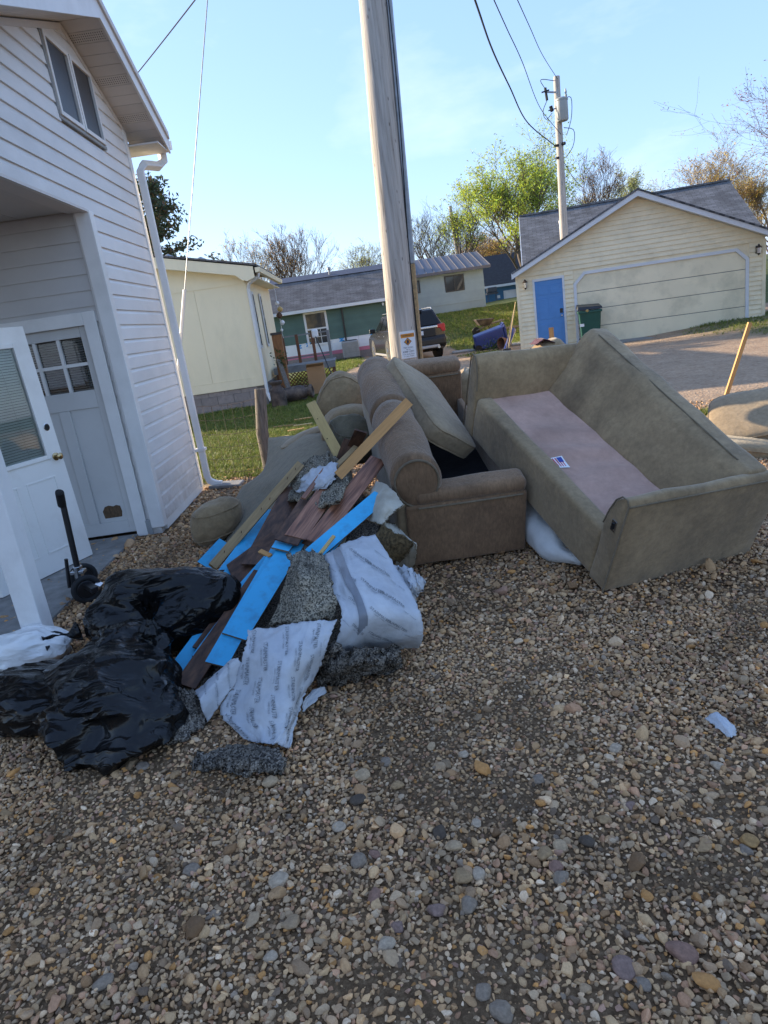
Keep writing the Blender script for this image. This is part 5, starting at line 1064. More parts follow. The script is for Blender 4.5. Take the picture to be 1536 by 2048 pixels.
for (x, z0) in ((.26, 1.86), (6.66, 1.86)):
    LMP = thing('wall_lamp', 'bronze lantern beside the %s of the cream garage' % ('blue side door' if x < 3 else 'wide panelled door'), 'wall lamp'); garage_frame(LMP, (x, GY - .1, z0))
    b = MB(); b.box((x - .05, GY - .04, z0 + .06), (x + .05, GY - .015, z0 + .26)); b.build('back_plate', 'lamp_bronze', LMP)
    b = MB(); b.lathe([(.01, .30), (.05, .24), (.075, .22), (.07, .20)], (x, GY - .14, z0), (0, 0, 1), 8); b.tube([(x, GY - .03, z0 + .2), (x, GY - .08, z0 + .3), (x, GY - .14, z0 + .29)], .01, 6); b.build('cap', 'lamp_bronze', LMP)
    b = MB(); b.lathe([(.06, .20), (.05, .06)], (x, GY - .14, z0), (0, 0, 1), 6); b.build('glass', 'chrome', LMP)
    b = MB(); b.lathe([(.055, .06), (.03, .03), (.008, .0)], (x, GY - .14, z0), (0, 0, 1), 8); b.build('finial', 'lamp_bronze', LMP)
# green wheeled bin
bx, by = 2.02, -.55; BIN = garage_frame(thing('wheelie_bin', 'dark green wheelie bin with black lid before the cream garage', 'wheelie bin'), (bx, by, 0))
b = MB(); b.hexa([(bx - .24, by - .27, .05), (bx + .24, by - .27, .05), (bx + .24, by + .2, .05), (bx - .24, by + .2, .05), (bx - .31, by - .34, 1.02), (bx + .31, by - .34, 1.02), (bx + .31, by + .34, 1.02), (bx - .31, by + .34, 1.02)]); b.build('body', 'bin_green', BIN, bev=.03)
b = MB(); b.box((bx - .335, by - .37, .96), (bx + .335, by + .36, 1.03)); b.build('rim', 'bin_green', BIN, bev=.015)
b = MB(); b.hexa([(bx - .35, by - .38, 1.06), (bx + .35, by - .38, 1.05), (bx + .35, by + .38, 1.08), (bx - .35, by + .38, 1.12), (bx - .33, by - .33, 1.16), (bx + .33, by - .33, 1.12), (bx + .32, by + .36, 1.18), (bx - .32, by + .36, 1.22)]); b.build('lid', 'bin_black', BIN, bev=.02)
for s in (-1, 1):
    b = MB(); b.lathe([(.12, -.03), (.12, .03)], (bx + s * .27, by + .24, .12), (1, 0, 0), 16); b.build('wheel', 'black_rubber', BIN, bev=.01)
b = MB(); b.box((bx - .30, by - .335, .60), (bx - .18, by - .32, .68)); b.build('sticker', 'label_white', BIN)
b = MB(); b.lathe([(.0, -.04), (.04, -.02), (.045, .02), (.0, .045)], (0, 0, 0), (0, 0, 1), 10); o = b.build('rag', 'pine_yellow', sm=60, base=(0, 0, 0)); garage_frame(o, (bx - .08, by - .37, 1.03)); tag(o, 'yellow rag poking out from the lid of the green bin', 'rag')

# ---- house behind the garage: big grey roof (same frame)
HB = garage_frame(thing('neighbour_house', 'house with broad grey shingle roof rising behind the cream garage', 'house'), (0, 0, 0))
X0, X1, RY, zrid, EY, EZ = .20, 8.50, 10.0, 4.98, 5.6, 2.75
roof_slab(HB, 'roof', (X0, EY, EZ), (X1, EY, EZ), (X0, RY, zrid), .08, 'shingle_grey'); roof_slab(HB, 'roof', (X1, 14.4, EZ), (X0, 14.4, EZ), (X1, RY, zrid), .08, 'shingle_grey')
b = MB(); b.prism([(EY + .3, 0), (14.1, 0), (14.1, EZ - .05), (RY, zrid - .2), (EY + .3, EZ - .05)], (X0 + .25, 0, 0), (0, 1, 0), (0, 0, 1), (X1 - X0 - .5, 0, 0)); b.build('wall', 'cream_siding', HB)
b = MB(); b.prism([(EY, EZ - .14), (RY, zrid - .14), (RY, zrid + .0), (EY, EZ + .0)], (X0 - .03, 0, 0), (0, 1, 0), (0, 0, 1), (.026, 0, 0)); b.build('rake_fascia', 'trim_white', HB)
b = MB(); b.box((X0, RY - .1, zrid - .02), (X1, RY + .1, zrid + .05)); b.build('ridge_cap', 'shingle_grey', HB)
b = MB(); b.lathe([(.05, 0), (.05, .75), (.065, .75), (.065, .85)], (1.75, 7.2, 3.45), (0, 0, 1), 12); b.build('vent_pipe', 'trim_white', HB, sm=40)

# ---- cream mobile home
CY, CX = 16.8, -2.48
CH = thing('mobile_home', 'pale yellow mobile home on concrete blocks with white downspout', 'mobile home', (-5, 19, 0))
def zc(x): return 3.0 + (-2.2 - x) * .215
b = MB(); b.prism([(-9.8, .5), (CX, .5), (CX, zc(CX) + .05), (-5.9, zc(-5.9) + .05), (-9.8, 3.0)], (0, CY + .02, 0), (1, 0, 0), (0, 0, 1), (0, 4.6, 0)); b.build('wall', 'cream_panel', CH)
for k in range(6):          # vertical sheet panels
    x1 = CX - .002 - k * 1.215; b = MB(); b.box((x1 - 1.209, CY, .70), (x1, CY + .025, 2.9)); b.build('wall_panel', 'cream_panel', CH)
b = MB(); b.box((-9.8, CY - .018, .49), (CX + .004, CY + .02, .695)); b.build('skirt_band', 'cream_panel', CH)
b = MB(); b.box((-9.8, CY - .016, 2.88), (CX + .0, CY + .02, 3.0)); b.build('band_trim', 'cream_panel', CH)
b = MB(); b.box((CX - .12, CY - .02, .50), (CX + .022, CY + .1, 2.88)); b.build('corner_trim', 'cream_panel', CH)
b = MB(); b.prism([(-2.18, 2.96), (-2.36, 2.90), (-2.48, 2.94), (-2.62, 3.06), (-5.9, zc(-5.9)), (-5.9, zc(-5.9) + .24), (-2.18, 3.2)], (0, CY - .30, 0), (1, 0, 0), (0, 0, 1), (0, .035, 0)); b.build('rake_fascia', 'cream_panel', CH)
b = MB(); b.hexa([(-2.2, CY - .27, 2.985), (-2.2, CY + .03, 2.985), (-5.9, CY + .03, zc(-5.9) - .01), (-5.9, CY - .27, zc(-5.9) - .01), (-2.2, CY - .27, 3.0), (-2.2, CY + .03, 3.0), (-5.9, CY + .03, zc(-5.9) + .01), (-5.9, CY - .27, zc(-5.9) + .01)]); b.build('rake_soffit', 'cream_panel', CH)
roof_slab(CH, 'roof', (-2.12, CY + 4.75, 3.215), (-2.12, CY - .32, 3.215), (-5.9, CY + 4.75, zc(-5.9) + .26), .04, 'shingle_brown'); roof_slab(CH, 'roof', (-9.7, CY - .32, 3.215), (-9.7, CY + 4.75, 3.215), (-5.9, CY - .32, zc(-5.9) + .26), .04, 'shingle_brown')
b = MB(); b.prism([(0, 0), (.09, .01), (.11, .11), (0, .11)], (-2.14, CY - .3, 3.06), (1, 0, 0), (0, 0, 1), (0, 5.0, 0)); b.build('gutter', 'cream_panel', CH)
b = MB(); b.box((CX, CY, 2.95), (-2.15, CY + 4.6, 2.965)); b.build('eave_soffit', 'cream_panel', CH)
b = MB(); b.tube([(-2.10, CY - .1, 3.06), (-2.12, CY - .1, 2.98), (-2.36, CY - .09, 2.86), (CX + .07, CY - .05, 2.74), (CX + .07, CY - .05, .3), (CX + .13, CY - .12, .1)], .04, 4); b.build('downspout', 'trim_white', CH)
for (px0, px1) in ((17.35, 17.6), (18.75, 19.0)):
    b = MB(); b.box((CX + .02, px0, 1.35), (CX + .05, px1, 2.72)); WN = b.build('window', 'trim_white', CH); b = MB(); b.box((CX + .05, px0 + .05, 1.42), (CX + .056, px1 - .05, 2.65)); b.build('pane', 'glass_dark', WN)
# foundation blocks
first = None
for row in range(3):
    for k in range(17):
        x1 = CX + .03 - k * .405 + (.2 if row % 2 else 0) - .2; 
        if x1 < -6: continue
        h = .195 if row < 2 else .10; z0 = -.02 + row * .20
        b = MB(); b.box((x1 - .395, CY + .012, z0), (min(x1, CX + .05), CY + .16, z0 + h)); b.build('concrete_block', 'block_grey', CH)
for row in range(2):
    for k in range(9):
        b = MB(); b.box((CX - .1, CY + .17 + k * .405, -.02 + row * .2), (CX + .05, CY + .17 + k * .405 + .395, .175 + row * .2)); b.build('concrete_block', 'block_grey', CH)
b = MB(); b.box((CX - 3.5, CY + .03, -.05), (CX + .035, CY + .1, .49)); b.box((CX - .08, CY + .1, -.05), (CX + .035, CY + 4.5, .5)); b.build('mortar_core', 'mortar', CH)
for (px, py, r) in ((338, 524, .16), (402, 524, .15)):
    p = atY(px, py, 18.6); x = p.x; zz = zc(x) + .2
    b = MB(); b.lathe([(.09, -.1), (.09, .12), (r, .14), (r, .2), (.03, .27)], (x, 18.6, zz), (0, 0, 1), 14); b.build('roof_vent', 'ac_grey', CH, sm=40)
# wind chime and ornaments hanging from the eave
WC = thing('wind_chime', 'hanging wind chime of small ornaments under the mobile home eave', 'wind chime', (-2.2, 19.6, 1.3))
b = MB(); b.tube([(-2.1, 19.6, 2.95), (-2.1, 19.6, 1.5)], .006, 4); b.build('cord', 'white_ball', WC)
for k, (dz, r, mt) in enumerate(((2.45, .06, 'white_ball'), (2.28, .08, 'pine_yellow'), (2.12, .09, 'laminate_dark'), (1.92, .07, 'white_ball'), (1.72, .04, 'white_ball'))):
    b = MB(); b.lathe([(.01, -r), (r * .8, -r * .5), (r, 0), (r * .7, r * .6), (.01, r)], (-2.1 + .05 * (k % 2), 19.6, dz), (0, 0, 1), 10); b.build('ornament', mt, WC, sm=60)

# ---- green house with white insulation boards
HY = 33.0; GH = thing('green_house', 'dark green sided house with brown grey roof and bare insulation boards', 'house', (-1, 35, 0))
HX0, HX1, EZG = -3.9, 2.6, 2.42
b = MB(); b.box((HX0, HY + .03, -.1), (HX1, HY + 6, EZG)); b.build('wall', 'green_siding', GH)
z = 1.02
while z < 2.34:
    if z + .1 < .92 or z > 2.34: segs = [(HX0, HX1)]
    else: segs = [(HX0, -2.44), (-1.34, HX1)]
    for (a, c) in segs: lap(GH, a, c, a, c, HY, z, min(z + .152, 2.40), 'green_siding', .018)
    z += .146
for k in range(5):
    x0 = HX0 + k * 1.3; b = MB(); b.box((x0, HY - .004, .50), (x0 + 1.294, HY + .03, 1.015)); b.build('insulation_board', 'foam_board', GH)
    b = MB(); b.box((x0, HY - .002, .33), (x0 + 1.294, HY + .03, .495)); b.build('insulation_board', 'foam_pink', GH)
for (lx, lz) in ((-3.0, .8), (-2.55, .85), (-.95, .86), (.55, .85), (1.6, .8)):
    b = MB(); b.prism([(0, 0), (.26, .0), (.26, .06), (.16, .06), (.28, .16), (.12, .2), (.0, .12), (.1, .1)], (lx, HY - .006, lz), (1, 0, 0), (0, 0, 1), (0, -.003, 0)); b.build('printed_mark', 'logo_blue', GH)
b = MB(); b.box((HX0, HY + .0, -.1), (HX1, HY + .04, .325)); b.build('footing', 'block_grey', GH)
roof_slab(GH, 'roof', (HX0 - .2, HY - .35, EZG + .12), (HX1, HY - .35, EZG + .12), (HX0 - .2, HY + 3.3, 4.15), .06, 'shingle_brown')
b = MB(); b.box((HX0 - .2, HY - .37, EZG - .03), (HX1, HY - .30, EZG + .11)); b.build('gutter', 'trim_white', GH)
b = MB(); b.box((HX0 - .2, HY - .30, EZG - .03), (HX1, HY + .03, EZG - .01)); b.build('eave_soffit', 'trim_white', GH)
b = MB(); b.prism([(HY + 2.9, 4.02), (HY + 3.6, 4.30), (HY + 3.6, 4.0)], (HX0 - .2, 0, 0), (0, 1, 0), (0, 0, 1), (6.7, 0, 0)); b.build('ridge_strip', 'metal_roof', GH)
b = MB(); b.tube([(-.60, HY - .08, 2.36), (-.60, HY - .06, .5)], .04, 6); b.build('downspout', 'black_metal', GH)
WX0, WX1, Wz0, Wz1 = -2.34, -1.44, .93, 2.30; b = MB(); w = .11
b.box((WX0 - .1, HY - .035, Wz0 - .1), (WX0, HY + .02, Wz1 + .08)); b.box((WX1, HY - .035, Wz0 - .1), (WX1 + .1, HY + .02, Wz1 + .08)); b.box((WX0, HY - .035, Wz1), (WX1, HY + .02, Wz1 + .08)); b.box((WX0, HY - .035, Wz0 - .1), (WX1, HY + .02, Wz0)); WN = b.build('window', 'trim_white', GH)
b = MB(); b.box((WX0, HY - .005, Wz0), (WX1, HY + .0, Wz1)); b.build('pane', 'glass_dark', WN)
b = MB(); b.box((WX0, HY - .02, 1.57), (WX1, HY - .006, 1.64)); b.build('meeting_rail', 'trim_white', WN)
for xx in (WX0 + .3, WX0 + .6):
    b = MB(); b.box((xx - .012, HY - .014, Wz0), (xx + .012, HY - .006, 1.57)); b.build('muntin', 'trim_white', WN)
b = MB(); b.box((WX0, HY - .014, 1.22), (WX1, HY - .006, 1.245)); b.build('muntin', 'trim_white', WN)
b = MB(); b.lathe([(.02, -.1), (.05, .0), (.0, .06)], (1.35, HY - .3, 2.3), (0, 0, 1), 8); b.build('flood_lamp', 'trim_white', GH)
pv = atY(658, 540, 36.2); b = MB(); b.lathe([(.05, -.5), (.05, 0), (.11, .02), (.09, .12), (.02, .16)], (pv.x, 36.2, pv.z), (0, 0, 1), 10); b.build('roof_vent', 'ac_grey', GH)
# air conditioner
AC = thing('air_conditioner', 'grey outdoor air conditioner unit against the white insulation boards', 'air conditioner', (-.4, 32.4, 0))
b = MB(); b.box((-.86, 31.9, .04), (.0, 32.75, .10)); b.build('base', 'bin_black', AC)
b = MB(); b.box((-.82, 31.95, .1), (-.04, 32.7, .86)); b.build('body', 'ac_grey', AC, bev=.03)
for k in range(8):
    b = MB(); b.box((-.79, 31.925, .16 + k * .085), (-.07, 31.95, .20 + k * .085)); b.build('louvre', 'ac_grey', AC)
b = MB(); b.lathe([(.34, 0), (.34, .03)], (-.43, 32.32, .86), (0, 0, 1), 18); b.build('fan_guard', 'bin_black', AC)

# ---- grey-blue house with metal roof, on the bank
AY = 35.2; AH = thing('grey_house', 'grey-blue sided house with dark metal roof on the grassy bank', 'house', (4.7, 37, 1.3)); AX0, AX1 = 2.4, 6.62
b = MB(); b.box((AX0, AY + .03, .6), (AX1, AY + 5, 3.32)); b.build('wall', 'greyblue_siding', AH)
z = 1.85
while z < 3.28:
    z1 = min(z + .132, 3.32); segs = [(AX0, AX1)]
    if z > 2.36 and z < 3.16: segs = [(AX0, 2.95), (3.42, 4.64), (5.64, AX1)] if z > 2.5 else [(AX0, 4.64), (5.64, AX1)]
    for (a, c) in segs: lap(AH, a, c, a, c, AY, z, z1, 'greyblue_siding', .016)
    z += .126
b = MB(); b.box((AX0, AY + .005, .6), (AX1, AY + .05, 1.85)); b.build('lower_wall', 'greyblue_siding', AH)
RZ = 4.36; RYR = AY + 3.0
SLP = roof_slab(AH, 'roof', (AX0 - .2, AY - .4, 3.42), (6.92, AY - .4, 3.42), (AX0 - .2, RYR, RZ), .06, 'metal_roof')
nse = 12; v0 = Vector((AX0 - .2, AY - .4, 3.425)); vr = Vector((AX0 - .2, RYR, RZ + .005))
for k in range(nse + 1):
    dx = Vector((k * (6.92 - AX0 + .2) / nse, 0, 0)); b = MB(); b.beam(v0 + dx, vr + dx, .03, .05, (0, -.3, 1)); b.build('roof_seam', 'metal_roof', AH)
b = MB(); b.box((AX0 - .2, AY - .42, 3.30), (6.94, AY - .38, 3.43)); b.build('fascia', 'metal_roof', AH)
b = MB(); b.box((AX0, AY - .38, 3.30), (6.9, AY + .03, 3.32)); b.build('eave_soffit', 'greyblue_siding', AH)
b = MB(); b.prism([(AY - .4, 3.3), (AY - .4, 3.42), (RYR, RZ), (RYR, RZ - .16)], (6.925, 0, 0), (0, 1, 0), (0, 0, 1), (.02, 0, 0)); b.build('rake_fascia', 'metal_roof', AH)
def dark_window(x0, x1, z0, z1):
    w = .06; b = MB(); y0 = AY - .03
    b.box((x0, y0, z0), (x0 + w, AY + .02, z1)); b.box((x1 - w, y0, z0), (x1, AY + .02, z1)); b.box((x0 + w, y0, z1 - w), (x1 - w, AY + .02, z1)); b.box((x0 + w, y0, z0), (x1 - w, AY + .02, z0 + w)); b.box(((x0 + x1) / 2 - .02, y0 + .003, z0 + w), ((x0 + x1) / 2 + .02, AY + .02, z1 - w))
    W_ = b.build('window', 'bin_black', AH); b = MB(); b.box((x0 + w, AY - .004, z0 + w), (x1 - w, AY + .0, z1 - w)); b.build('pane', 'glass_dark', W_)
dark_window(4.66, 5.62, 2.42, 3.20); dark_window(2.97, 3.40, 2.58, 3.18)
pv = atY(839, 545, AY + 1.2); b = MB(); b.lathe([(.045, -.3), (.045, .15), (.06, .15), (.06, .2)], (pv.x, AY + 1.2, pv.z), (0, 0, 1), 8); b.build('vent_pipe', 'trim_white', AH)

# ---- far blue house
BH = thing('blue_house', 'blue house with black roof and white door beyond the bank', 'house', (11, 52, 1.5)); zb = terrain(11, 50)
b = MB(); b.box((8.9, 50, .3), (15, 56, 2.72)); b.build('wall', 'blue_wall', BH)
roof_slab(BH, 'roof', (8.8, 49.6, 2.78), (15.2, 49.6, 2.78), (8.8, 53.5, 5.0), .08, 'roof_black'); b = MB(); b.box((8.8, 49.5, 2.6), (15.2, 49.6, 2.76)); b.build('gutter', 'trim_white', BH)
b = MB(); b.box((10.72, 49.93, .9), (11.62, 50.0, 2.30)); DF = b.build('door', 'trim_white', BH); b = MB(); b.box((10.86, 49.91, .9), (11.5, 49.935, 2.2)); b.build('panel', 'white_trim', DF)
b = MB(); b.box((10.25, 49.95, 1.85), (10.45, 50, 2.05)); b.build('meter', 'trim_white', BH)
simple('stuff_grey', (.10, .10, .11), .7, .3, 5)
for (x, lab) in ((9.7, 'dark barbecue grill standing before the blue house'), (12.1, 'dark garden chair beside the white door of the blue house')):
    zt = terrain(x, 49); G_ = thing('grill' if x < 11 else 'garden_chair', lab, 'grill' if x < 11 else 'chair', (x, 49, zt))
    b = MB(); 
    for s in (-.3, .3):
        for q in (-.2, .2): b.tube([(x + s, 49 + q, zt), (x + s * .9, 49 + q, zt + .55)], .02, 6)
    b.build('legs', 'stuff_grey', G_)['kind'] = 'stuff'; b = MB(); b.box((x - .4, 48.75, zt + .5), (x + .4, 49.25, zt + .62)); b.build('seat' if x > 11 else 'shelf', 'stuff_grey', G_)
    b = MB(); b.box((x - .35, 49.05 if x > 11 else 48.8, zt + .62), (x + .35, 49.25, zt + .98)); b.build('backrest' if x > 11 else 'hood', 'stuff_grey', G_, bev=.08)

# ================================================================== THINGS BY THE MOBILE HOME
def can(name, label, base, ax, mat='rusty_can', h=.62, r=.18):
    T = thing(name, label, 'milk can', tuple(base)); b = MB(); b.lathe([(r * .96, 0), (r, .03), (r, h * .55), (r * .86, h * .68), (r * .6, h * .77), (r * .58, h * .86)], base, ax, 20); b.build('body', mat, T, sm=45)
    b = MB(); b.lathe([(r * .62, h * .85), (r * .84, h * .92), (r * .84, h * .98), (r * .62, h), (r * .45, h * .96)], base, ax, 20); b.build('neck_rim', mat, T, sm=45)
    axv = Vector(ax).normalized(); sd = axv.orthogonal().normalized()
    for s in (-1, 1):
        b = MB(); c0 = Vector(base); b.tube([c0 + axv * h * .62 + sd * s * r * .93, c0 + axv * h * .70 + sd * s * r * 1.15, c0 + axv * h * .80 + sd * s * r * .9], .012, 6); b.build('handle', mat, T)
    return T
can('milk_can', 'rusty old milk can standing on the lawn by the mobile home', (-2.03, 15.7, 0), (0, 0, 1)); can('milk_can', 'rusty old milk can lying on its side behind the standing one', (-1.95, 16.35, .19), (.95, -.15, .06), h=.70, r=.19)
# tall wooden planter with plant
PLN = thing('planter_post', 'tall brown wooden planter with small plant by the mobile home corner', 'planter', (-2.05, 17.6, 0)); b = MB(); b.box((-2.16, 17.48, 0), (-1.92, 17.72, 1.62)); b.build('box', 'planter_wood', PLN, bev=.01)
b = MB(); b.box((-2.18, 17.46, 1.62), (-1.9, 17.74, 1.68)); b.build('cap', 'bin_black', PLN)
b = MB(); rs = random.Random(3)
for k in range(90):
    p = Vector((-2.02 + rs.gauss(0, .09), 17.42 + rs.gauss(0, .05), .98 + rs.gauss(0, .12))); d = Vector((rs.uniform(-1, 1), rs.uniform(-1, 1), rs.uniform(-.6, 1))).normalized() * .07; w_ = d.cross(Vector((rs.random(), rs.random(), rs.random()))).normalized() * .02; b.add([p, p + d * .5 + w_, p + d, p + d * .5 - w_], [(0, 1, 2, 3)])
b.build('foliage', 'leaf_green', PLN)
b = MB(); b.beam((-1.85, 16.9, .02), (-2.08, 17.4, 1.02), .16, .03, (.8, -.5, .2)); o = b.build('leaning_plank', 'weathered'); tag(o, 'weathered plank leaning against the wooden planter', 'plank')
# small deck with lattice and railing
DK = thing('deck', 'small brown deck with lattice skirt and railing by the mobile home', 'deck', (-1.6, 19.5, 0)); 
for k in range(9):
    b = MB(); b.box((-2.4, 18.6 + k * .145, .72), (-.72, 18.6 + k * .145 + .138, .755)); b.build('deck_board', 'deck_grey', DK)
b = MB(); b.box((-2.4, 18.57, .58), (-.72, 18.6, .72)); b.build('rim_board', 'deck_grey', DK)
for (x, h) in ((-2.3, .58), (-1.45, .58), (-.78, .58)):
    b = MB(); b.box((x - .045, 18.6, 0), (x + .045, 18.69, h)); b.build('post', 'deck_brown', DK)
for i in range(17):
    for sg in (1, -1):
        x0 = -2.4 + i * .1; xe = x0 + sg * .56; pts2 = []
        a, c = Vector((x0 + (0 if sg > 0 else .0), 18.585, .02)), Vector((xe, 18.585, .58))
        def clipx(p, q):
            out = []
            for t in (0, 1):
                pt = p.lerp(q, t); out.append(pt)
            for pt, ot in ((0, 1), (1, 0)):
                if out[pt].x < -2.35 or out[pt].x > -.8:
                    lim_ = -2.35 if out[pt].x < -2.35 else -.8; dx = out[ot].x - out[pt].x
                    if abs(dx) < 1e-6: return None
                    out[pt] = out[pt].lerp(out[ot], (lim_ - out[pt].x) / dx)
            return out
        r2 = clipx(a, c)
        if r2 and (r2[1] - r2[0]).length > .06: b = MB(); b.beam(r2[0] + Vector((0, .008 * sg, 0)), r2[1] + Vector((0, .008 * sg, 0)), .026, .007, (0, -1, 0)); b.build('lattice_slat', 'deck_brown', DK)
for x in (-2.15, -1.75, -1.3, -.85):
    b = MB(); b.box((x - .04, 19.75, .755), (x + .04, 19.83, 1.55)); b.build('rail_post', 'deck_grey' if x > -1 else 'deck_brown', DK)
for zz in (.9, 1.5):
    b = MB(); b.box((-2.2, 19.77, zz), (-.82, 19.81, zz + .04)); b.build('rail', 'deck_grey', DK)
b = MB(); b.hexa([(-1.42, 17.35, 0), (-.98, 17.3, 0), (-.98, 17.7, 0), (-1.42, 17.75, 0), (-1.42, 17.35, .72), (-.98, 17.3, .72), (-.98, 17.7, .72), (-1.42, 17.75, .72)]); CB = thing('cardboard_box', 'tall brown cardboard box standing on the lawn before the deck', 'box', (-1.2, 17.5, 0)); b.build('carton', 'cardboard', CB)
b = MB(); b.hexa([(-1.42, 17.36, .722), (-.98, 17.31, .722), (-.98, 17.32, .73), (-1.42, 17.37, .73), (-1.40, 17.2, .80), (-.96, 17.15, .80), (-.96, 17.16, .81), (-1.40, 17.21, .81)]); b.build('flap', 'cardboard', CB)
# string trimmer leaning on the railing
ST = thing('string_trimmer', 'black string trimmer leaning against the deck with motor head down', 'string trimmer', (-.75, 17.4, 0)); b = MB(); b.tube([(-.72, 17.4, .12), (-1.15, 18.5, 1.5)], .016, 8); b.build('shaft', 'black_metal', ST)
b = MB(); b.lathe([(.05, 0), (.11, .04), (.10, .16), (.05, .22)], (-.72, 17.35, .0), (-.2, .1, 1), 12); b.build('motor_head', 'bin_black', ST, sm=40); b = MB(); b.box((-1.22, 18.42, 1.4), (-1.05, 18.6, 1.62)); b.build('handle', 'white_ball', ST, bev=.04)
b = MB(); b.lathe([(.0, 0), (.1, .03), (.13, .12), (.08, .24), (.0, .27)], (-.45, 17.2, .0), (0, 0, 1), 12); o = b.build('black_bucket', 'bin_black', sm=50); tag(o, 'dark round tub lying by the string trimmer head', 'tub')
b = MB(); b.lathe([(.0, 0)] + [(.05 * math.sin(a), .05 - .05 * math.cos(a)) for a in [i * math.pi / 8 for i in range(1, 8)]] + [(.0, .1)], (-.25, 16.4, .0), (0, 0, 1), 14); o = b.build('ball', 'white_ball', sm=60); tag(o, 'small white ball on the lawn', 'ball')
b = MB(); b.box((-.6, 18.8, .0), (.3, 19.5, .05)); o = b.build('paving_slab', 'concrete', bev=.01); tag(o, 'flat grey paving slab on the grass behind the string trimmer', 'paving slab')

# fence post with wire fence on the lawn
fp = Vector((-1.33, 8.25, 0)); FENCE = thing('fence', 'thin wire fence across the lawn with weathered wooden post', 'fence', tuple(fp))
b = MB(); b.tube([(fp.x, fp.y, -.05), (fp.x - .01, fp.y, .5), (fp.x + .06, fp.y, 1.04)], [.085, .078, .07], 9); rough_up(b.v, .012, 7, 2); b.build('post', 'weathered', FENCE, sm=50)
for k, zz in enumerate((.08, .24, .4, .56, .74, .92)):
    p0, p1 = Vector((-2.12, 8.5, zz)), Vector((fp.x, fp.y - .08, zz + .02)); b = MB(); b.tube([p0.lerp(p1, t) + Vector((0, 0, -.03 * math.sin(t * 3.14))) for t in (0, .25, .5, .75, 1)], .0025, 4); b.build('wire', 'rusty_can', FENCE)
for k in range(6):
    t = (k + .5) / 6; p0 = Vector((-2.12, 8.5, 0)).lerp(Vector((fp.x, fp.y - .08, 0)), t); b = MB(); b.tube([p0 + Vector((0, 0, .05)), p0 + Vector((.01 * mn.noise(p0 * 9), 0, .90))], .002, 4); b.build('wire', 'rusty_can', FENCE)

# ================================================================== SUV
simple('car_paint', (.020, .020, .023), .18, .05, 2, spec=.25); simple('car_glass', (.006, .007, .008), .12, .02, 2, spec=.3); simple('car_black', (.015, .015, .016), .5, .1, 5); simple('tail_red', (.35, .012, .015), .2, .05, 5, coat=.5); simple('skid_silver', (.30, .30, .31), .4, .05, 5, metal=.5); simple('plate', (.55, .58, .62), .5, .15, 9, c2=(.35, .45, .6))
SX, SY, SA = 2.10, 24.15, math.atan2(.15, .99)
SUV = thing('suv', 'dark grey sport utility vehicle parked behind the utility pole', 'car', (SX, SY, 0)); SUV.rotation_euler = (0, 0, SA); ORG[SUV.name] = Vector((0, 0, 0))
W_ = .97
b = MB(); prof = [(.06, .42), (.0, .52), (-.03, .72), (.03, .80), (.05, 1.14), (.12, 1.20), (3.55, 1.14), (4.35, 1.06), (4.85, .92), (4.98, .66), (4.94, .36), (4.5, .27), (.5, .27)]
b.prism(prof, (-W_, 0, 0), (0, 1, 0), (0, 0, 1), (2 * W_, 0, 0)); BODY = b.build('body', 'car_paint', SUV, sm=35, bev=.07, seg=3)
b = MB(); yb0, yb1, yt0, yt1 = .10, 3.62, .42, 2.75; b.hexa([(-.93, yb0, 1.15), (.93, yb0, 1.15), (.93, yb1, 1.12), (-.93, yb1, 1.12), (-.71, yt0, 1.72), (.71, yt0, 1.72), (.71, yt1, 1.70), (-.71, yt1, 1.70)]); b.build('cabin', 'car_paint', SUV, sm=35, bev=.06, seg=3)
def quad(pts, mat, name, parent=None): q = MB(); q.prism([(0, 0)], (0, 0, 0), (1, 0, 0), (0, 1, 0), (0, 0, .01)) if False else q.add([Vector(p) for p in pts], [tuple(range(len(pts)))]); return q.build(name, mat, parent or SUV, solid=.008)
def cabp(s, y, f):   # point on the cabin side skin, s = side, f = 0 sill .. 1 roof
    return (s * (.945 - .222 * f), y, 1.17 + .52 * f)
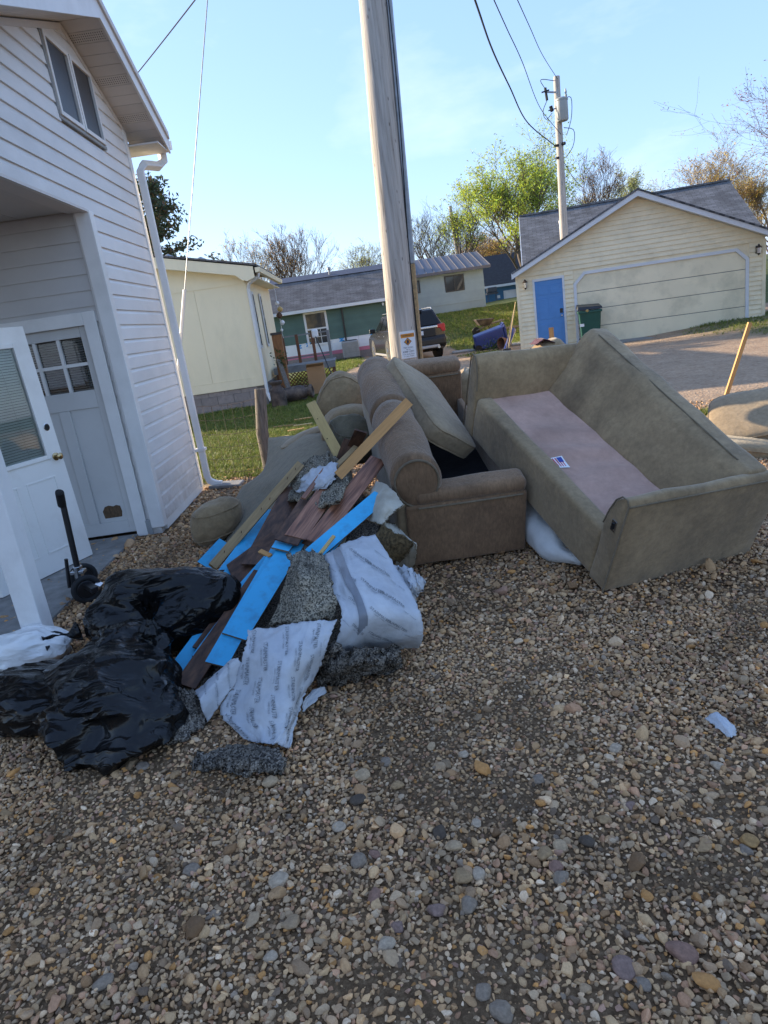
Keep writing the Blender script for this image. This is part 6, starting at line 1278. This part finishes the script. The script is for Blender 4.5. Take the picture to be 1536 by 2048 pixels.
for s in (-1, 1):
    for (ya, yb, ya2, yb2, nm) in ((.55, 1.15, .72, 1.15, 'quarter_window'), (1.25, 2.10, 1.25, 2.05, 'rear_window'), (2.2, 3.22, 2.15, 2.62, 'front_window')):
        pts = [cabp(s, ya, .08), cabp(s, yb, .08), cabp(s, yb2, .84), cabp(s, ya2, .84)]
        quad(pts if s > 0 else pts[::-1], 'car_glass', nm)
    b = MB(); b.tube([(s * .70, .55, 1.72), (s * .70, .62, 1.775), (s * .70, 2.5, 1.77), (s * .70, 2.58, 1.72)], .018, 6); b.build('roof_rail', 'chrome', SUV, sm=50)
    b = MB(); b.box((s * .98, 3.05, 1.12), (s * 1.20, 3.14, 1.29)); b.build('mirror', 'car_black', SUV, bev=.03)
    for ya, yb in ((1.2, 2.1), (2.15, 3.15)):
        b = MB(); b.box((s * (W_ + .004), ya + .08, .98), (s * (W_ + .02), ya + .26, 1.01)); b.build('door_handle', 'chrome', SUV)
    b = MB(); b.box((s * (W_ - .02), 1.15, .28), (s * (W_ + .025), 3.6, .36)); b.build('sill_trim', 'skid_silver', SUV, bev=.01)
    for yy in (.98, 3.95):
        b = MB(); b.lathe([(.43, -.01), (.43, .012)], (s * (W_ - .005), yy, .42), (s, 0, 0), 28); b.build('wheel_arch', 'car_black', SUV)
        b = MB(); b.lathe([(.25, .0), (.36, .01), (.375, .06), (.375, .2), (.36, .25), (.25, .26)], (s * (W_ - .235), yy, .375), (s, 0, 0), 28); WHL = b.build('wheel', 'black_rubber', SUV, sm=40)
        b = MB(); b.lathe([(.24, .255), (.24, .268), (.19, .262)], (s * (W_ - .235), yy, .375), (s, 0, 0), 24); b.build('rim', 'chrome', WHL)
        for k in range(5):
            a = k * 2 * math.pi / 5; c0 = Vector((s * (W_ + .03), yy, .375)); b = MB(); b.beam(c0, c0 + Vector((0, math.cos(a), math.sin(a))) * .235, .055, .014, (s, 0, 0)); b.build('spoke', 'chrome', WHL)
    b = MB(); b.prism([(.70, 1.18), (.95, 1.20), (.985, 1.15), (.985, .93), (.86, .92), (.80, 1.05), (.70, 1.06)], (0, .02, 0), (s, 0, 0), (0, 0, 1), (0, .10, 0)); b.build('tail_light', 'tail_red', SUV, bev=.015)
quad([(-.80, .085, 1.20), (.80, .085, 1.20), (.64, .385, 1.66), (-.64, .385, 1.66)], 'car_glass', 'rear_glass')
b = MB(); b.box((-.70, -.0, 1.08), (.70, .05, 1.155)); b.build('chrome_strip', 'chrome', SUV, bev=.015)
b = MB(); b.box((-.17, -.012, .88), (.17, .03, 1.02)); b.build('licence_plate', 'plate', SUV, bev=.006)
b = MB(); b.box((-.62, .0, .80), (.62, .04, 1.055)); b.build('tailgate_recess', 'car_paint', SUV, bev=.015)
b = MB(); b.box((-.94, -.06, .50), (.94, .1, .72)); b.build('bumper', 'car_black', SUV, bev=.05, seg=3)
b = MB(); b.box((-.70, -.065, .40), (.70, .08, .51)); b.build('skid_plate', 'skid_silver', SUV, bev=.03)
for s in (-1, 1):
    b = MB(); b.tube([(s * .66, -.09, .42), (s * .66, .2, .42)], .05, 10); b.build('exhaust', 'chrome', SUV, sm=50)
b = MB(); b.beam((-.3, .40, 1.745), (.3, .40, 1.745), .22, .035, (0, -.2, 1)); b.build('spoiler', 'car_paint', SUV, bev=.012)
b = MB(); b.box((-.03, .30, 1.30), (.34, .31, 1.32)); b.map(lambda p: (p.x, p.y - .06, p.z)); b.build('wiper', 'car_black', SUV)

# ================================================================== BY THE GARAGE CORNER
# wheelbarrow on the bank
wb = Vector((5.35, 29.4, terrain(5.35, 29.4))); WB = thing('wheelbarrow', 'old wheelbarrow standing on the grassy bank', 'wheelbarrow', tuple(wb))
b = MB(); b.hexa([wb + Vector(p) for p in ((-.2, -.25, .38), (.25, -.25, .38), (.25, .25, .38), (-.2, .25, .38), (-.38, -.36, .66), (.42, -.34, .62), (.42, .34, .62), (-.38, .36, .66))]); b.build('tray', 'rusty_can', WB, bev=.03)
b = MB(); b.lathe([(.16, -.04), (.18, 0), (.16, .04)], wb + Vector((-.35, 0, .18)), (0, 1, 0), 18); b.build('wheel', 'black_rubber', WB, sm=40)
for s in (-1, 1):
    b = MB(); b.tube([wb + Vector((-.35, s * .08, .2)), wb + Vector((.1, s * .2, .36)), wb + Vector((.85, s * .28, .5))], .022, 6); b.build('handle', 'weathered', WB)
    b = MB(); b.tube([wb + Vector((.2, s * .22, .38)), wb + Vector((.35, s * .24, .0))], .018, 6); b.build('leg', 'rusty_can', WB)
b = MB(); b.box((5.9, 29.6, terrain(6.2, 29.7)), (6.9, 29.85, terrain(6.2, 29.7) + .09)); o = b.build('timber', 'weathered'); tag(o, 'dark timber lying on the bank behind the wheelbarrow', 'timber')
# blue wheeled cart lying on its side
bc = Vector((4.55, 25.3, 0)); BC = thing('wheelie_bin', 'dark blue wheelie bin lying on its side near the garage corner', 'wheelie bin', tuple(bc))
dr = Vector((.96, -.08, .14)).normalized(); sd = Vector((.05, .99, .1)).normalized(); up = dr.cross(sd).normalized()
def bl(a, c, h): return bc + dr * a + sd * c + up * h + Vector((0, 0, .36))
b = MB(); b.hexa([bl(-.35, -.26, -.27), bl(.75, -.32, -.33), bl(.75, .32, -.33), bl(-.35, .26, -.27), bl(-.35, -.26, .25), bl(.75, -.32, .33), bl(.75, .32, .33), bl(-.35, .26, .25)]); b.build('body', 'plastic_blue', BC, bev=.05)
b = MB(); b.obox(bl(.79, 0, 0), dr * .04, sd * .35, up * .36); b.build('lid', 'plastic_blue', BC, bev=.02); b = MB(); b.tube([bl(.72, -.2, .36), bl(.80, -.2, .41), bl(.80, .2, .41), bl(.72, .2, .36)], .02, 6); b.build('handle', 'plastic_blue', BC)
for s in (-1, 1):
    b = MB(); b.lathe([(.13, -.03), (.13, .03)], bl(-.28, s * .3, -.2), sd, 16); b.build('wheel', 'black_rubber', BC)
b = MB(); pt = Vector((5.0, 23.9, .2)); b.lathe([(.12, 0), (.2, .32), (.215, .32), (.215, .38), (.19, .38), (.185, .33), (.10, .03)], pt + Vector((.2, .1, .0)), (-.85, -.45, .1), 18); o = b.build('flower_pot', 'terracotta', sm=40); tag(o, 'dark terracotta pot lying on its side by the garage corner', 'pot')
for k, (x, y, z, mt, lab, nm) in enumerate(((4.93, 21.15, 1.55, 'pine_yellow', 'yellow handled garden tool leaning on the garage corner', 'garden_tool'), (4.90, 21.35, 1.3, 'weathered', 'wooden handled rake leaning on the garage corner', 'garden_tool'), (4.88, 21.5, .75, 'plastic_blue', 'folded blue tarpaulin leaning on the garage corner', 'tarpaulin'))):
    T_ = thing(nm, lab, 'tool' if k < 2 else 'tarpaulin', (x - .5, y - .3, 0)); b = MB(); b.tube([(x - .55, y - .5, .02), (x - .05, y, z)], .02 if k < 2 else .075, 7 if k < 2 else 10); b.build('shaft' if k < 2 else 'roll', mt, T_, sm=60)
    if k < 2: b = MB(); b.box((x - .7, y - .62, .0), (x - .45, y - .48, .06 + .2 * (k == 0))); b.build('blade', 'rusty_can', T_)
b = MB(); rs = random.Random(9)
for k in range(260):
    p = Vector((4.75 + rs.gauss(0, .22), 24.4 + rs.gauss(0, .2), abs(rs.gauss(0, .16)))); d = Vector((rs.uniform(-1, 1), rs.uniform(-1, 1), rs.uniform(-.2, 1))).normalized() * .09; w_ = d.cross(Vector((rs.random(), rs.random(), 1))).normalized() * .02; b.add([p, p + d * .5 + w_, p + d, p + d * .5 - w_], [(0, 1, 2, 3)])
o = b.build('weeds', 'leaf_green'); tag(o, 'clump of dark weeds beside the lying blue bin', 'weeds')
b = MB(); b.hexa([(3.4, 25.6, .01), (6.4, 24.9, .01), (6.6, 26.4, .02), (3.5, 26.5, .02), (3.4, 25.6, .05), (6.4, 24.9, .05), (6.6, 26.4, .06), (3.5, 26.5, .06)]); o = b.build('path', 'concrete'); tag(o, kind='structure')

# ================================================================== UTILITY POLES AND WIRES
m, N, L, B = nt('pole_wood'); tc = N.new('ShaderNodeTexCoord'); mp = node(N, 'ShaderNodeMapping', Scale=(14, 14, .7)); L.new(tc.outputs['Object'], mp.inputs['Vector']); n1 = node(N, 'ShaderNodeTexNoise', Scale=2.0, Detail=8, Roughness=.65, Distortion=.3); L.new(mp.outputs['Vector'], n1.inputs['Vector'])
r1 = ramp(N, [(.28, (.17, .14, .115)), (.45, (.38, .34, .295)), (.7, (.53, .48, .425))]); L.new(n1.outputs['Fac'], r1.inputs['Fac']); vo = node(N, 'ShaderNodeTexVoronoi', Scale=1.0); mp2 = node(N, 'ShaderNodeMapping', Scale=(16, 16, 5)); L.new(tc.outputs['Object'], mp2.inputs['Vector']); L.new(mp2.outputs['Vector'], vo.inputs['Vector'])
r2 = ramp(N, [(.06, .18), (.13, 1.0)]); L.new(vo.outputs['Distance'], r2.inputs['Fac']); L.new(mixc(N, L, r1.outputs['Color'], r2.outputs['Color'], .8, 'MULTIPLY'), B.inputs['Base Color']); B.inputs['Roughness'].default_value = .9; bp = node(N, 'ShaderNodeBump', Strength=.6, Distance=.02); L.new(n1.outputs['Fac'], bp.inputs['Height']); L.new(bp.outputs['Normal'], B.inputs['Normal'])
simple('cable', (.012, .012, .013), .6); simple('galvanised', (.32, .33, .34), .45, .15, 10, metal=.5); simple('transformer_grey', (.34, .36, .35), .5, .08, 5); simple('sign_white', (.72, .73, .74), .45, .03); simple('sign_orange', (.62, .24, .02), .5, .05); simple('sign_ink', (.03, .035, .06), .6, .02); simple('faded_red', (.30, .055, .05), .7, .2, 30, c2=(.35, .22, .2))
PB, PT = Vector((.475, 8.3, 0)), Vector((.79, 8.3, 8.2)); PD = (PT - PB).normalized()
POLE = thing('utility_pole', 'thick grey wooden utility pole with warning sign behind the loveseat', 'utility pole', tuple(PB))
b = MB(); pth = [PB.lerp(PT, t / 10) for t in range(11)]; b.tube(pth, [.178 - .0045 * t for t in range(11)], 22); rough_up(b.v, .008, 3, 4); b.build('shaft', 'pole_wood', POLE, sm=60)
e = Vector((1, -.25, 0)).normalized()
def pp_(z, off): return PB + PD * (z / PD.z) + e * off
b = MB(); 
for (z0, z1, w0, mt, nm) in ((0, 2.2, .05, 'pine_old', 'conduit_guard'), (2.2, 8, .05, 'galvanised', 'conduit_guard')):
    b = MB(); b.beam(pp_(z0, .200 - .004 * z0), pp_(z1, .200 - .004 * z1), .075, w0, e); b.build(nm, mt, POLE, bev=.008)
b = MB(); b.tube([pp_(z, .172 + .012 * math.sin(z * 2)) + Vector((0, -.03, 0)) for z in [i * .4 for i in range(20)]], .012, 6); b.build('ground_cable', 'cable', POLE)
SGC = pp_(1.31, 0) + Vector((.04, -.183, 0)); SG = thing('warning_sign', 'small white warning sign with orange diamond nailed to the pole', 'sign', tuple(SGC))
b = MB(); b.obox(SGC, (.088, 0, 0), (0, .002, 0), PD * .155); b.build('plate', 'sign_white', SG)
b = MB(); b.obox(SGC + PD * .105 + Vector((0, -.004, 0)), (.08, 0, 0), (0, .001, 0), PD * .022); b.build('header', 'sign_orange', SG)
c0 = SGC + PD * .035 + Vector((0, -.004, 0)); b = MB(); b.add([c0 + Vector((-.046, 0, 0)), c0 - PD * .046, c0 + Vector((.046, 0, 0)), c0 + PD * .046], [(0, 1, 2, 3)]); b.build('diamond_border', 'sign_ink', SG)
c0 = c0 + Vector((0, -.002, 0)); b = MB(); b.add([c0 + Vector((-.039, 0, 0)), c0 - PD * .039, c0 + Vector((.039, 0, 0)), c0 + PD * .039], [(0, 1, 2, 3)]); b.build('diamond', 'sign_orange', SG)
c0 = c0 + Vector((0, -.002, 0)); b = MB(); b.add([c0 + Vector((a, 0, 0)) + PD * h for a, h in ((-.010, -.024), (.006, -.022), (.014, .0), (.008, .022), (-.008, .020), (-.014, .002))], [(0, 1, 2, 3, 4, 5)]); b.build('pictogram', 'sign_ink', SG)
def sign_text(body, size, up_, mat='sign_ink'):
    vs_, fs_ = text_tris(body, size); q = MB(); q.add([SGC + Vector((x, -.0065, 0)) + PD * (y + up_) for x, y in vs_], fs_); q.build('lettering', mat, SG)
sign_text('! WARNING', .030, .105); sign_text('High Voltage', .022, -.030); sign_text('Above', .019, -.052); sign_text('KEEP OFF!', .030, -.080); sign_text('Can shock, burn', .020, -.108); sign_text('or cause death.', .020, -.131)
SGB = pp_(.98, 0) + Vector((.04, -.186, 0)); b = MB(); b.obox(SGB, (.038, 0, 0), (0, .002, 0), PD * .11); o = b.build('tag_plate', 'faded_red'); tag(o, 'faded red tag nailed to the pole below the warning sign', 'tag')
# far pole with transformer
P2Y = 25.6; P2 = atY(1113, 153, P2Y); P2B = Vector((P2.x - .12, P2Y, 0)); POLE2 = thing('utility_pole', 'slim grey utility pole with transformer rising behind the cream garage', 'utility pole', tuple(P2B)); b = MB(); b.tube([P2B.lerp(P2, t / 6) for t in range(7)], [.165 - .010 * t for t in range(7)], 14); b.build('shaft', 'pole_wood', POLE2, sm=60)
def p2(z, dx=0, dy=0):          # heights on this pole as read off at 30 m, brought to where it stands
    z = 1.65 + (z - 1.65) * P2Y / 30.0; return P2B.lerp(P2, z / P2.z) + Vector((dx * .86, dy * .86, 0))
b = MB(); c0 = p2(8.15, .06, -.33); b.lathe([(.17, -.02), (.20, .02), (.20, .60), (.215, .60), (.215, .65), (.12, .70)], c0, (0, 0, 1), 18); b.build('transformer', 'transformer_grey', POLE2, sm=40)
for dx in (-.12, .16):
    b = MB(); b.lathe([(.03, .68), (.045, .75), (.026, .79), (.04, .84), (.018, .95)], c0 + Vector((dx, 0, 0)), (0, 0, 1), 8); b.build('bushing', 'transformer_grey', POLE2)
b = MB(); b.beam(p2(9.25), p2(9.3, -.5, -.1), .04, .05); b.build('cutout_arm', 'galvanised', POLE2); b = MB(); b.tube([p2(9.45, -.5, -.1), p2(9.0, -.45, -.1)], .045, 7); b.beam(p2(9.3, -.65, -.1), p2(9.35, -.35, -.1), .04, .04); b.build('cutout', 'cable', POLE2)
b = MB(); b.tube([p2(8.75, -.35, -.2), p2(8.55, -.30, -.2)], .06, 7); b.beam(p2(8.6, -.45, -.2), p2(8.65, -.1, -.2), .03, .03); b.build('arrester', 'cable', POLE2)
b = MB(); b.tube([p2(7.35), p2(7.3, -.25, -.2)], .05, 6); b.tube([p2(7.35), p2(7.35, .15, -.2)], .06, 6); b.tube([p2(6.9), p2(6.85, -.22, -.15)], .045, 6); b.build('cable_clamp', 'cable', POLE2)
for k, (pts) in enumerate(([p2(9.4, -.5, -.1), p2(9.75, -.65, -.1), p2(9.65, 0, 0)], [p2(9.0, -.45, -.1), p2(8.6, -.65, -.15), p2(8.3, -.55, -.2), p2(8.5, -.3, -.2)], [p2(8.95, .2, -.3), p2(8.9, .45, -.3), p2(8.2, .42, -.3), p2(7.6, .2, -.3)], [p2(7.9, .1, -.3), p2(7.75, .5, -.3), p2(7.2, .45, -.3), p2(6.8, .15, -.2)])):
    b = MB(); b.tube([spline(pts, t / 10) for t in range(11)], .012, 5); b.build('jumper_wire', 'cable', POLE2)
p3 = atY(900, 412, 60); b = MB(); b.tube([(p3.x + .5, 60, 1), p3], [.17, .13], 10); o = b.build('utility_pole', 'pole_wood', sm=60); tag(o, 'distant plain utility pole standing among the bare trees', 'utility pole')
# wires
def wire(label, a, c, sag, r, grp=None):
    b = MB(); b.tube([a.lerp(c, t / 24) + Vector((0, 0, -sag * 4 * (t / 24) * (1 - t / 24))) for t in range(25)], r, 5); o = b.build('wire', 'cable', sm=60); return tag(o, label, 'wire', grp)
def extend(a, px, py, Y, k=1.6): q = atY(px, py, Y); return q, q + (q - a) * (k - 1)
def far_wire(lab, end, mids, r):   # wire through points seen in the photo, carried on past the top of the frame
    b = MB(); pts = [end] + [atY(*m_) for m_ in mids]; pts.append(pts[-1] + (pts[-1] - pts[-2]) * 1.5); b.tube([spline(pts, t / 40) for t in range(41)], r, 5); o = b.build('wire', 'cable', sm=60); tag(o, lab, 'wire')
far_wire('thick black twisted cable sagging to the far pole', p2(7.3, -.25, -.2), ((1055, 245, 23), (1020, 175, 19), (985, 100, 15.5), (950, 0, 12)), .018)
far_wire('thin wire running to the far pole below its transformer', p2(7.7, 0, -.2), ((1080, 215, 23), (1045, 125, 18), (1015, 60, 15), (988, 0, 12.5)), .010)
far_wire('thin wire running to the very top of the far pole', p2(9.7, 0, -.1), ((1085, 110, 21), (1060, 55, 17), (1035, 0, 14)), .009)
wire('thin wire dropping from the far pole towards the garage roof', p2(6.7, .1, -.1), atY(1165, 375, 26), .1, .010)
ga = Vector(atY(358, 722, 9.2)); gb = atY(415, 0, 8.7); gtop = gb + (gb - ga) * .35
GW = thing('guy_wire', 'steel guy wire with pale plastic guard running down to the lawn', 'guy wire', (ga.x, ga.y, 0)); gdir = (gb - ga).normalized(); gbase = ga - gdir * (ga.z / gdir.z)
b = MB(); b.tube([gbase, gtop], .006, 6); b.build('strand', 'galvanised', GW); g0_ = atY(367, 580, ga.y - .1); t0 = (g0_.z - gbase.z) / gdir.z
b = MB(); b.tube([gbase + gdir * .1, gbase + gdir * t0], .022, 8); b.build('guard', 'trim_white', GW, sm=60)
wa = atY(268, 152, 11.5); wb_ = atY(387, 0, 9.6); wire('thin wire crossing the sky above the white house roof', wa - (wb_ - wa) * .5, wb_ + (wb_ - wa) * .6, .02, .008)

# ================================================================== TREES
simple('bark_grey', (.17, .135, .105), .95, .25, 6, stretch=(5, 5, 1)); simple('bark_brown', (.14, .095, .065), .95, .25, 6, stretch=(5, 5, 1)); simple('twig_tan', (.25, .18, .12), .9, .2, 8)
def leaf_mat(name, c, transl=.45):
    m, N, L, B = nt(name); oi = N.new('ShaderNodeNewGeometry'); hs = N.new('ShaderNodeHueSaturation'); hs.inputs['Color'].default_value = c4(c)
    mr = node(N, 'ShaderNodeMapRange'); mr.inputs['To Min'].default_value = .6; mr.inputs['To Max'].default_value = 1.45; L.new(oi.outputs['Random Per Island'], mr.inputs['Value']); L.new(mr.outputs[0], hs.inputs['Value'])
    mr2 = node(N, 'ShaderNodeMapRange'); mr2.inputs['To Min'].default_value = .475; mr2.inputs['To Max'].default_value = .525; L.new(oi.outputs['Random Per Island'], mr2.inputs['Value']); L.new(mr2.outputs[0], hs.inputs['Hue'])
    L.new(hs.outputs[0], B.inputs['Base Color']); B.inputs['Roughness'].default_value = .6; t = N.new('ShaderNodeBsdfTranslucent'); L.new(hs.outputs[0], t.inputs['Color']); mx = N.new('ShaderNodeMixShader'); mx.inputs[0].default_value = transl; L.new(B.outputs[0], mx.inputs[1]); L.new(t.outputs[0], mx.inputs[2]); L.new(mx.outputs[0], N['Material Output'].inputs['Surface'])
leaf_mat('leaf_spring', (.36, .42, .05)); leaf_mat('leaf_gold', (.46, .31, .08)); leaf_mat('bud_tan', (.34, .22, .10)); leaf_mat('bud_red', (.24, .11, .085)); leaf_mat('leaf_conifer', (.055, .075, .028), .2); leaf_mat('leaf_brown', (.17, .10, .04), .2); leaf_mat('leaf_pale', (.38, .40, .16))
def tree(label, base, top, spread, seed, leaf, nleaf, lsize, bark='bark_grey', trunk_h=.22, r0=None, fan=.55, lv=4, nb=(9, 6, 6, 5), lean=(0, 0), group=None, tw=1.0, name='tree', cats='tree', width=None):
    rs = random.Random(seed); base = Vector(base); H = top - base.z; r0 = r0 or H * .018
    T = thing(name, label, cats, tuple(base), group); wood = MB(); twig = MB(); tips = []
    def perp(d):
        a = rs.uniform(0, 2 * math.pi); u_ = d.orthogonal().normalized(); w_ = d.cross(u_); return u_ * math.cos(a) + w_ * math.sin(a)
    def grow(p, d, ln, r, level):
        nseg = 5 if level < 2 else (4 if level == 2 else 3); pts = [p.copy()]; rad = [r]; dd = d.copy()
        for i in range(nseg):
            dd = (dd + perp(dd) * rs.uniform(.02, .16 + .05 * level) + Vector((0, 0, .09 + (.03 if level > 1 else 0)))).normalized(); pts.append(pts[-1] + dd * ln / nseg); rad.append(max(.004 * tw, r * (1 - (i + 1) / nseg * (.62 if level < 3 else .8))))
        (wood if level < 2 else twig).tube(pts, rad, 8 if level == 0 else (6 if level == 1 else (4 if level == 2 else 3)), cap=False)
        if level >= lv: tips.extend([(pts[-1], dd), (pts[-2], dd), (pts[len(pts) // 2], dd)]); return
        if level == lv - 1: tips.append((pts[-1], dd))
        n = nb[level]
        for k in range(n):
            t = rs.uniform(.30 if level else trunk_h, 1.0) if level else trunk_h + (1 - trunk_h) * ((k + rs.random()) / n) ** .8
            x = t * nseg; i = min(nseg - 1, int(x)); q = pts[i].lerp(pts[i + 1], x - i); base_d = (pts[i + 1] - pts[i]).normalized()
            sp = fan * rs.uniform(.7, 1.3) * (1 if level else (1.15 - .45 * t)); cd = (base_d * math.cos(sp) + perp(base_d) * math.sin(sp)); cd.z += .12; cd.normalize()
            rr = (rad[i] * .62 if level else r * (1.0 - .62 * t) * .62); cl = ln * rs.uniform(.42, .66) * (1.0 if level else (1.15 - .55 * t) * spread); grow(q, cd, cl, max(.006 * tw, rr), level + 1)
    d0 = Vector((lean[0], lean[1], 1)).normalized(); grow(base, d0, H * .80, r0, 0)
    top_now = max(t_[0].z for t_ in tips); k = H / (top_now - base.z)
    kh = k
    if width:
        off = sorted(abs((t_[0] - base - d0 * (t_[0].z - base.z)).x) for t_ in tips); kh = width / 2 / off[int(len(off) * .96)]
    def sc_(p):
        q = p - base; ax = d0 * (q.z / d0.z); h = q - ax; return base + ax * k + Vector((h.x * kh, h.y * kh, 0))
    wood.map(sc_); twig.map(sc_); wood.build('trunk', bark, T, sm=60)
    cr = MB(); cr.v = twig.v; cr.f = twig.f; C1 = cr.build('twigs', bark, T); C1['kind'] = 'stuff'
    if nleaf:
        lf = MB()
        for j in range(nleaf):
            p, d_ = tips[rs.randrange(len(tips))]; p = sc_(p) + Vector((rs.gauss(0, 1), rs.gauss(0, 1), rs.gauss(0, 1))) * lsize * 1.6; a = Vector((rs.gauss(0, 1), rs.gauss(0, 1), rs.gauss(0, 1))).normalized(); b_ = a.orthogonal().normalized(); s_ = lsize * rs.uniform(.5, 1.2); lf.add([p - a * s_, p + b_ * s_ * .5, p + a * s_, p - b_ * s_ * .5], [(0, 1, 2, 3)])
        cr = lf.build('crown', leaf, T); cr['kind'] = 'stuff'
    return T
def gbase(px, py, Y): p = atY(px, py, Y); return (p.x, Y, terrain(p.x, Y))
def topz(px, py, Y): return atY(px, py, Y).z
tree('bare grey tree with dense twigs behind the green house roof', gbase(598, 560, 55), topz(598, 424, 55), 1.15, 3, 'bud_tan', 3200, .055, 'bark_brown', .10, fan=.5, nb=(12, 7, 6, 5), tw=2.0, width=5.0)
tree('smaller bare tree with pale yellow buds behind the mobile home', gbase(505, 560, 52), topz(500, 450, 52), 1.35, 8, 'leaf_gold', 1500, .06, 'bark_brown', .15, fan=.55, nb=(8, 6, 6, 5), tw=1.8, width=3.8)
tree('faint pale budding tree far behind the utility pole', gbase(745, 540, 66), topz(745, 468, 66), 1.3, 12, 'leaf_pale', 2600, .07, 'bark_grey', .15, fan=.6, nb=(8, 6, 6, 5), tw=1.8, width=5.2)
tree('large spreading tree with bright yellow green spring leaves behind the garage', gbase(1052, 500, 46), topz(1010, 228, 46), 2.0, 21, 'leaf_spring', 22000, .085, 'bark_grey', .14, r0=.26, fan=.55, nb=(12, 7, 6, 5), lean=(-.10, 0), tw=1.6, width=8.0)
tree('slim tree with light green leaves beside the distant utility pole', gbase(925, 520, 58), topz(900, 366, 58), 1.4, 25, 'leaf_spring', 5200, .075, 'bark_grey', .13, fan=.48, nb=(10, 6, 6, 5), tw=1.8, width=4.8)
tree('bare whitish tree between the thick pole and the distant pole', gbase(868, 520, 62), topz(850, 386, 62), 1.45, 28, 'leaf_pale', 900, .06, 'bark_grey', .10, fan=.46, nb=(10, 6, 6, 5), tw=1.8, width=4.4)
tree('bare tree with a few pale buds behind the garage ridge', gbase(1188, 420, 55), topz(1185, 304, 55), 1.5, 33, 'bud_tan', 1900, .06, 'bark_brown', .08, fan=.48, nb=(10, 6, 6, 5), tw=1.8, width=4.8)
tree('leafy golden green tree behind the peak of the garage', gbase(1246, 420, 55), topz(1258, 318, 55), 1.35, 37, 'leaf_pale', 5000, .08, 'bark_brown', .08, fan=.48, nb=(10, 6, 6, 5), tw=1.6, width=4.4)
tree('golden fan-shaped tree behind the grey roof end', gbase(1440, 420, 60), topz(1445, 264, 60), 1.6, 41, 'leaf_gold', 6500, .085, 'twig_tan', .05, fan=.62, nb=(12, 7, 6, 5), tw=2.0, width=8.0)
tree('golden brown tree half hidden by the grey roof end', gbase(1545, 440, 46), topz(1540, 318, 46), 1.4, 45, 'leaf_gold', 4200, .075, 'twig_tan', .06, fan=.6, nb=(11, 6, 6, 5), tw=1.6, width=5.0)
tree('low orange brown thicket tree behind the blue house', gbase(1000, 560, 64), topz(995, 446, 64), 1.8, 51, 'leaf_gold', 6000, .08, 'twig_tan', .04, fan=.7, nb=(14, 7, 6, 4), tw=1.8, width=6.5)
tree('low golden thicket tree beside the slim far pole', gbase(1110, 520, 62), topz(1100, 386, 62), 1.8, 54, 'leaf_gold', 5000, .08, 'twig_tan', .04, fan=.7, nb=(14, 7, 6, 4), tw=1.8, width=6.5)
tree('low tan thicket tree right of the whitish bare tree', gbase(955, 540, 68), topz(950, 452, 68), 1.8, 57, 'bud_tan', 4000, .08, 'twig_tan', .04, fan=.7, nb=(12, 7, 6, 4), tw=1.8, width=6.5)
tree('low yellowish thicket tree under the leafy golden green tree', gbase(1210, 440, 58), topz(1205, 366, 58), 1.9, 59, 'leaf_pale', 4200, .08, 'twig_tan', .04, fan=.7, nb=(12, 7, 6, 4), tw=1.8, width=6.5)
tree('red budding tree whose branch tips hang beside the garage', (11.7, 14.5, 0), 6.9, 1.75, 61, 'bud_red', 24000, .03, 'bark_brown', .25, r0=.16, fan=.75, nb=(15, 9, 8, 6), tw=.8, width=5.6)
# conifer behind the mobile home
CB_ = gbase(328, 540, 25.5); CT_ = topz(322, 350, 25.5); rs = random.Random(4)
CF = thing('conifer', 'dark ragged evergreen behind the mobile home and white house', 'tree', CB_); Hc = CT_ - CB_[2]
b = MB(); b.tube([Vector(CB_) + Vector((.25 * math.sin(t * .9), 0, Hc * t / 8)) for t in range(9)], [.19 * (1 - t / 8.6) + .015 for t in range(9)], 9); b.build('trunk', 'bark_brown', CF, sm=60)
br = MB(); lf = MB(); lb = MB()
for k in range(170):
    t = rs.uniform(.2, .99); z0 = Hc * t; a = rs.uniform(0, 6.283); ln = (1 - t) ** .75 * 3.0 * rs.uniform(.45, 1.1) + .25; p0 = Vector(CB_) + Vector((.25 * math.sin(t * 8 * .9), 0, z0)); d = Vector((math.cos(a), math.sin(a), rs.uniform(-.05, .55))).normalized()
    pts = [p0 + d * ln * s + Vector((0, 0, -.12 * ln * s * (1 - s) * 2)) for s in (0, .33, .66, 1)]; br.tube(pts, [.028, .02, .012, .006], 4, cap=False)
    for j in range(int(20 * ln) + 10):
        s = rs.uniform(.25, 1.05); c = p0 + d * ln * s + Vector((rs.gauss(0, .13), rs.gauss(0, .13), rs.gauss(0, .12)))
        for q in range(3):
            a2 = Vector((rs.gauss(0, 1), rs.gauss(0, 1), rs.gauss(0, .8))).normalized(); b2 = a2.orthogonal().normalized(); sz = rs.uniform(.05, .12); (lb if rs.random() < .16 else lf).add([c - a2 * sz, c + b2 * sz * .35, c + a2 * sz, c - b2 * sz * .35], [(0, 1, 2, 3)])
br.build('branches', 'bark_brown', CF)['kind'] = 'stuff'; lf.build('crown', 'leaf_conifer', CF)['kind'] = 'stuff'; lb.build('brown_foliage', 'leaf_brown', CF)['kind'] = 'stuff'
